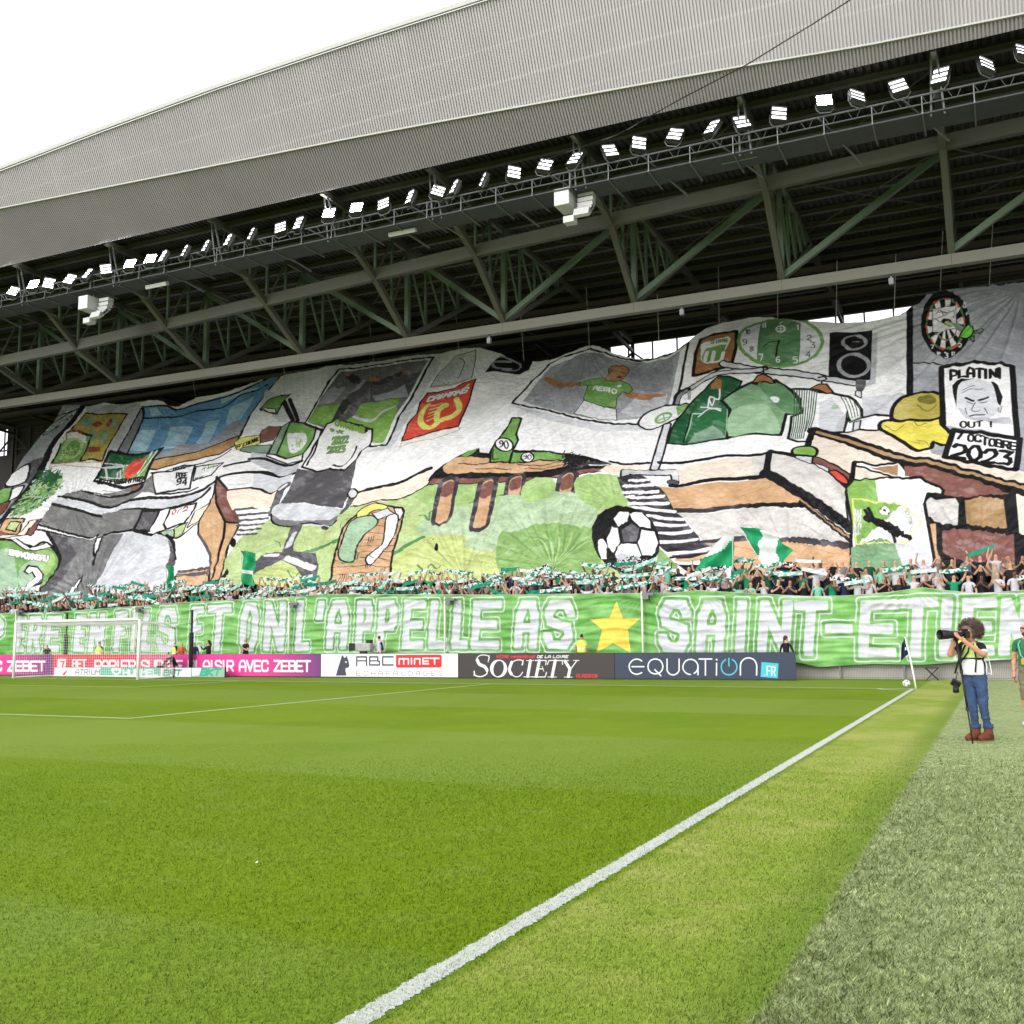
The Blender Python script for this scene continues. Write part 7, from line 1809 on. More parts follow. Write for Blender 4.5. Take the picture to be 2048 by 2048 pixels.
# ------------------------------------------------------------------ loudspeaker arrays and hanging bars
wsp=mat('speaker_white',(.48,.48,.49),rough=.5,var=.03)
def speakers(loc,lab):
    r=empty('loudspeaker_array',loc);tag(r,lab,'loudspeaker','white loudspeaker clusters')
    b=MB();b.box(-.62,.1,-.5,.6,-.42,.35);b.obj('subwoofer_box',wsp,r);b=MB();b.box(-.6,.08,-.515,-.5,-.4,.33);b.obj('grille',mat('speaker_grille',(.66,.66,.67)),r)
    for dx in (-.35,.0):
        b=MB();b.tube([(dx,0,.35),(dx,0,1.25)],.025,6);b.obj('hanging_rod',galv,r)
    yy,zz=.35,.2
    for k in range(7):
        a=R(k*11);b=MB();b.box(-.36,.36,-.2,.2,-.095,.085);b.obj('speaker_module',wsp,r,loc=(.62,yy,zz),rot=(a,0,0));yy-=math.sin(a+R(5))*.225;zz-=math.cos(a+R(5))*.225
    b=MB();b.box(-.4,.1,-.5,-.05,-1.28,-.98);b.obj('lower_speaker',wsp,r,loc=(.2,0,0))
    b=MB();b.tube([(.1,.2,-.4),(.1,.2,-1.1)],.02,5);b.obj('link_rod',galv,r)
speakers((-43.35,8.6,20.75),'white loudspeaker cluster hanging below the roof edge at far left')
speakers((-13.95,8.6,21.15),'white loudspeaker cluster hanging below the roof edge right of centre')
for j,(X,Z,l) in enumerate(((-38.76,21.2,'far left near the left loudspeakers'),(-22.9,21.35,'at the middle of the gantry'),(-6.4,21.55,'at right beside the truss'))):
    r=empty('radiant_bar',(X,8.8,Z-.05));tag(r,'white horizontal bar unit hung below the gantry '+l,'antenna','white bar units under the gantry')
    b=MB();b.box(-.75,.75,-.12,.12,-.1,.1);o=b.obj('casing',wsp,r,rot=(R(20),0,0))
    for dx in (-.12,.12):
        b=MB();b.tube([(dx,0,.05),(dx,0,.5)],.02,5);b.obj('rod',galv,r)
# small camera boxes on the lower beam
for j,(X,l) in enumerate(((-21.5,'at centre'),(-10.9,'right of centre'),(-1.2,'at right'))):
    b=MB();b.box(-.1,.1,-.1,.1,-.28,0);b.box(-.03,.03,-.03,.03,0,.2);tag(b.obj('junction_box',galv,loc=(X,Yp(YL),ZC+.343*YL-.4)),'small grey box hanging under the lower roof beam '+l,'box')
# ================================================================== GIANT PAINTED CLOTH (hangs from the roof on ropes over the terrace)
TH=R(50);TO=Vector((0,13,4.2));TV=Vector((0,math.cos(TH),math.sin(TH)));TN=Vector((0,-math.sin(TH),math.cos(TH)))
def curve(flat,srt=True):
    q=np.array(flat,float).reshape(-1,2)/100
    return q[np.argsort(q[:,0])]
def vnoise(x,y,seed,f):
    """smooth value noise"""
    g=np.random.default_rng(seed).random((64,64));x=x*f;y=y*f;ix=np.floor(x).astype(int);iy=np.floor(y).astype(int);fx=x-ix;fy=y-iy;fx=fx*fx*(3-2*fx);fy=fy*fy*(3-2*fy)
    G=lambda a,b:g[a%64,b%64]
    return (G(ix,iy)*(1-fx)+G(ix+1,iy)*fx)*(1-fy)+(G(ix,iy+1)*(1-fx)+G(ix+1,iy+1)*fx)*fy
def make_tifo():
    T=DATA['tif'];top=curve(T['top']);bot=curve(T['bot']);x0,x1=-66.5,5.6
    CT=lambda k:tuple(min(.9,(v*.88+.12*(CL[k][0]*.3+CL[k][1]*.6+CL[k][2]*.1))*1.13) for v in CL[k])
    cv=Canvas(-72,7,-1.5,24,44,CT('W'));cv.ops(T['ops'],CT,1.3)
    for i in range(cv.w):
        j=int((np.interp(cv.x0+i/cv.k,bot[:,0],bot[:,1])+.06-cv.y0)*cv.k);cv.a[:j,i]=cv.a[j,i]
    Yg,Xg=np.mgrid[0:cv.h,0:cv.w].astype(np.float32);n1=vnoise(Xg*.5+Yg*.9,Yg*.25-Xg*.2,41,.16)-.5;n2=vnoise(Xg-Yg*.4,Yg,42,.33)-.5;n3=vnoise(Xg,Yg,43,.035)-.5
    lum=cv.a.mean(-1);k=np.where(lum<.05,.9,np.where(lum>.55,.16,.34));cv.a*=(1+k*(n1*.55+n2*.35+n3*.9))[...,None]
    m_=(np.clip(n1+n3-.28,0,1)*2.2*np.where((lum<.5)&(lum>.04),1,0))[...,None];cv.a+=(np.array(C('W2'))*.8-cv.a)*np.clip(m_,0,.13)
    for sx in np.arange(-71,7,3.1):
        i=int((sx-cv.x0)*cv.k);cv.a[:,i:i+1]*=.93
    img=cv.image('painted_cloth_print')
    nx,ny=1250,330
    S=np.linspace(x0,x1,nx)[None,:].repeat(ny,0);tt=np.interp(S[0],top[:,0],top[:,1]);tb=np.interp(S[0],bot[:,0],bot[:,1])
    # left end of the cloth is cut on a slant, outside the frame
    tb=np.where(S[0]<bot[0,0],bot[0,1],tb)
    tb=tb-.55
    V=np.linspace(0,1,ny)[:,None];Tt=tb[None,:]+(tt-tb)[None,:]*V
    D=(vnoise(S+80,Tt,1,.16)-.5)*.9+(vnoise(S+80,Tt,2,.45)-.5)*.28+(vnoise(S+80,Tt,3,1.3)-.5)*.05
    # creases streaming out of the points where hands or ropes gather the cloth
    for gx,gy,rad,k in T['g']:
        dx,dy=S-gx,Tt-gy;r=np.hypot(dx,dy);a=np.arctan2(dy,dx);ph=vnoise(a*3+9,r*.12+3,5,1.0)*7
        w=np.sin(a*34+ph)+.7*np.sin(a*61+ph*1.7+1)+.5*np.sin(a*97+2*ph)
        D+=np.sign(w)*np.abs(w)**1.3*.042*k*np.exp(-(r/rad)**2)*np.clip(r/1.2,0,1)
    # long slack folds slanting across the cloth
    ph=vnoise(S*.3+40,Tt*.3,7,.6)*9
    m=vnoise(S+80,Tt+9,8,.11)
    w=np.sin((S*.8-Tt*.55)*6.2+ph);D+=np.maximum(w-.45,0)*.085*np.clip((m-.38)*3.4,0,1)
    w=np.sin((S*.25+Tt*.95)*4.1+ph*1.2);D+=np.maximum(w-.55,0)*.08*np.clip((.52-m)*3.6,0,1)
    w=np.sin((S*1.2+Tt*.5)*9+ph*1.5);D+=np.maximum(w-.6,0)*.05*np.clip((vnoise(S+50,Tt,12,.14)-.4)*3,0,1)
    # billow : fullest mid-way down
    D+= -.35*np.sin(np.pi*V)*1.0
    X=S;Y=TO.y+Tt*TV.y+D*TN.y;Z=TO.z+Tt*TV.z+D*TN.z
    me=grid_mesh('painted_cloth',X,Y,Z,cv.uv(S,Tt))
    m=paint_mat('painted_cloth',img,rough=.62,bump=.3,bscale=9,mottle=.17)
    root=tag(mk('painted_cloth',me,m),'giant hand painted cloth of a supporter bedroom covering the whole terrace','banner')
    # ropes from its upper edge to the roof
    for sx in (-52,-44.3,-36.4,-29.5,-24.1,-19.8,-14.9,-11.6,-8.2,-4.9,-1.9,.4,2.8):
        t=float(np.interp(sx,top[:,0],top[:,1]));a=TO+TV*t+Vector((sx,0,0));b=MB();b.tube([a-TV*.15,a+Vector((.4,-1.5,3.2))],.018,5)
        l='thin rope holding the painted cloth '+('above the '+{-52:'yellow poster at far left',-44.3:'left end of the blue window',-36.4:'middle of the blue window',-29.5:'desk lamp',-24.1:'left side of the framed grey poster',-19.8:'red poster',-14.9:'left black loudspeaker drawing',-11.6:'footballer poster',-8.2:'right side of the footballer poster',-4.9:'small brown crest',-1.9:'drawn clock',.4:'right black loudspeaker drawing',2.8:'dartboard'}[sx])
        tag(b.obj('rope',mat('rope',(.35,.34,.33))),l,'rope','ropes holding up the painted cloth')
    # hem
    return cv
make_tifo()
# ------------------------------------------------------------------ lettered banner on the wall
def make_banner():
    bt=curve(DATA['bt']);bb=curve([int(v*1) for v in DATA['bb']]);x0,x1=-50,4.0;cv=Canvas(x0-.5,x1+.5,.1,4.0,62,C('bg'))
    H,W=cv.h,cv.w;D=np.full((H,W),9e9,np.float32)
    for s in DATA['segs']:
        q=cv.px(undelta(s))
        for i in range(len(q)-1):
            a,b=q[i],q[i+1];bx=cv.segd(np.array([a,b]),46)
            if bx is None:continue
            v0,v1,u0,u1=bx;Yg,Xg=np.mgrid[v0:v1,u0:u1];Xg=Xg+.5-a[0];Yg=Yg+.5-a[1];d=b-a;t=np.clip((Xg*d[0]+Yg*d[1])/(d@d+1e-9),0,1)
            # square-shouldered pen
            ex,ey=np.abs(Xg-t*d[0]),np.abs(Yg-t*d[1]);dd=(ex**6+ey**6)**(1/6)
            sb=D[v0:v1,u0:u1];np.minimum(sb,dd,out=sb)
    Yg,Xg=np.mgrid[0:H,0:W];wob=(vnoise(Xg,Yg,21,.06)-.5)*2.2;D=D/62+wob/62
    green=np.array(C('bg'));g2=np.array(C('bg2'));n=vnoise(Xg*.35,Yg,22,.09)[...,None];cv.a[:]=green*(1-n)+g2*n
    def cov(lo,hi):return np.clip((hi-D)*62+.5,0,1)*np.clip((D-lo)*62+.5,0,1)
    wht=np.array(C('w2'))*1.07
    c=cov(-1,.178)[...,None];cv.a+= (wht-cv.a)*c
    c=(cov(.285,.335))[...,None];cv.a+=(wht-cv.a)*c
    cv.poly(DATA['star'],C('star'))
    # white piping under the top hem and above the bottom hem
    tt=np.interp(Xg[0]/62+cv.x0,bt[:,0],bt[:,1]);z=Yg/62+cv.y0
    img=cv.image('lettered_banner_print')
    nx,ny=1500,60;S=np.linspace(x0,x1,nx)[None,:].repeat(ny,0);top=np.interp(S[0],bt[:,0],bt[:,1]);bo=np.interp(S[0],bb[:,0],bb[:,1]);V=np.linspace(0,1,ny)[:,None];Z=bo+(top-bo)*V
    ph=vnoise(S+60,Z,31,.35)*8
    D2=np.maximum(np.sin(Z*15+S*.9+ph)-.2,0)*.04+np.maximum(np.sin(Z*11-S*1.3+ph*1.3)-.35,0)*.05+np.maximum(np.sin(Z*24+S*.35+ph*2)-.4,0)*.022+(vnoise(S+60,Z,32,.5)-.5)*.12
    for gx,gy,rad,k in ((-.35,3.2,3,1.2),(-10.3,3.25,2,.7),(-19.2,3.4,2,.6),(-27.4,3.6,2,.7),(-7.9,3.2,2,.6),(3.4,3.0,3,.8)):
        dx,dy=S-gx,Z-gy;r=np.hypot(dx,dy*1.5);a=np.arctan2(dy*1.6,dx);D2+=np.sin(a*26+ph)*.022*k*np.exp(-(r/rad)**2)*np.clip(r/.5,0,1)
    me=grid_mesh('lettered_banner',S,6.62-D2,Z,cv.uv(S,Z));m=paint_mat('lettered_banner',img,rough=.6,bump=.2,bscale=12,mottle=.16,streak=False)
    tag(mk('lettered_banner',me,m),'long green banner with white block letters and a yellow star along the front wall','banner')
    b=MB();pts=[(float(x),6.66,float(np.interp(x,bt[:,0],bt[:,1]))) for x in np.linspace(x0,x1,120)];b.tube(pts,.02,4);tag(b.obj('banner_rope',mat('rope',(.35,.34,.33))),'thin rope running along the top hem of the lettered banner','rope')
CL['bg']=tuple(x*.68 for x in lin((92,165,66)));CL['bg2']=tuple(x*.72 for x in lin((150,208,125)));CL['star']=tuple(x*.78 for x in lin((250,215,90)))
make_banner()
# ------------------------------------------------------------------ advertising boards
BY=lambda X:5.3+.07*X
blabels=dict(purple='purple and pink advertising board with white letters at the far left behind the goal',pink='long red and pink advertising board with white capitals behind the goal',white='white advertising board with a dark cat silhouette and a red name panel',dark='dark brown advertising board with large white serif capitals',navy='dark blue advertising board with thin white letters and a cyan square',low_white='low white advertising strip seen through the goal net',low_teal='low teal advertising strip with white letters inside the goal frame',low_green='low white advertising strip beside the near goal post',low_grey='low grey green advertising strip right of the black pole')
def make_board(name,x0,x1,bgk,grad,ops):
    low=name.startswith('low');h=.42 if low else .985;off=-.7 if low else 0
    cv=Canvas(x0,x1,0,h,90,C(bgk))
    if grad:
        st=np.linspace(0,1,len(grad));cs=np.array([C(g) for g in grad]);t=np.linspace(0,1,cv.w)
        if name=='pink':st=np.array([0,.25,.5,.78,1.0]);cs=np.array([C('red'),C('red'),C('pink'),C('pink'),C('purp')])
        for k in range(3):cv.a[:,:,k]=np.interp(t,st,cs[:,k])[None,:]
    elif name=='low_green':
        cv.a[:]=C('W')
    cv.ops(ops,C,1.12,wob=0)
    img=cv.image(name+'_print');r=empty('advertising_board',((x0+x1)/2,BY((x0+x1)/2)+off,0),math.atan(.07));tag(r,blabels[name],'billboard','advertising boards behind the goal line')
    L=(x1-x0)/2*math.sqrt(1+.0049)-.008;z0=.05 if not low else .02
    S=np.array([[x0,x1],[x0,x1]]);Z=np.array([[z0,z0],[h,h]]);X=np.array([[-L,L],[-L,L]]);me=grid_mesh('panel_face',X,np.zeros_like(X)-.045,Z,cv.uv(S,Z),smooth=False)
    mk('panel_face',me,paint_mat(name+'_board',img,rough=.45,bump=0,mottle=.02,streak=False,emis=0 if low else .0),r)
    b=MB();b.box(-L,L,-.04,.05,z0-.03,h+.012);b.obj('panel_frame',mat('board_frame',(.03,.03,.035)),r)
    b=MB();k=max(2,int((x1-x0)/2))
    for i in range(k+1):
        X_=-L+.1+(2*L-.2)*i/k;b.bar((X_,.05,h*.8),(X_,.5,.0),.03);b.bar((X_,.05,.02),(X_,.5,.02),.03)
    b.obj('support_leg',galv,r)
for q in DATA['boards']:make_board(*q)
# ------------------------------------------------------------------ goal
def goal():
    g=empty('goal',(-34,0,0));tag(g,'white football goal with a white net at the left','goal')
    for x in (-3.72,3.72):
        b=MB();b.tube([(x,0,0),(x,0,2.5)],.06,12);b.obj('post',whitep,g,smooth=True)
    b=MB();b.tube([(-3.66,0,2.5),(3.66,0,2.5)],.06,12);b.obj('crossbar',whitep,g,smooth=True)
    b=MB();b.tube([(-3.72,.02,.04),(-3.72,2,.04),(3.72,2,.04),(3.72,.02,.04)],.035,8);b.obj('ground_frame',whitep,g,smooth=True)
    n=MB();st=.12;r=.004;D=2.0;H=2.42
    def wl(a,b_):n.bar(a,b_,r*2)
    k=int(7.4/st)
    for i in range(k+1):
        x=-3.7+7.4*i/k;n.tube([(x,.03,H+.05),(x,D*.5,H-.02),(x,D,H-.1)],r,3);n.tube([(x,D,H-.1),(x,D-.06,H*.5),(x,D,.05)],r,3)
    for i in range(int(H/st)):
        z=.05+i*st;n.tube([(-3.7,D-.06*math.sin(z*1.3),z),(3.7,D-.06*math.sin(z*1.3),z)],r,3)
        for x in (-3.7,3.7):n.tube([(x,.03,z),(x,D,z)],r,3)
    for i in range(int(D/st)+1):
        y_=.03+i*st;n.tube([(-3.7,y_,H+.02-.05*y_),(3.7,y_,H+.02-.05*y_)],r,3)
        for x in (-3.7,3.7):n.tube([(x,y_,.05),(x,y_,H)],r,3)
    o=n.obj('net',mat('net_cord',(.75,.75,.74),rough=.8),g);o['kind']='stuff'
goal()
for X,Y,z,l in ((-30.15,2.95,2.9,'black pole holding the goal net, beside the kneeling photographer'),(-37.95,3.0,2.85,'black pole behind the goal net at left')):
    r=empty('net_pole',(X,Y,0));tag(r,l,'pole','black net poles behind the goal')
    b=MB();b.tube([(0,0,0),(0,0,2.95)],.05,10);b.obj('pole_tube',black,r,smooth=True);b=MB();b.tube([(0,0,.02),(0,0,1.95)],.095,10);b.obj('padding',mat('foam_black',(.02,.02,.022),rough=.9),r,smooth=True)
    b=MB();b.tube([(0,0,2.4),(3.72*(-1 if X>-34 else 1)*.0+(-34+(3.7 if X>-34 else -3.7)-X),2-Y,2.32)],.008,4);b.obj('guy_cord',whitep,r)
# ------------------------------------------------------------------ thin white poles of the ball-stop net and their fittings
for X,l in ((-45.6,'behind the far goal post'),(-37.0,'behind the near half of the goal'),(-27.45,'left of the lone letter L'),(-19.2,'in the middle of the banner'),(-10.35,'just right of the yellow star')):
    r=empty('net_mast',(X,6.35,0));tag(r,'thin white mast before the banner, '+l,'pole','white masts in front of the banner')
    b=MB();b.tube([(0,0,0),(0,0,3.35)],.04,8);b.obj('mast_tube',mat('mast_paint',(.66,.64,.58)),r,smooth=True)
    b=MB();b.box(.02,.5,-.06,.06,3.2,3.3);b.box(.1,.3,-.1,.1,3.05,3.2);b.obj('bracket',galv,r)
# ------------------------------------------------------------------ corner flag, ball, stool
cf=empty('corner_flag',(.02,.02,0));tag(cf,'white corner post with a small navy blue flag, leaning left','flag')
b=MB();b.tube([(0,0,0),(-.06,0,.5),(-.13,0,1.0),(-.23,0,1.5)],.024,8);b.obj('post',whitep,cf,smooth=True)
u=np.linspace(0,1,14)[None,:].repeat(10,0);v=np.linspace(0,1,10)[:,None].repeat(14,1)
FX=-.22+(.05-.045*v)*0-u*(.34-.10*v)+.0-.0;FZ=1.50-.48*(1-v)-u*.22;FX=-.155-.07*v-u*(.10+.12*(1-v));me=grid_mesh('flag_cloth',FX,.05*np.sin(u*9+v*3),FZ+.0)
mk('flag_cloth',me,smat('navy_cloth',(34,34,78),.9),cf);b=MB();b.box(-.235,-.2,-.07,-.06,1.12,1.2);b.obj('emblem',whitep,cf)
def football(loc):
    bm=bmesh.new();bmesh.ops.create_icosphere(bm,subdivisions=3,radius=.11);me=bpy.data.meshes.new('football');
    dirs=[Vector(q).normalized() for q in [(0,1,1.618),(0,-1,1.618),(0,1,-1.618),(0,-1,-1.618),(1,1.618,0),(-1,1.618,0),(1,-1.618,0),(-1,-1.618,0),(1.618,0,1),(1.618,0,-1),(-1.618,0,1),(-1.618,0,-1)]]
    for f in bm.faces:
        c=f.calc_center_median().normalized();f.material_index=1 if max(c.dot(d) for d in dirs)>.955 else 0;f.smooth=True
    bm.to_mesh(me);bm.free();tag(mk('football',me,[whitep,mat('ball_grey',(.18,.18,.2))],loc=loc,rot=(.4,.3,.2)),'white football lying on the grass beside the corner flag','ball')
football((-.33,1.14,.11))
st=empty('folding_stool',(.1,6.3,0));tag(st,'small black folding stool standing by the wall right of the corner flag','stool')
for s_ in (-1,1):
    for k in (-.16,.16):
        b=MB();b.bar((-.2*s_,k,0),(.2*s_,k,.42),.025);b.obj('leg',black,st)
b=MB();b.box(-.23,.23,-.18,.18,.41,.435);b.obj('seat',black,st)
# ------------------------------------------------------------------ big waved flags
def flag(kind,q,l,cols,n):
    P=[Vector(a) for a in q] # tl,tr,br,bl
    nu,nv=40,30;u=np.linspace(0,1,nu)[None,:].repeat(nv,0);v=np.linspace(0,1,nv)[:,None].repeat(nu,1)
    G=[]
    for k in range(3):G.append((P[0][k]*(1-u)+P[1][k]*u)*(1-v)+(P[3][k]*(1-u)+P[2][k]*u)*v)
    sz=(P[0]-P[2]).length;w_=np.sin(u*7+v*5)*.06*sz+np.sin(v*13-u*4)*.025*sz
    G[1]=G[1]+w_;G[2]=G[2]+np.sin(u*6+1)*.03*sz*(v-.5);G[0]=G[0]+np.sin(v*8)*.02*sz
    me=grid_mesh('flag_cloth',*G);g=smat('flag_green',(20,150,95),.8,rough=.6);wm=smat('flag_white',(225,228,230),.85,rough=.6)
    me.materials.append(g);me.materials.append(wm)
    pos=(u[:-1,:-1]*n[0]+v[:-1,:-1]*n[1]+.02*np.sin(v[:-1,:-1]*20));idx=np.zeros_like(pos,dtype=np.int32)
    for a,b_ in cols:idx|=((pos>a)&(pos<b_)).astype(np.int32)
    me.polygons.foreach_set('material_index',idx.ravel())
    base=Vector((P[3].x,P[3].y,P[3].z-1.2));r=empty('supporter_flag',base);tag(r,l,'flag','large flags waved by supporters')
    o=mk('flag_cloth',me,None,r,loc=-base);pk={'a':(P[2],P[1]),'b':(P[3],P[0]),'c':(P[3],P[0]),'d':(P[3],P[0])}[kind];d=(pk[0]-pk[1]).normalized()
    b=MB();b.tube([pk[0]+d*.9,pk[1]-d*.12],.02,6);b.obj('flagpole',mat('flagpole',(.5,.5,.48)),r,loc=-base)
fl={f[0]:f[1] for f in DATA['flags']}
flag('a',fl['a'],'large white and green flag waved in front of the soccer ball drawing',[(.0,.30),(.62,.88)],(.25,.75))
flag('b',fl['b'],'green flag with a pale diagonal stripe waved right of the white and green flag',[(.36,.66)],(-.5+1.0,.5))
flag('c',fl['c'],'narrow plain green flag furled around its pole at far left',[],(0,1))
flag('d',fl['d'],'green flag with one white band in front of the office chair drawing',[(.52,.64)],(0,1))
# ================================================================== PEOPLE
def skin_body(J,edges,sub=1,name='person_mesh'):
    """J name->(co,(rx,ry)); one continuous skinned surface"""
    names=list(J);me=bpy.data.meshes.new('sk');me.from_pydata([J[k][0] for k in names],[(names.index(a),names.index(b)) for a,b in edges],[])
    o=bpy.data.objects.new('sk',me);COLL.objects.link(o)
    sm=o.modifiers.new('s','SKIN');sm.use_smooth_shade=True
    if not me.skin_vertices:
        bm=bmesh.new();bm.from_mesh(me);bm.verts.layers.skin.verify();bm.to_mesh(me);bm.free()
    for i,k in enumerate(names):
        r=J[k][1];me.skin_vertices[0].data[i].radius=r if isinstance(r,tuple) else (r,r);me.skin_vertices[0].data[i].use_root=(k=='pelvis')
    ss=o.modifiers.new('u','SUBSURF');ss.levels=sub;ss.render_levels=sub
    dg=bpy.context.evaluated_depsgraph_get();dg.update();ev=o.evaluated_get(dg);m2=bpy.data.meshes.new_from_object(ev);m2.name=name
    bpy.data.objects.remove(o);bpy.data.meshes.remove(me);return m2
BODY_E=[('pelvis','waist'),('waist','chest'),('chest','upper'),('upper','neck'),('neck','jaw'),('jaw','head'),('head','crown'),('head','nose'),
('upper','shL'),('shL','elL'),('elL','wrL'),('wrL','haL'),('upper','shR'),('shR','elR'),('elR','wrR'),('wrR','haR'),
('pelvis','hipL'),('hipL','knL'),('knL','anL'),('anL','toL'),('pelvis','hipR'),('hipR','knR'),('knR','anR'),('anR','toR')]
def base_pose():
    return dict(pelvis=((0,0,.95),(.15,.11)),waist=((0,0,1.1),(.14,.10)),chest=((0,0,1.28),(.165,.115)),upper=((0,.01,1.42),(.12,.085)),neck=((0,.005,1.50),.055),jaw=((0,-.02,1.57),(.062,.07)),head=((0,-.005,1.66),(.078,.095)),crown=((0,.01,1.72),(.06,.07)),nose=((0,-.115,1.62),.014),
    shL=((.17,.0,1.41),.062),elL=((.25,.02,1.14),.045),wrL=((.24,-.08,.92),.03),haL=((.24,-.11,.83),(.022,.04)),shR=((-.17,0,1.41),.062),elR=((-.25,.02,1.14),.045),wrR=((-.24,-.08,.92),.03),haR=((-.24,-.11,.83),(.022,.04)),
    hipL=((.095,0,.88),.095),knL=((.1,-.02,.49),.062),anL=((.1,.02,.09),.043),toL=((.1,-.14,.045),(.045,.035)),hipR=((-.095,0,.88),.095),knR=((-.1,-.02,.49),.062),anR=((-.1,.02,.09),.043),toR=((-.1,-.14,.045),(.045,.035)))
def setp(J,**k):
    for a,v in k.items():J[a]=(v,J[a][1])
    return J
def seg_near(c,a,b):
    a=Vector(a);b=Vector(b);d=b-a;t=max(0,min(1,(c-a).dot(d)/max(d.dot(d),1e-9)));return (c-a-d*t).length,t
def assign(me,J,sleeve=.55,short=False,hair='short',longsl=False):
    """0 skin 1 top 2 trousers 3 hair 4 shoes"""
    reg={('pelvis','waist'):1,('waist','chest'):1,('chest','upper'):1,('upper','neck'):1,('upper','shL'):1,('upper','shR'):1}
    hd=Vector(J['head'][0]);nose=Vector(J['nose'][0]);fd=(nose-hd);fd.z=0;fd.normalize();up=(Vector(J['crown'][0])-Vector(J['jaw'][0])).normalized()
    mi=[]
    for p_ in me.polygons:
        c=p_.center;best=None
        for a,b in BODY_E:
            r=(J[a][1] if not isinstance(J[a][1],tuple) else J[a][1][0]);d,t=seg_near(c,J[a][0],J[b][0]);d/=max(.03,r)**.5
            if best is None or d<best[0]:best=(d,t,a,b)
        d,t,a,b=best;k=0
        if a in('pelvis','waist','chest') and b in('waist','chest','upper'):k=1 if not(a=='pelvis' and t<.35) else 2
        elif b=='neck':k=1 if t<.55 else 0
        elif b in('shL','shR'):k=1
        elif b in('elL','elR'):k=1 if (t<sleeve or longsl) else 0
        elif b in('wrL','wrR'):k=1 if longsl and t<.85 else 0
        elif b in('haL','haR'):k=0
        elif b in('hipL','hipR'):k=2
        elif b in('knL','knR'):k=2
        elif b in('anL','anR'):k=0 if short else 2
        elif b in('toL','toR'):k=4
        else:
            v=c-hd;f=v.dot(fd);z=v.dot(up)
            k=3 if hair!='bald' and ((z>.045 and f<.085) or (f<.015 and z>-.06) ) else 0
        if a in('anL','anR'):k=4
        mi.append(k)
    return mi
def setmats(me,mats,mi):
    for q in mats:me.materials.append(q)
    me.polygons.foreach_set('material_index',mi);me.update()
tops={}
def topm(n,c,var=.12):
    if n not in tops:tops[n]=smat('top_'+n,c,.75,rough=.85,var=var,scale=12)
    return tops[n]
SK=dict(skin=mat('skin_light',(.50,.29,.20),rough=.55,var=.06),skin2=mat('skin_tan',(.36,.19,.12),rough=.55,var=.06),skin3=mat('skin_brown',(.12,.06,.04),rough=.55))
HR=[mat('hair_black',(.012,.010,.009),rough=.6),mat('hair_brown',(.05,.028,.016),rough=.6),mat('hair_fair',(.25,.16,.08),rough=.6),mat('hair_grey',(.3,.29,.28),rough=.6),mat('cap_black',(.02,.02,.02))]
TP={'white':(208,208,214),'black':(32,30,34),'emerald green':(25,150,105),'dark green':(20,85,60),'grey':(125,125,130),'navy blue':(35,40,75),'pale green':(130,200,170),'beige':(170,155,135)}
for k,v in TP.items():topm(k,v)
TR=[smat('jeans_dark',(40,48,72),.8,rough=.9),smat('trousers_black',(28,27,30),.8,rough=.9),smat('shorts_khaki',(125,115,90),.8)]
SHO=[smat('shoe_white',(220,220,220)),smat('shoe_black',(25,25,25))]
def fan_pose(i):
    J=base_pose();k=i%8
    r=random.Random(i)
    if k in(0,1):   # scarf stretched overhead
        w=.42 if k==0 else .5
        setp(J,elL=(.33,-.06,1.60),wrL=(w,-.10,1.84),haL=(w+.03,-.11,1.92),elR=(-.33,-.06,1.60),wrR=(-w,-.10,1.84),haR=(-w-.03,-.11,1.92))
    elif k==2:      # scarf held at face height
        setp(J,elL=(.36,-.12,1.34),wrL=(.42,-.24,1.56),haL=(.44,-.26,1.64),elR=(-.36,-.12,1.34),wrR=(-.42,-.24,1.56),haR=(-.44,-.26,1.64))
    elif k==3:      # right arm up
        setp(J,elR=(-.3,-.08,1.62),wrR=(-.24,-.14,1.88),haR=(-.22,-.16,1.97),elL=(.28,-.04,1.2),wrL=(.14,-.22,1.28),haL=(.08,-.26,1.32))
    elif k==4:      # clapping
        setp(J,elL=(.27,-.12,1.22),wrL=(.06,-.32,1.38),haL=(.02,-.36,1.46),elR=(-.27,-.12,1.22),wrR=(-.06,-.32,1.38),haR=(-.02,-.36,1.46))
    elif k==5:      # phone held up
        setp(J,elL=(.22,-.18,1.36),wrL=(.08,-.3,1.56),haL=(.04,-.34,1.64),elR=(-.22,-.18,1.36),wrR=(-.08,-.3,1.56),haR=(-.04,-.34,1.64))
    elif k==6:      # both arms high in a V
        setp(J,elL=(.36,-.02,1.62),wrL=(.5,-.04,1.86),haL=(.54,-.04,1.95),elR=(-.34,-.02,1.62),wrR=(-.46,-.04,1.88),haR=(-.49,-.04,1.97))
    if k in (1,4,6):
        for n in('jaw','head','crown','nose'):
            c=J[n][0];J[n]=((c[0]+.02,c[1]-.01,c[2]-.01),J[n][1])
    return J,k
POSE_TXT={0:'arms overhead',1:'arms wide',2:'hands at face',3:'one arm raised',4:'clapping',5:'hands before face',6:'arms in V',7:'arms down'}
protoM=[]
for i in range(8):
    J,k=fan_pose(i);m=skin_body(J,BODY_E,1,'supporter');mi=assign(m,J,hair='short')
    setmats(m,(SK['skin'],tops['white'],TR[0],HR[0],SHO[0]),mi)
    protoM.append((m,k,J))
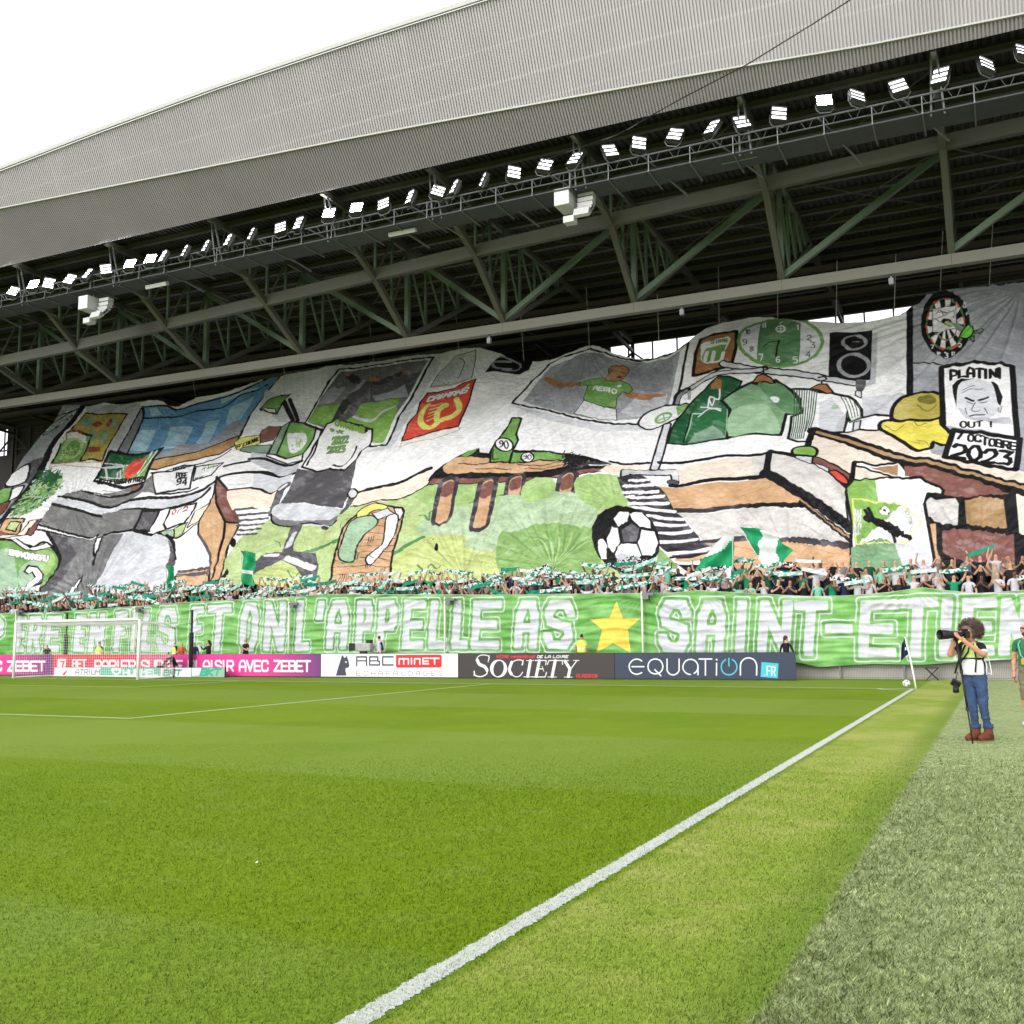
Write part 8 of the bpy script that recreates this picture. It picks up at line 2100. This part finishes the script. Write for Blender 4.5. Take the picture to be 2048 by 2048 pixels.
# scarves
def scarf_mesh(w,droop,name='scarf',tilt=0):
    n=22;u=np.linspace(-1,1,n)[None,:].repeat(5,0);v=np.linspace(0,1,5)[:,None].repeat(n,1)
    X=u*w*(1.12);Z=-.145*v-droop*(1-u**2)*.5-np.maximum(np.abs(u)-.9,0)*2.0*(1+0*v)+tilt*u;Y=.02*np.sin(u*9+v*4)-.02
    X=np.where(np.abs(u)>.9,np.sign(u)*w*1.02+ (v-.5)*.0,X)
    return grid_mesh(name,X,Y,Z)
def stripe_mat(name,c1,c2,sc,thr=.5):
    if name in MATS:return MATS[name]
    m=bpy.data.materials.new(name);m.use_nodes=True;n=m.node_tree;b=n.nodes['Principled BSDF'];b.inputs['Roughness'].default_value=.95
    tc=n.nodes.new('ShaderNodeTexCoord');wv=n.nodes.new('ShaderNodeTexNoise');wv.inputs['Scale'].default_value=sc;wv.inputs['Detail'].default_value=0
    mp=n.nodes.new('ShaderNodeMapping');mp.inputs['Scale'].default_value=(1,0,.9);n.links.new(tc.outputs['Object'],mp.inputs[0]);n.links.new(mp.outputs[0],wv.inputs['Vector'])
    gt=n.nodes.new('ShaderNodeMath');gt.operation='GREATER_THAN';gt.inputs[1].default_value=thr;n.links.new(wv.outputs['Fac'],gt.inputs[0])
    mx=n.nodes.new('ShaderNodeMix');mx.data_type='RGBA';n.links.new(gt.outputs[0],mx.inputs['Factor']);mx.inputs['A'].default_value=(*c1,1);mx.inputs['B'].default_value=(*c2,1);n.links.new(mx.outputs['Result'],b.inputs['Base Color']);MATS[name]=m;return m
G_=tuple(v*.8 for v in lin((15,140,110)));W_=tuple(v*.75 for v in lin((212,222,222)));K_=tuple(v*.8 for v in lin((30,32,36)));P_=tuple(v*.85 for v in lin((120,200,180)))
SCM=[('green and white',stripe_mat('scarf_green_white',G_,W_,9)),('white',stripe_mat('scarf_white',W_,W_,9)),('white with green ends',stripe_mat('scarf_white_green',W_,G_,6,.6)),('emerald green',stripe_mat('scarf_green',G_,G_,9)),('black and white',stripe_mat('scarf_black_white',K_,W_,11)),('pale teal and white',stripe_mat('scarf_teal_white',P_,W_,10))]
scarfP=[scarf_mesh(.47,.05),scarf_mesh(.52,.10,tilt=.05),scarf_mesh(.45,.0,tilt=-.06)]
marks=DATA['marks'];words=['P, PERE','first E, PERE','R, PERE','last E, PERE','E, EN','N, EN','F, FILS','I, FILS','L, FILS','S, FILS','E, ET','T, ET','O, ON','N, ON','lone L','apostrophe','A, APPELLE','first P, APPELLE','second P, APPELLE','first E, APPELLE','first L, APPELLE','second L, APPELLE','last E, APPELLE','A, AS','S, AS','S, SAINT','A, SAINT','I, SAINT','N, SAINT','T, SAINT','hyphen','first E, ETIENNE','T, ETIENNE','I, ETIENNE','second E, ETIENNE','N, ETIENNE']
def place_txt(X):
    if -13.3<X<-9.9:
        s=X+11.5;return ('left of' if s<-.55 else 'right of' if s>.55 else 'above')+' yellow star'
    j=min(range(len(marks)),key=lambda i:abs(marks[i][1]-X));s=X-marks[j][1]
    return ('above-left of ' if s<-.2 else 'above-right of ' if s>.2 else 'over ')+words[j]
rowt=['front row','second row','third row','fourth row','fifth row']
tb_=curve(DATA['tif']['bot'])
def rlim(X):
    t=np.interp(X,tb_[:,0],tb_[:,1]);return (4.2+t*.766-1.55)/(45.4+t*.643)
cands=[]
for row in range(5):
    X=-52.0+.2*row
    while X<5.0:
        X+=rng.uniform(.40,.55)
        Y=ROW0+RD*row+rng.uniform(-.08,.08);z=RZ+RH*row
        if (z+.2+.03)/(Y+32.43)>rlim(X)+(.005 if X<-9 else .012):continue
        cands.append((X,Y,z,row,rng.randrange(1000)))
def showy(c):
    return 1/math.hypot(c[0]-2.4,c[1]+32.4)*(1.25 if c[3]==0 else 1)
# fans whose own scarf hides them show least, so rank by distance only
cands.sort(key=showy,reverse=True)
ind=cands[:290];rest=cands[290:]
used=set();scarf_n=0;stuff_people=[];stuff_scarf=[]
skins=[SK['skin'],SK['skin'],SK['skin2'],SK['skin'],SK['skin3']];hairt=['black-haired','brown-haired','fair-haired','grey-haired','black-capped']
tn=['white','black','emerald green','dark green','grey','navy blue','pale green','beige'];tw=[.2,.3,.13,.1,.07,.09,.08,.03]
def choose(X,seed):
    r=random.Random(seed*7+int(X*100));top=r.choices(tn,tw)[0];hair=r.choices(range(5),[.42,.3,.08,.08,.12])[0];ps=r.choices(range(8),[.3,.17,.14,.09,.09,.08,.05,.08] if X<-6.5 else [.07,.03,.07,.09,.19,.19,.03,.33])[0]
    return r,top,hair,ps
for (X,Y,z,row,seed) in ind:
    for q_ in range(60):
        r,top,hair,ps=choose(X,seed+q_*1009);l='%s supporter, %s top, %s, %s, %s'%(hairt[hair],top,POSE_TXT[ps],rowt[row],place_txt(X))
        ci=r.choices(range(6),[.3,.10,.16,.16,.12,.16])[0];c,sm_=SCM[ci];ls='%s scarf over %s top, %s, %s'%(c,top,rowt[row],place_txt(X))
        if l not in used and ls not in used:break
    m,k,J=protoM[ps];o=bpy.data.objects.new('person',m);COLL.objects.link(o)
    s=r.uniform(.95,1.06);o.location=(X,Y,z);o.scale=(s,s,s);rz=R(r.uniform(-28,28)) ;o.rotation_euler=(0,0,rz)
    for idx,mt in ((0,r.choice(skins)),(1,tops[top]),(2,r.choice(TR[:2])),(3,HR[hair]),(4,r.choice(SHO))):
        o.material_slots[idx].link='OBJECT';o.material_slots[idx].material=mt
    used.add(l);tag(o,l,'person','supporters standing on the terrace')
    if ps in(0,1,2):
        zz=(1.95 if ps<2 else 1.66)*s;dy=-.13 if ps<2 else -.3
        q=bpy.data.objects.new('scarf',scarfP[{0:0,1:1,2:2}[ps]]);COLL.objects.link(q);q.data=scarfP[{0:0,1:1,2:2}[ps]]
        if not q.data.materials:q.data.materials.append(sm_)
        q.material_slots[0].link='OBJECT';q.material_slots[0].material=sm_
        q.location=(X-dy*0*math.sin(rz),Y+dy,z+zz);q.rotation_euler=(R(r.uniform(-15,15)),R(r.gauss(0,9)),rz*.6);q.scale=(s,s,s)
        used.add(ls);tag(q,ls,'scarf','scarves held up by supporters')
# the far part of the crowd is one mass
def merge(items,name,mats_list):
    vs=[];fs=[];mi=[];off=0
    for me,M,mm in items:
        n=len(me.vertices);co=np.empty(n*3,np.float32);me.vertices.foreach_get('co',co);co=co.reshape(-1,3)@np.array(M.to_3x3()).T+np.array(M.translation);vs.append(co)
        lt=np.empty(len(me.polygons),np.int32);me.polygons.foreach_get('loop_total',lt);lv=np.empty(len(me.loops),np.int32);me.loops.foreach_get('vertex_index',lv);im=np.empty(len(me.polygons),np.int32);me.polygons.foreach_get('material_index',im)
        fs.append((lt,lv+off));mi.append(np.array(mm,np.int32)[im]);off+=n
    lt=np.concatenate([a for a,b in fs]);lv=np.concatenate([b for a,b in fs]);V=np.concatenate(vs);me=bpy.data.meshes.new(name)
    me.vertices.add(len(V));me.vertices.foreach_set('co',V.astype(np.float32).ravel());me.loops.add(len(lv));me.loops.foreach_set('vertex_index',lv.astype(np.int32));me.polygons.add(len(lt));me.polygons.foreach_set('loop_start',np.concatenate([[0],np.cumsum(lt)[:-1]]).astype(np.int32))
    me.polygons.foreach_set('material_index',np.concatenate(mi));me.update(calc_edges=True)
    for q in mats_list:me.materials.append(q)
    return me
ml=[SK['skin'],SK['skin2'],SK['skin3']]+[tops[t] for t in tn]+TR[:2]+HR+SHO;ix={id(q):i for i,q in enumerate(ml)}
items=[];sit=[];sml=[q for _,q in SCM]
for (X,Y,z,row,seed) in rest:
    r,top,hair,ps=choose(X,seed);s=r.uniform(.95,1.06);rz=R(r.uniform(-28,28));M=Matrix.Translation((X,Y,z))@Matrix.Rotation(rz,4,'Z')@Matrix.Scale(s,4)
    items.append((protoM[ps][0],M,[ix[id(r.choice(skins))],ix[id(tops[top])],ix[id(r.choice(TR[:2]))],ix[id(HR[hair])],ix[id(r.choice(SHO))]]))
    if ps in(0,1,2):
        k=r.choices(range(6),[.3,.10,.16,.16,.12,.16])[0];sit.append((scarfP[ps],Matrix.Translation((X,Y+(-.13 if ps<2 else -.3),z+(1.95 if ps<2 else 1.66)*s))@Matrix.Rotation(rz*.6,4,'Z')@Matrix.Rotation(R(r.gauss(0,9)),4,'Y'),[k]))
tag(mk('crowd',merge(items,'crowd',ml)),'mass of supporters packed on the terrace at the left behind the banner','crowd',kind='stuff')
tag(mk('crowd_scarves',merge(sit,'crowd_scarves',sml)),'mass of green and white scarves held up by the crowd at the left','scarves',kind='stuff')
# ------------------------------------------------------------------ people at pitch level
def person(loc,rz,J,top,tr,hair,shoe,label,skin=None,sub=1,longsl=False,short=False,hairk='short',scale=1,extra=[]):
    m=skin_body(J,BODY_E+extra,sub,'person');mi=assign(m,J,longsl=longsl,short=short,hair=hairk)
    r=empty('person',loc,rz);r.scale=(scale,)*3;tag(r,label,'person')
    setmats(m,(skin or SK['skin'],top,tr,hair,shoe),mi)
    mk('body',m,None,r);return r
lime=smat('hivis_lime',(205,240,90),1.0,rough=.7,var=.05);limes=smat('hivis_stripe',(215,218,215),.9,rough=.4)
def vest(parent,z0=.98,z1=1.44,m=None,ax=.19,ay=.145,c=(0,0),gap=0,rot=0,band=True,name='vest',taper=1.0):
    n=28;k=9;vs=[];fs=[]
    for i in range(k):
        t=i/(k-1);z=z0+(z1-z0)*t;a=ax*(1.0+.04*math.sin(t*3))*(1-.30*max(0,t-.72)/.28);b_=ay*(1-.28*max(0,t-.75)/.25)
        for j in range(n):
            th=2*math.pi*j/n;wr=1+.02*math.sin(th*7+i*1.3)+.015*math.sin(i*2.1+th*3);x=a*wr*math.cos(th);y=b_*wr*math.sin(th);cr,sr=math.cos(rot),math.sin(rot)
            vs.append((c[0]+x*cr-y*sr,c[1]+x*sr+y*cr,z))
    mi=[]
    for i in range(k-1):
        for j in range(n):
            if gap and (abs(math.sin(2*math.pi*(j+.5)/n))<gap):continue
            fs.append((i*n+j,i*n+(j+1)%n,(i+1)*n+(j+1)%n,(i+1)*n+j));mi.append(1 if band and i in(2,) else 0)
    me=bpy.data.meshes.new(name);me.from_pydata(vs,[],fs);me.polygons.foreach_set('use_smooth',[True]*len(fs))
    for q in (m or [lime,limes]):me.materials.append(q)
    me.polygons.foreach_set('material_index',mi);o=mk(name,me,None,parent);sd_=o.modifiers.new('t','SOLIDIFY');sd_.thickness=.012;return o
def long_hair(parent,J,m,ln=.3):
    h=Vector(J['head'][0]);b=MB();b.ball((h.x,h.y+.03,h.z+.02),.095,.10,.10,12,8,noise=.06);b.tube([(h.x,h.y+.07,h.z),(h.x+.01,h.y+.11,h.z-.15),(h.x+.02,h.y+.10,h.z-ln)],[.085,.08,.03],8);b.obj('hair',m,parent,smooth=True)
B=base_pose
blk=tops['black']
for X,Y,zt,k in DATA['ppl']:
    sc=zt/1.77 if zt>1.5 else 1
    if k=='a':person((X,Y,0),R(20),setp(B(),wrL=(.12,-.25,1.12),haL=(.06,-.3,1.16)),blk,TR[1],HR[2],SHO[1],'young person in dark clothes standing behind the far left board, seen through the net',scale=sc)
    elif k=='b':r=person((X,Y,0),R(200),B(),blk,TR[1],HR[1],SHO[1],'steward in a lime vest with back turned behind the goal, seen through the net',scale=sc);vest(r)
    elif k=='c':r=person((X,Y,0),R(-30),B(),blk,TR[1],HR[1],SHO[1],'steward in a lime vest over black sleeves standing right of the goal net',scale=sc,longsl=True);vest(r)
    elif k=='d':person((X,Y,0),R(35),setp(B(),wrR=(-.1,-.3,1.3),haR=(-.05,-.34,1.36)),smat('top_orange',(215,95,60)),TR[1],HR[3],SHO[1],'person in an orange red top beside the steward and the black pole',scale=sc)
    elif k=='e':person((X,Y,0),R(10),B(),tops['navy blue'],TR[0],HR[1],SHO[1],'person in a navy blue jacket just right of the black pole',scale=sc,longsl=True)
    elif k=='f':J=setp(B(),elR=(-.28,-.15,1.28),wrR=(-.3,-.3,1.45),haR=(-.3,-.34,1.52));r=person((X,Y,0),R(-25),J,blk,TR[1],HR[1],SHO[1],'long haired person in black holding one hand up right of the black pole',scale=sc,longsl=True);long_hair(r,J,HR[1])
    elif k=='g':person((X,Y,0),R(-10),setp(B(),elL=(.25,-.1,1.16),wrL=(.02,-.25,1.3),haL=(-.02,-.2,1.42),elR=(-.24,-.1,1.14),wrR=(-.02,-.24,1.1),haR=(.06,-.26,1.12)),blk,TR[1],HR[0],SHO[1],'dark haired person in a black shirt touching the chin behind the pink board',scale=sc)
    elif k=='h':
        J=setp(B(),elR=(-.28,-.15,1.2),wrR=(-.34,-.36,1.22),haR=(-.38,-.44,1.24),nose=(-.1,-.06,1.62));r=person((X,Y,0),R(-35),J,topm('light',(205,208,222)),TR[0],HR[4],SHO[1],'camera operator in a pale waistcoat and dark cap behind the white board',scale=sc,longsl=False)
        b=MB();b.tube([(.18,.0,1.42),(.27,.03,1.15),(.24,-.05,.93)],[.07,.06,.04],8);b.obj('dark_sleeve',tops['navy blue'],r,smooth=True)
        t=empty('television_camera',(X-.72,Y-.15,0),R(0));tag(t,'television camera wrapped in a clear grey rain cover beside its operator','camera')
        b=MB();b.box(-.35,.45,-.17,.17,1.06,1.42);o=b.obj('camera_body',mat('rain_cover',(.34,.34,.33),rough=.35,var=.25,scale=9,bump=.8,bscale=14),t);bv=o.modifiers.new('b','BEVEL');bv.width=.06;bv.segments=3
        b=MB();b.box(-.62,-.34,-.15,.15,1.1,1.4);b.box(-.66,-.62,-.17,.17,1.08,1.42);b.obj('lens_hood',black,t);b=MB();b.box(.2,.42,-.1,.1,1.42,1.56);b.obj('viewfinder',black,t)
        for a in (90,210,330):
            b=MB();b.bar((0,0,.98),(.45*math.cos(R(a)),.45*math.sin(R(a)),0),.05);b.obj('tripod_leg',black,t)
        b=MB();b.box(-.14,.14,-.1,.1,.95,1.06);b.obj('tripod_head',black,t)
    elif k=='i':r=person((X,Y,0),R(176),B(),topm('limeT',(190,225,90)),TR[1],HR[0],SHO[1],'steward in a lime vest seen from behind, left of the yellow star',skin=SK['skin2'],scale=sc);vest(r)
    elif k=='j':J=setp(B(),elL=(.25,-.1,1.16),wrL=(.2,-.3,1.02),haL=(.2,-.36,.98),nose=(.11,-.03,1.62));r=person((X,Y,0),R(35),J,blk,TR[1],HR[1],SHO[1],'long haired person in black leaning at the right end of the blue board',scale=sc,longsl=True);long_hair(r,J,HR[1],.36)
    elif k=='k':r=person((X,Y,0),R(160),B(),blk,TR[1],HR[0],SHO[1],'steward by the wall almost hidden behind the standing photographer',scale=1.0,longsl=True);vest(r,.98,1.44)
# kneeling photographer by the goal
J=setp(B(),pelvis=(0,.1,.42),waist=(-.02,.06,.55),chest=(-.08,-.02,.72),upper=(-.14,-.1,.85),neck=(-.18,-.15,.92),jaw=(-.21,-.2,.98),head=(-.22,-.2,1.07),crown=(-.22,-.19,1.13),nose=(-.27,-.29,1.03),
 shL=(.0,-.12,.84),elL=(.05,-.3,.62),wrL=(-.1,-.42,.5),haL=(-.16,-.46,.46),shR=(-.28,-.08,.84),elR=(-.4,-.22,.64),wrR=(-.34,-.38,.5),haR=(-.3,-.44,.46),
 hipL=(.1,.08,.36),knL=(.2,-.28,.34),anL=(.18,-.12,.07),toL=(.18,-.28,.045),hipR=(-.1,.08,.36),knR=(-.16,-.25,.1),anR=(-.12,.2,.08),toR=(-.12,.32,.05))
r=person((-30.75,2.6,0),R(-5),J,blk,topm('greyT',(165,165,172)),HR[1],SHO[1],'photographer in black and grey crouching beside the near goal post',longsl=True)
b=MB();b.box(-.36,-.16,-.56,-.46,.42,.54);b.tube([(-.26,-.56,.48),(-.3,-.74,.48)],.05,10);tag(b.obj('small_camera',black,loc=(-30.75,2.6,0)),'black camera in the hands of the crouching photographer by the goal','camera')
# ------------------------------------------------------------------ the standing photographer (near, right)
PL=Vector((2.0,-15.5,0));F=Vector((-.55,-.835,0)).normalized();S_=Vector((.835,-.55,0)).normalized()
def V3(s,f,z):q=S_*s+F*f;return (q.x,q.y,z)
lens_d=Vector((-.70,-.71,0)).normalized()
J=dict(pelvis=(V3(0,0,.93),(.155,.12)),waist=(V3(0,-.01,1.06),(.15,.115)),chest=(V3(0,.0,1.23),(.165,.12)),upper=(V3(0,.03,1.38),(.12,.09)),neck=((-.02,-.06,1.455),.055),jaw=((-.05,-.10,1.51),(.062,.07)),head=((-.05,-.09,1.60),(.08,.095)),crown=((-.04,-.08,1.665),(.062,.07)),nose=((-.11,-.175,1.565),.014),
 shL=(V3(.17,.03,1.385),.064),elL=((.15,-.27,1.245),.048),wrL=((-.10,-.37,1.455),.032),haL=((-.16,-.38,1.50),(.036,.026)),
 shR=(V3(-.16,.05,1.385),.064),elR=((-.33,-.20,1.24),.048),wrR=((-.25,-.27,1.455),.032),haR=((-.235,-.24,1.52),(.036,.026)),
 hipL=(V3(.095,0,.86),.102),knL=((.09,-.07,.49),.07),anL=((.135,-.0,.12),.05),toL=((.02,-.13,.05),(.05,.04)),hipR=(V3(-.095,0,.86),.102),knR=((-.05,-.10,.49),.07),anR=((-.03,-.02,.12),.05),toR=((-.15,-.14,.05),(.05,.04)))
ex=[]
def fingers(h,base,dr,side,up,tag_):
    dr=Vector(dr).normalized();side=Vector(side).normalized();up=Vector(up).normalized()
    for i,(o,l) in enumerate(((-.030,.062),(-.010,.072),(.010,.068),(.029,.052))):
        a=Vector(base)+side*o+dr*.035;b_=a+dr*l*.45+up*l*.18;c=b_+dr*l*.25+up*l*.45
        n=tag_+str(i)
        for s_,q,rr_ in (('a',a,.0105),('b',b_,.0095),('c',c,.008)):J[n+s_]=(tuple(q),rr_)
        ex.extend([(h,n+'a'),(n+'a',n+'b'),(n+'b',n+'c')])
    a=Vector(base)-side*.038-dr*.01;b_=a-side*.02+up*.035;J[tag_+'ta']=(tuple(a),.013);J[tag_+'tb']=(tuple(b_),.010);ex.extend([(h,tag_+'ta'),(tag_+'ta',tag_+'tb')])
fingers('haL',J['haL'][0],(-.55,-.1,.5),lens_d,(-.1,.2,1),'fl')
fingers('haR',J['haR'][0],(.55,.1,.35),lens_d,(.2,-.2,1),'fr')
BODY_KEEP=list(BODY_E)
skinP=mat('skin_warm',(.50,.25,.16),rough=.5,var=.08,scale=14)
jeans=smat('jeans_blue',(66,88,128),.7,rough=.9,var=.3,scale=9,bump=.5,bscale=22);boot=smat('boot_brown',(118,66,42),.7,rough=.8,var=.15,scale=18)
m=skin_body(J,BODY_E+ex,3,'person')
setmats(m,(skinP,blk,jeans,mat('hair_curly',(.045,.028,.02),rough=.7),boot),assign(m,J,sleeve=.62))
ph=empty('person',PL);tag(ph,'curly haired photographer in jeans and lime and white bib aiming a long lens','person')
mk('body',m,None,ph)
# boots and turned-up jeans
for an,to in (('anL','toL'),('anR','toR')):
    a=Vector(J[an][0]);t=Vector(J[to][0]);d=(t-a);d.z=0;d.normalize()
    b=MB();b.tube([a+Vector((0,0,.10)),a+Vector((0,0,.0)),a+Vector((0,0,-.05))],[.058,.064,.066],12);b.tube([a-d*.05+Vector((0,0,-.06)),a+d*.05+Vector((0,0,-.055)),a+d*.14+Vector((0,0,-.068)),a+d*.19+Vector((0,0,-.078))],[.055,.058,.05,.032],12);b.obj('boot',boot,ph,smooth=True)
    b=MB();q0=a-d*.075;b.box(-.045,.045,.015,.24,.002,.02);o=b.obj('boot_sole',mat('sole_dark',(.12,.08,.05)),ph,loc=(q0.x,q0.y,0),rot=(0,0,math.atan2(-d.x,d.y)))
    b=MB();b.tube([a+Vector((0,0,.06)),a+Vector((0,0,.12))],[.074,.07],14);b.obj('trouser_cuff',jeans,ph,smooth=True)
# bib : lime yoke over white
white_bib=smat('bib_white',(232,232,240),.9,rough=.8,var=.05,scale=6,bump=.6,bscale=10);limeb=smat('bib_lime',(200,222,140),.9,rough=.7,var=.06)
ang=math.atan2(S_.y,S_.x)
vest(ph,.96,1.21,[white_bib,white_bib],.178,.142,(0,.0),gap=.33,rot=ang,band=False,name='bib_lower')
vest(ph,1.212,1.435,[limeb,limeb],.182,.146,(0,.0),gap=.30,rot=ang,band=False,name='bib_yoke')
b=MB();e=Vector(J['elL'][0]);s_=Vector(J['shL'][0]);c=s_+(e-s_)*.62;b.tube([c,c+(e-s_)*.12],[.062,.06],12);b.obj('sleeve_cuff',white_bib,ph,smooth=True)
b=MB();b.tube([V3(.1,.14,1.42),V3(.15,.16,1.2),V3(.12,.16,1.0)],.012,6);b.tube([V3(-.02,.16,1.4),V3(-.12,.18,1.2),V3(-.22,.16,.98)],.014,6);b.tube([V3(.06,.16,1.44),V3(.03,.17,1.3),V3(-.12,.18,1.12)],.012,6);b.obj('camera_strap',black,ph,smooth=True)
# mop of curls
def wrinkle(me,zlo,zhi,amp,seed):
    from mathutils import noise as mn_
    for v in me.vertices:
        if zlo<v.co.z<zhi:
            c=v.co;k=amp*(mn_.noise(Vector((c.x*9+seed,c.y*9,c.z*26)))+.6*mn_.noise(Vector((c.x*18,c.y*18+seed,c.z*45))));e=min(1,(c.z-zlo)/.05,(zhi-c.z)/.05);v.co+=v.normal*k*e
wrinkle(m,.13,.92,.013,3)
def curls():
    h=Vector(J['head'][0])+Vector((.035,.055,.02));vs=[];b=MB();r_=random.Random(5)
    b.ball(h,.135,.135,.13,16,12,noise=.12)
    for i in range(1900):
        th=r_.uniform(0,6.283);ph_=math.acos(r_.uniform(-.75,1));d=Vector((math.sin(ph_)*math.cos(th),math.sin(ph_)*math.sin(th),math.cos(ph_)))
        if d.dot(Vector((-.6,-.75,-.25)).normalized())>.62:continue
        p0=h+Vector((d.x*.125,d.y*.125,d.z*.12))*(.95+.42*r_.random()**2);rad=r_.uniform(.010,.02);up=d.cross(Vector((r_.random(),r_.random(),r_.random()))).normalized();sd2=d.cross(up);pts=[]
        for k in range(6):a=k*1.15;pts.append(p0+d*(.007*k)+up*math.cos(a)*rad+sd2*math.sin(a)*rad)
        b.tube(pts,.0035,3)
    o=b.obj('hair',mat('hair_curl_strands',(.15,.10,.08),rough=.65,var=.5,scale=26,spec=.4),ph,smooth=True)
curls()
# camera with long lens, hood toward the viewer
cam=empty('camera_with_long_lens',PL+Vector((-.10,-.20,1.555)));tag(cam,'black camera with a long telephoto lens held by the curly haired photographer','camera')
rot=math.atan2(lens_d.y,lens_d.x)+math.pi/2   # local -Y points along the lens
b=MB();b.box(-.075,.075,-.035,.035,-.05,.05);b.box(-.03,.03,-.03,.045,.05,.085);b.box(-.075,-.04,-.05,.0,-.05,.04)
o=b.obj('camera_body',black,cam,rot=(0,0,rot));bv=o.modifiers.new('b','BEVEL');bv.width=.01;bv.segments=2
b=MB();b.tube([(0,-.035,0),(0,-.07,0),(0,-.10,0),(0,-.22,0),(0,-.26,0),(0,-.33,0)],[.036,.038,.044,.05,.058,.06],20);b.obj('lens_barrel',black,cam,rot=(0,0,rot),smooth=True)
b=MB();n=24
vs=[(r1*math.cos(2*math.pi*j/n),yy,r1*math.sin(2*math.pi*j/n)) for yy,r1 in ((-.31,.064),(-.46,.073),(-.46,.067),(-.34,.058)) for j in range(n)]
b.add(vs,[(i*n+j,i*n+(j+1)%n,(i+1)*n+(j+1)%n,(i+1)*n+j) for i in range(3) for j in range(n)]);b.obj('lens_hood',black,cam,rot=(0,0,rot),smooth=True)
b=MB();b.tube([(0,-.335,0),(0,-.342,0)],.057,20);b.obj('front_glass',mat('lens_glass',(.01,.01,.02),rough=.05,spec=.8),cam,rot=(0,0,rot))
b=MB();b.box(-.015,.015,-.2,-.15,-.09,-.04);b.tube([(0,-.16,0),(0,-.19,0)],.056,16);b.obj('lens_collar',black,cam,rot=(0,0,rot))
mp=empty('monopod',PL+Vector((-.07,-.52,0)));tag(mp,'black monopod standing on the turf under the long lens','monopod')
b=MB();tp_=Vector((-.14,.20,1.47));b.tube([(0,0,0),tuple(tp_*.34)],.011,8);b.obj('lower_tube',black,mp,smooth=True);b=MB();b.tube([tuple(tp_*.33),tuple(tp_*.7)],.0145,8);b.obj('middle_tube',black,mp,smooth=True);b=MB();b.tube([tuple(tp_*.69),tuple(tp_)],.018,8);b.obj('upper_tube',black,mp,smooth=True)
for k in (.33,.69):
    b=MB();b.box(-.024,.024,-.022,.022,-.025,.025);b.obj('clamp',black,mp,loc=tp_*k)
sc2=empty('second_camera',PL+Vector((-.26,-.22,.84)));tag(sc2,'black camera hanging at the hip of the standing photographer','camera')
b=MB();b.box(-.065,.065,-.035,.035,-.045,.045);o=b.obj('camera_body',black,sc2,rot=(.4,.5,.2));bv=o.modifiers.new('b','BEVEL');bv.width=.01;bv.segments=2
b=MB();b.tube([(0,-.03,-.02),(0,-.07,-.08),(.0,-.09,-.12)],[.038,.042,.045],14);b.obj('lens_barrel',black,sc2,smooth=True);b=MB();b.tube([(0,0,.04),(.03,.04,.16)],.008,5);b.obj('strap',black,sc2)
bp_=empty('bib_ties',PL)if False else None
b=MB();b.tube([V3(.2,-.02,1.3),V3(.26,.0,1.1),V3(.29,.02,.97),V3(.22,.0,.99)],.006,5);b.obj('bib_tie',white_bib,ph)
# ------------------------------------------------------------------ bald man at the right edge
ML=Vector((2.775,-12.62,0));J=setp(B(),shL=(.18,.01,1.42),shR=(-.19,0,1.42),elR=(-.245,.04,1.15),wrR=(-.235,-.02,.90),haR=(-.235,-.05,.82),knL=(.1,-.10,.50),anL=(.1,-.06,.09),toL=(.1,-.22,.05),knR=(-.1,-.02,.49),anR=(-.11,.14,.13),toR=(-.11,.0,.05),chest=(0,0,1.28),nose=(-.035,-.115,1.625))
J['chest']=((0,0,1.28),(.18,.125));J['waist']=((0,0,1.1),(.16,.125))
ex=[];fingers('haR',J['haR'][0],(0,-.1,-1),(0,1,0),(.3,0,0),'g')
m=skin_body(J,BODY_E+ex,3,'person');setmats(m,(skinP,smat('tshirt_green',(60,120,85),.75,rough=.9,var=.1,scale=10,bump=.4,bscale=14),TR[2],HR[0],SHO[0]),assign(m,J,sleeve=.6,short=True,hair='bald'))
wrinkle(m,.5,1.4,.016,8)
mn=empty('person',ML,R(-22));tag(mn,'bald bearded man in sunglasses, green t-shirt and khaki shorts at the right edge','person');mk('body',m,None,mn)
b=MB();b.tube([(-.075,-.055,1.655),(-.05,-.095,1.655),(0,-.105,1.655),(.05,-.095,1.655),(.075,-.055,1.655)],[.010,.018,.012,.018,.010],6);b.tube([(-.078,-.05,1.66),(-.085,.05,1.665)],.005,4);b.obj('sunglasses',black,mn)
b=MB();b.ball((0,-.048,1.558),.058,.058,.045,14,8,noise=.03);b.obj('beard',HR[1],mn,smooth=True)
for s_ in (-1,1):
    b=MB();b.ball((s_*.084,.0,1.63),.012,.022,.032,8,6);b.obj('ear',skinP,mn,smooth=True)
b=MB();b.tube([(-.08,-.06,1.45),(-.1,-.125,1.38),(-.06,-.15,1.2),(0,-.155,1.12),(.06,-.15,1.2),(.1,-.12,1.38),(.08,-.05,1.45)],.014,5);b.obj('lanyard',smat('lanyard_teal',(110,185,165)),mn)
b=MB();b.box(-.05,.05,-.165,-.155,1.04,1.14);b.obj('badge',smat('badge_orange',(225,150,40)),mn)
b=MB();b.tube([(-.1,.14,.1),(-.11,.02,.045),(-.11,-.05,.04)],[.05,.05,.04],10);b.tube([(.1,-.06,.07),(.1,-.18,.05),(.1,-.24,.045)],[.05,.05,.04],10);b.obj('shoes',SHO[0],mn,smooth=True)
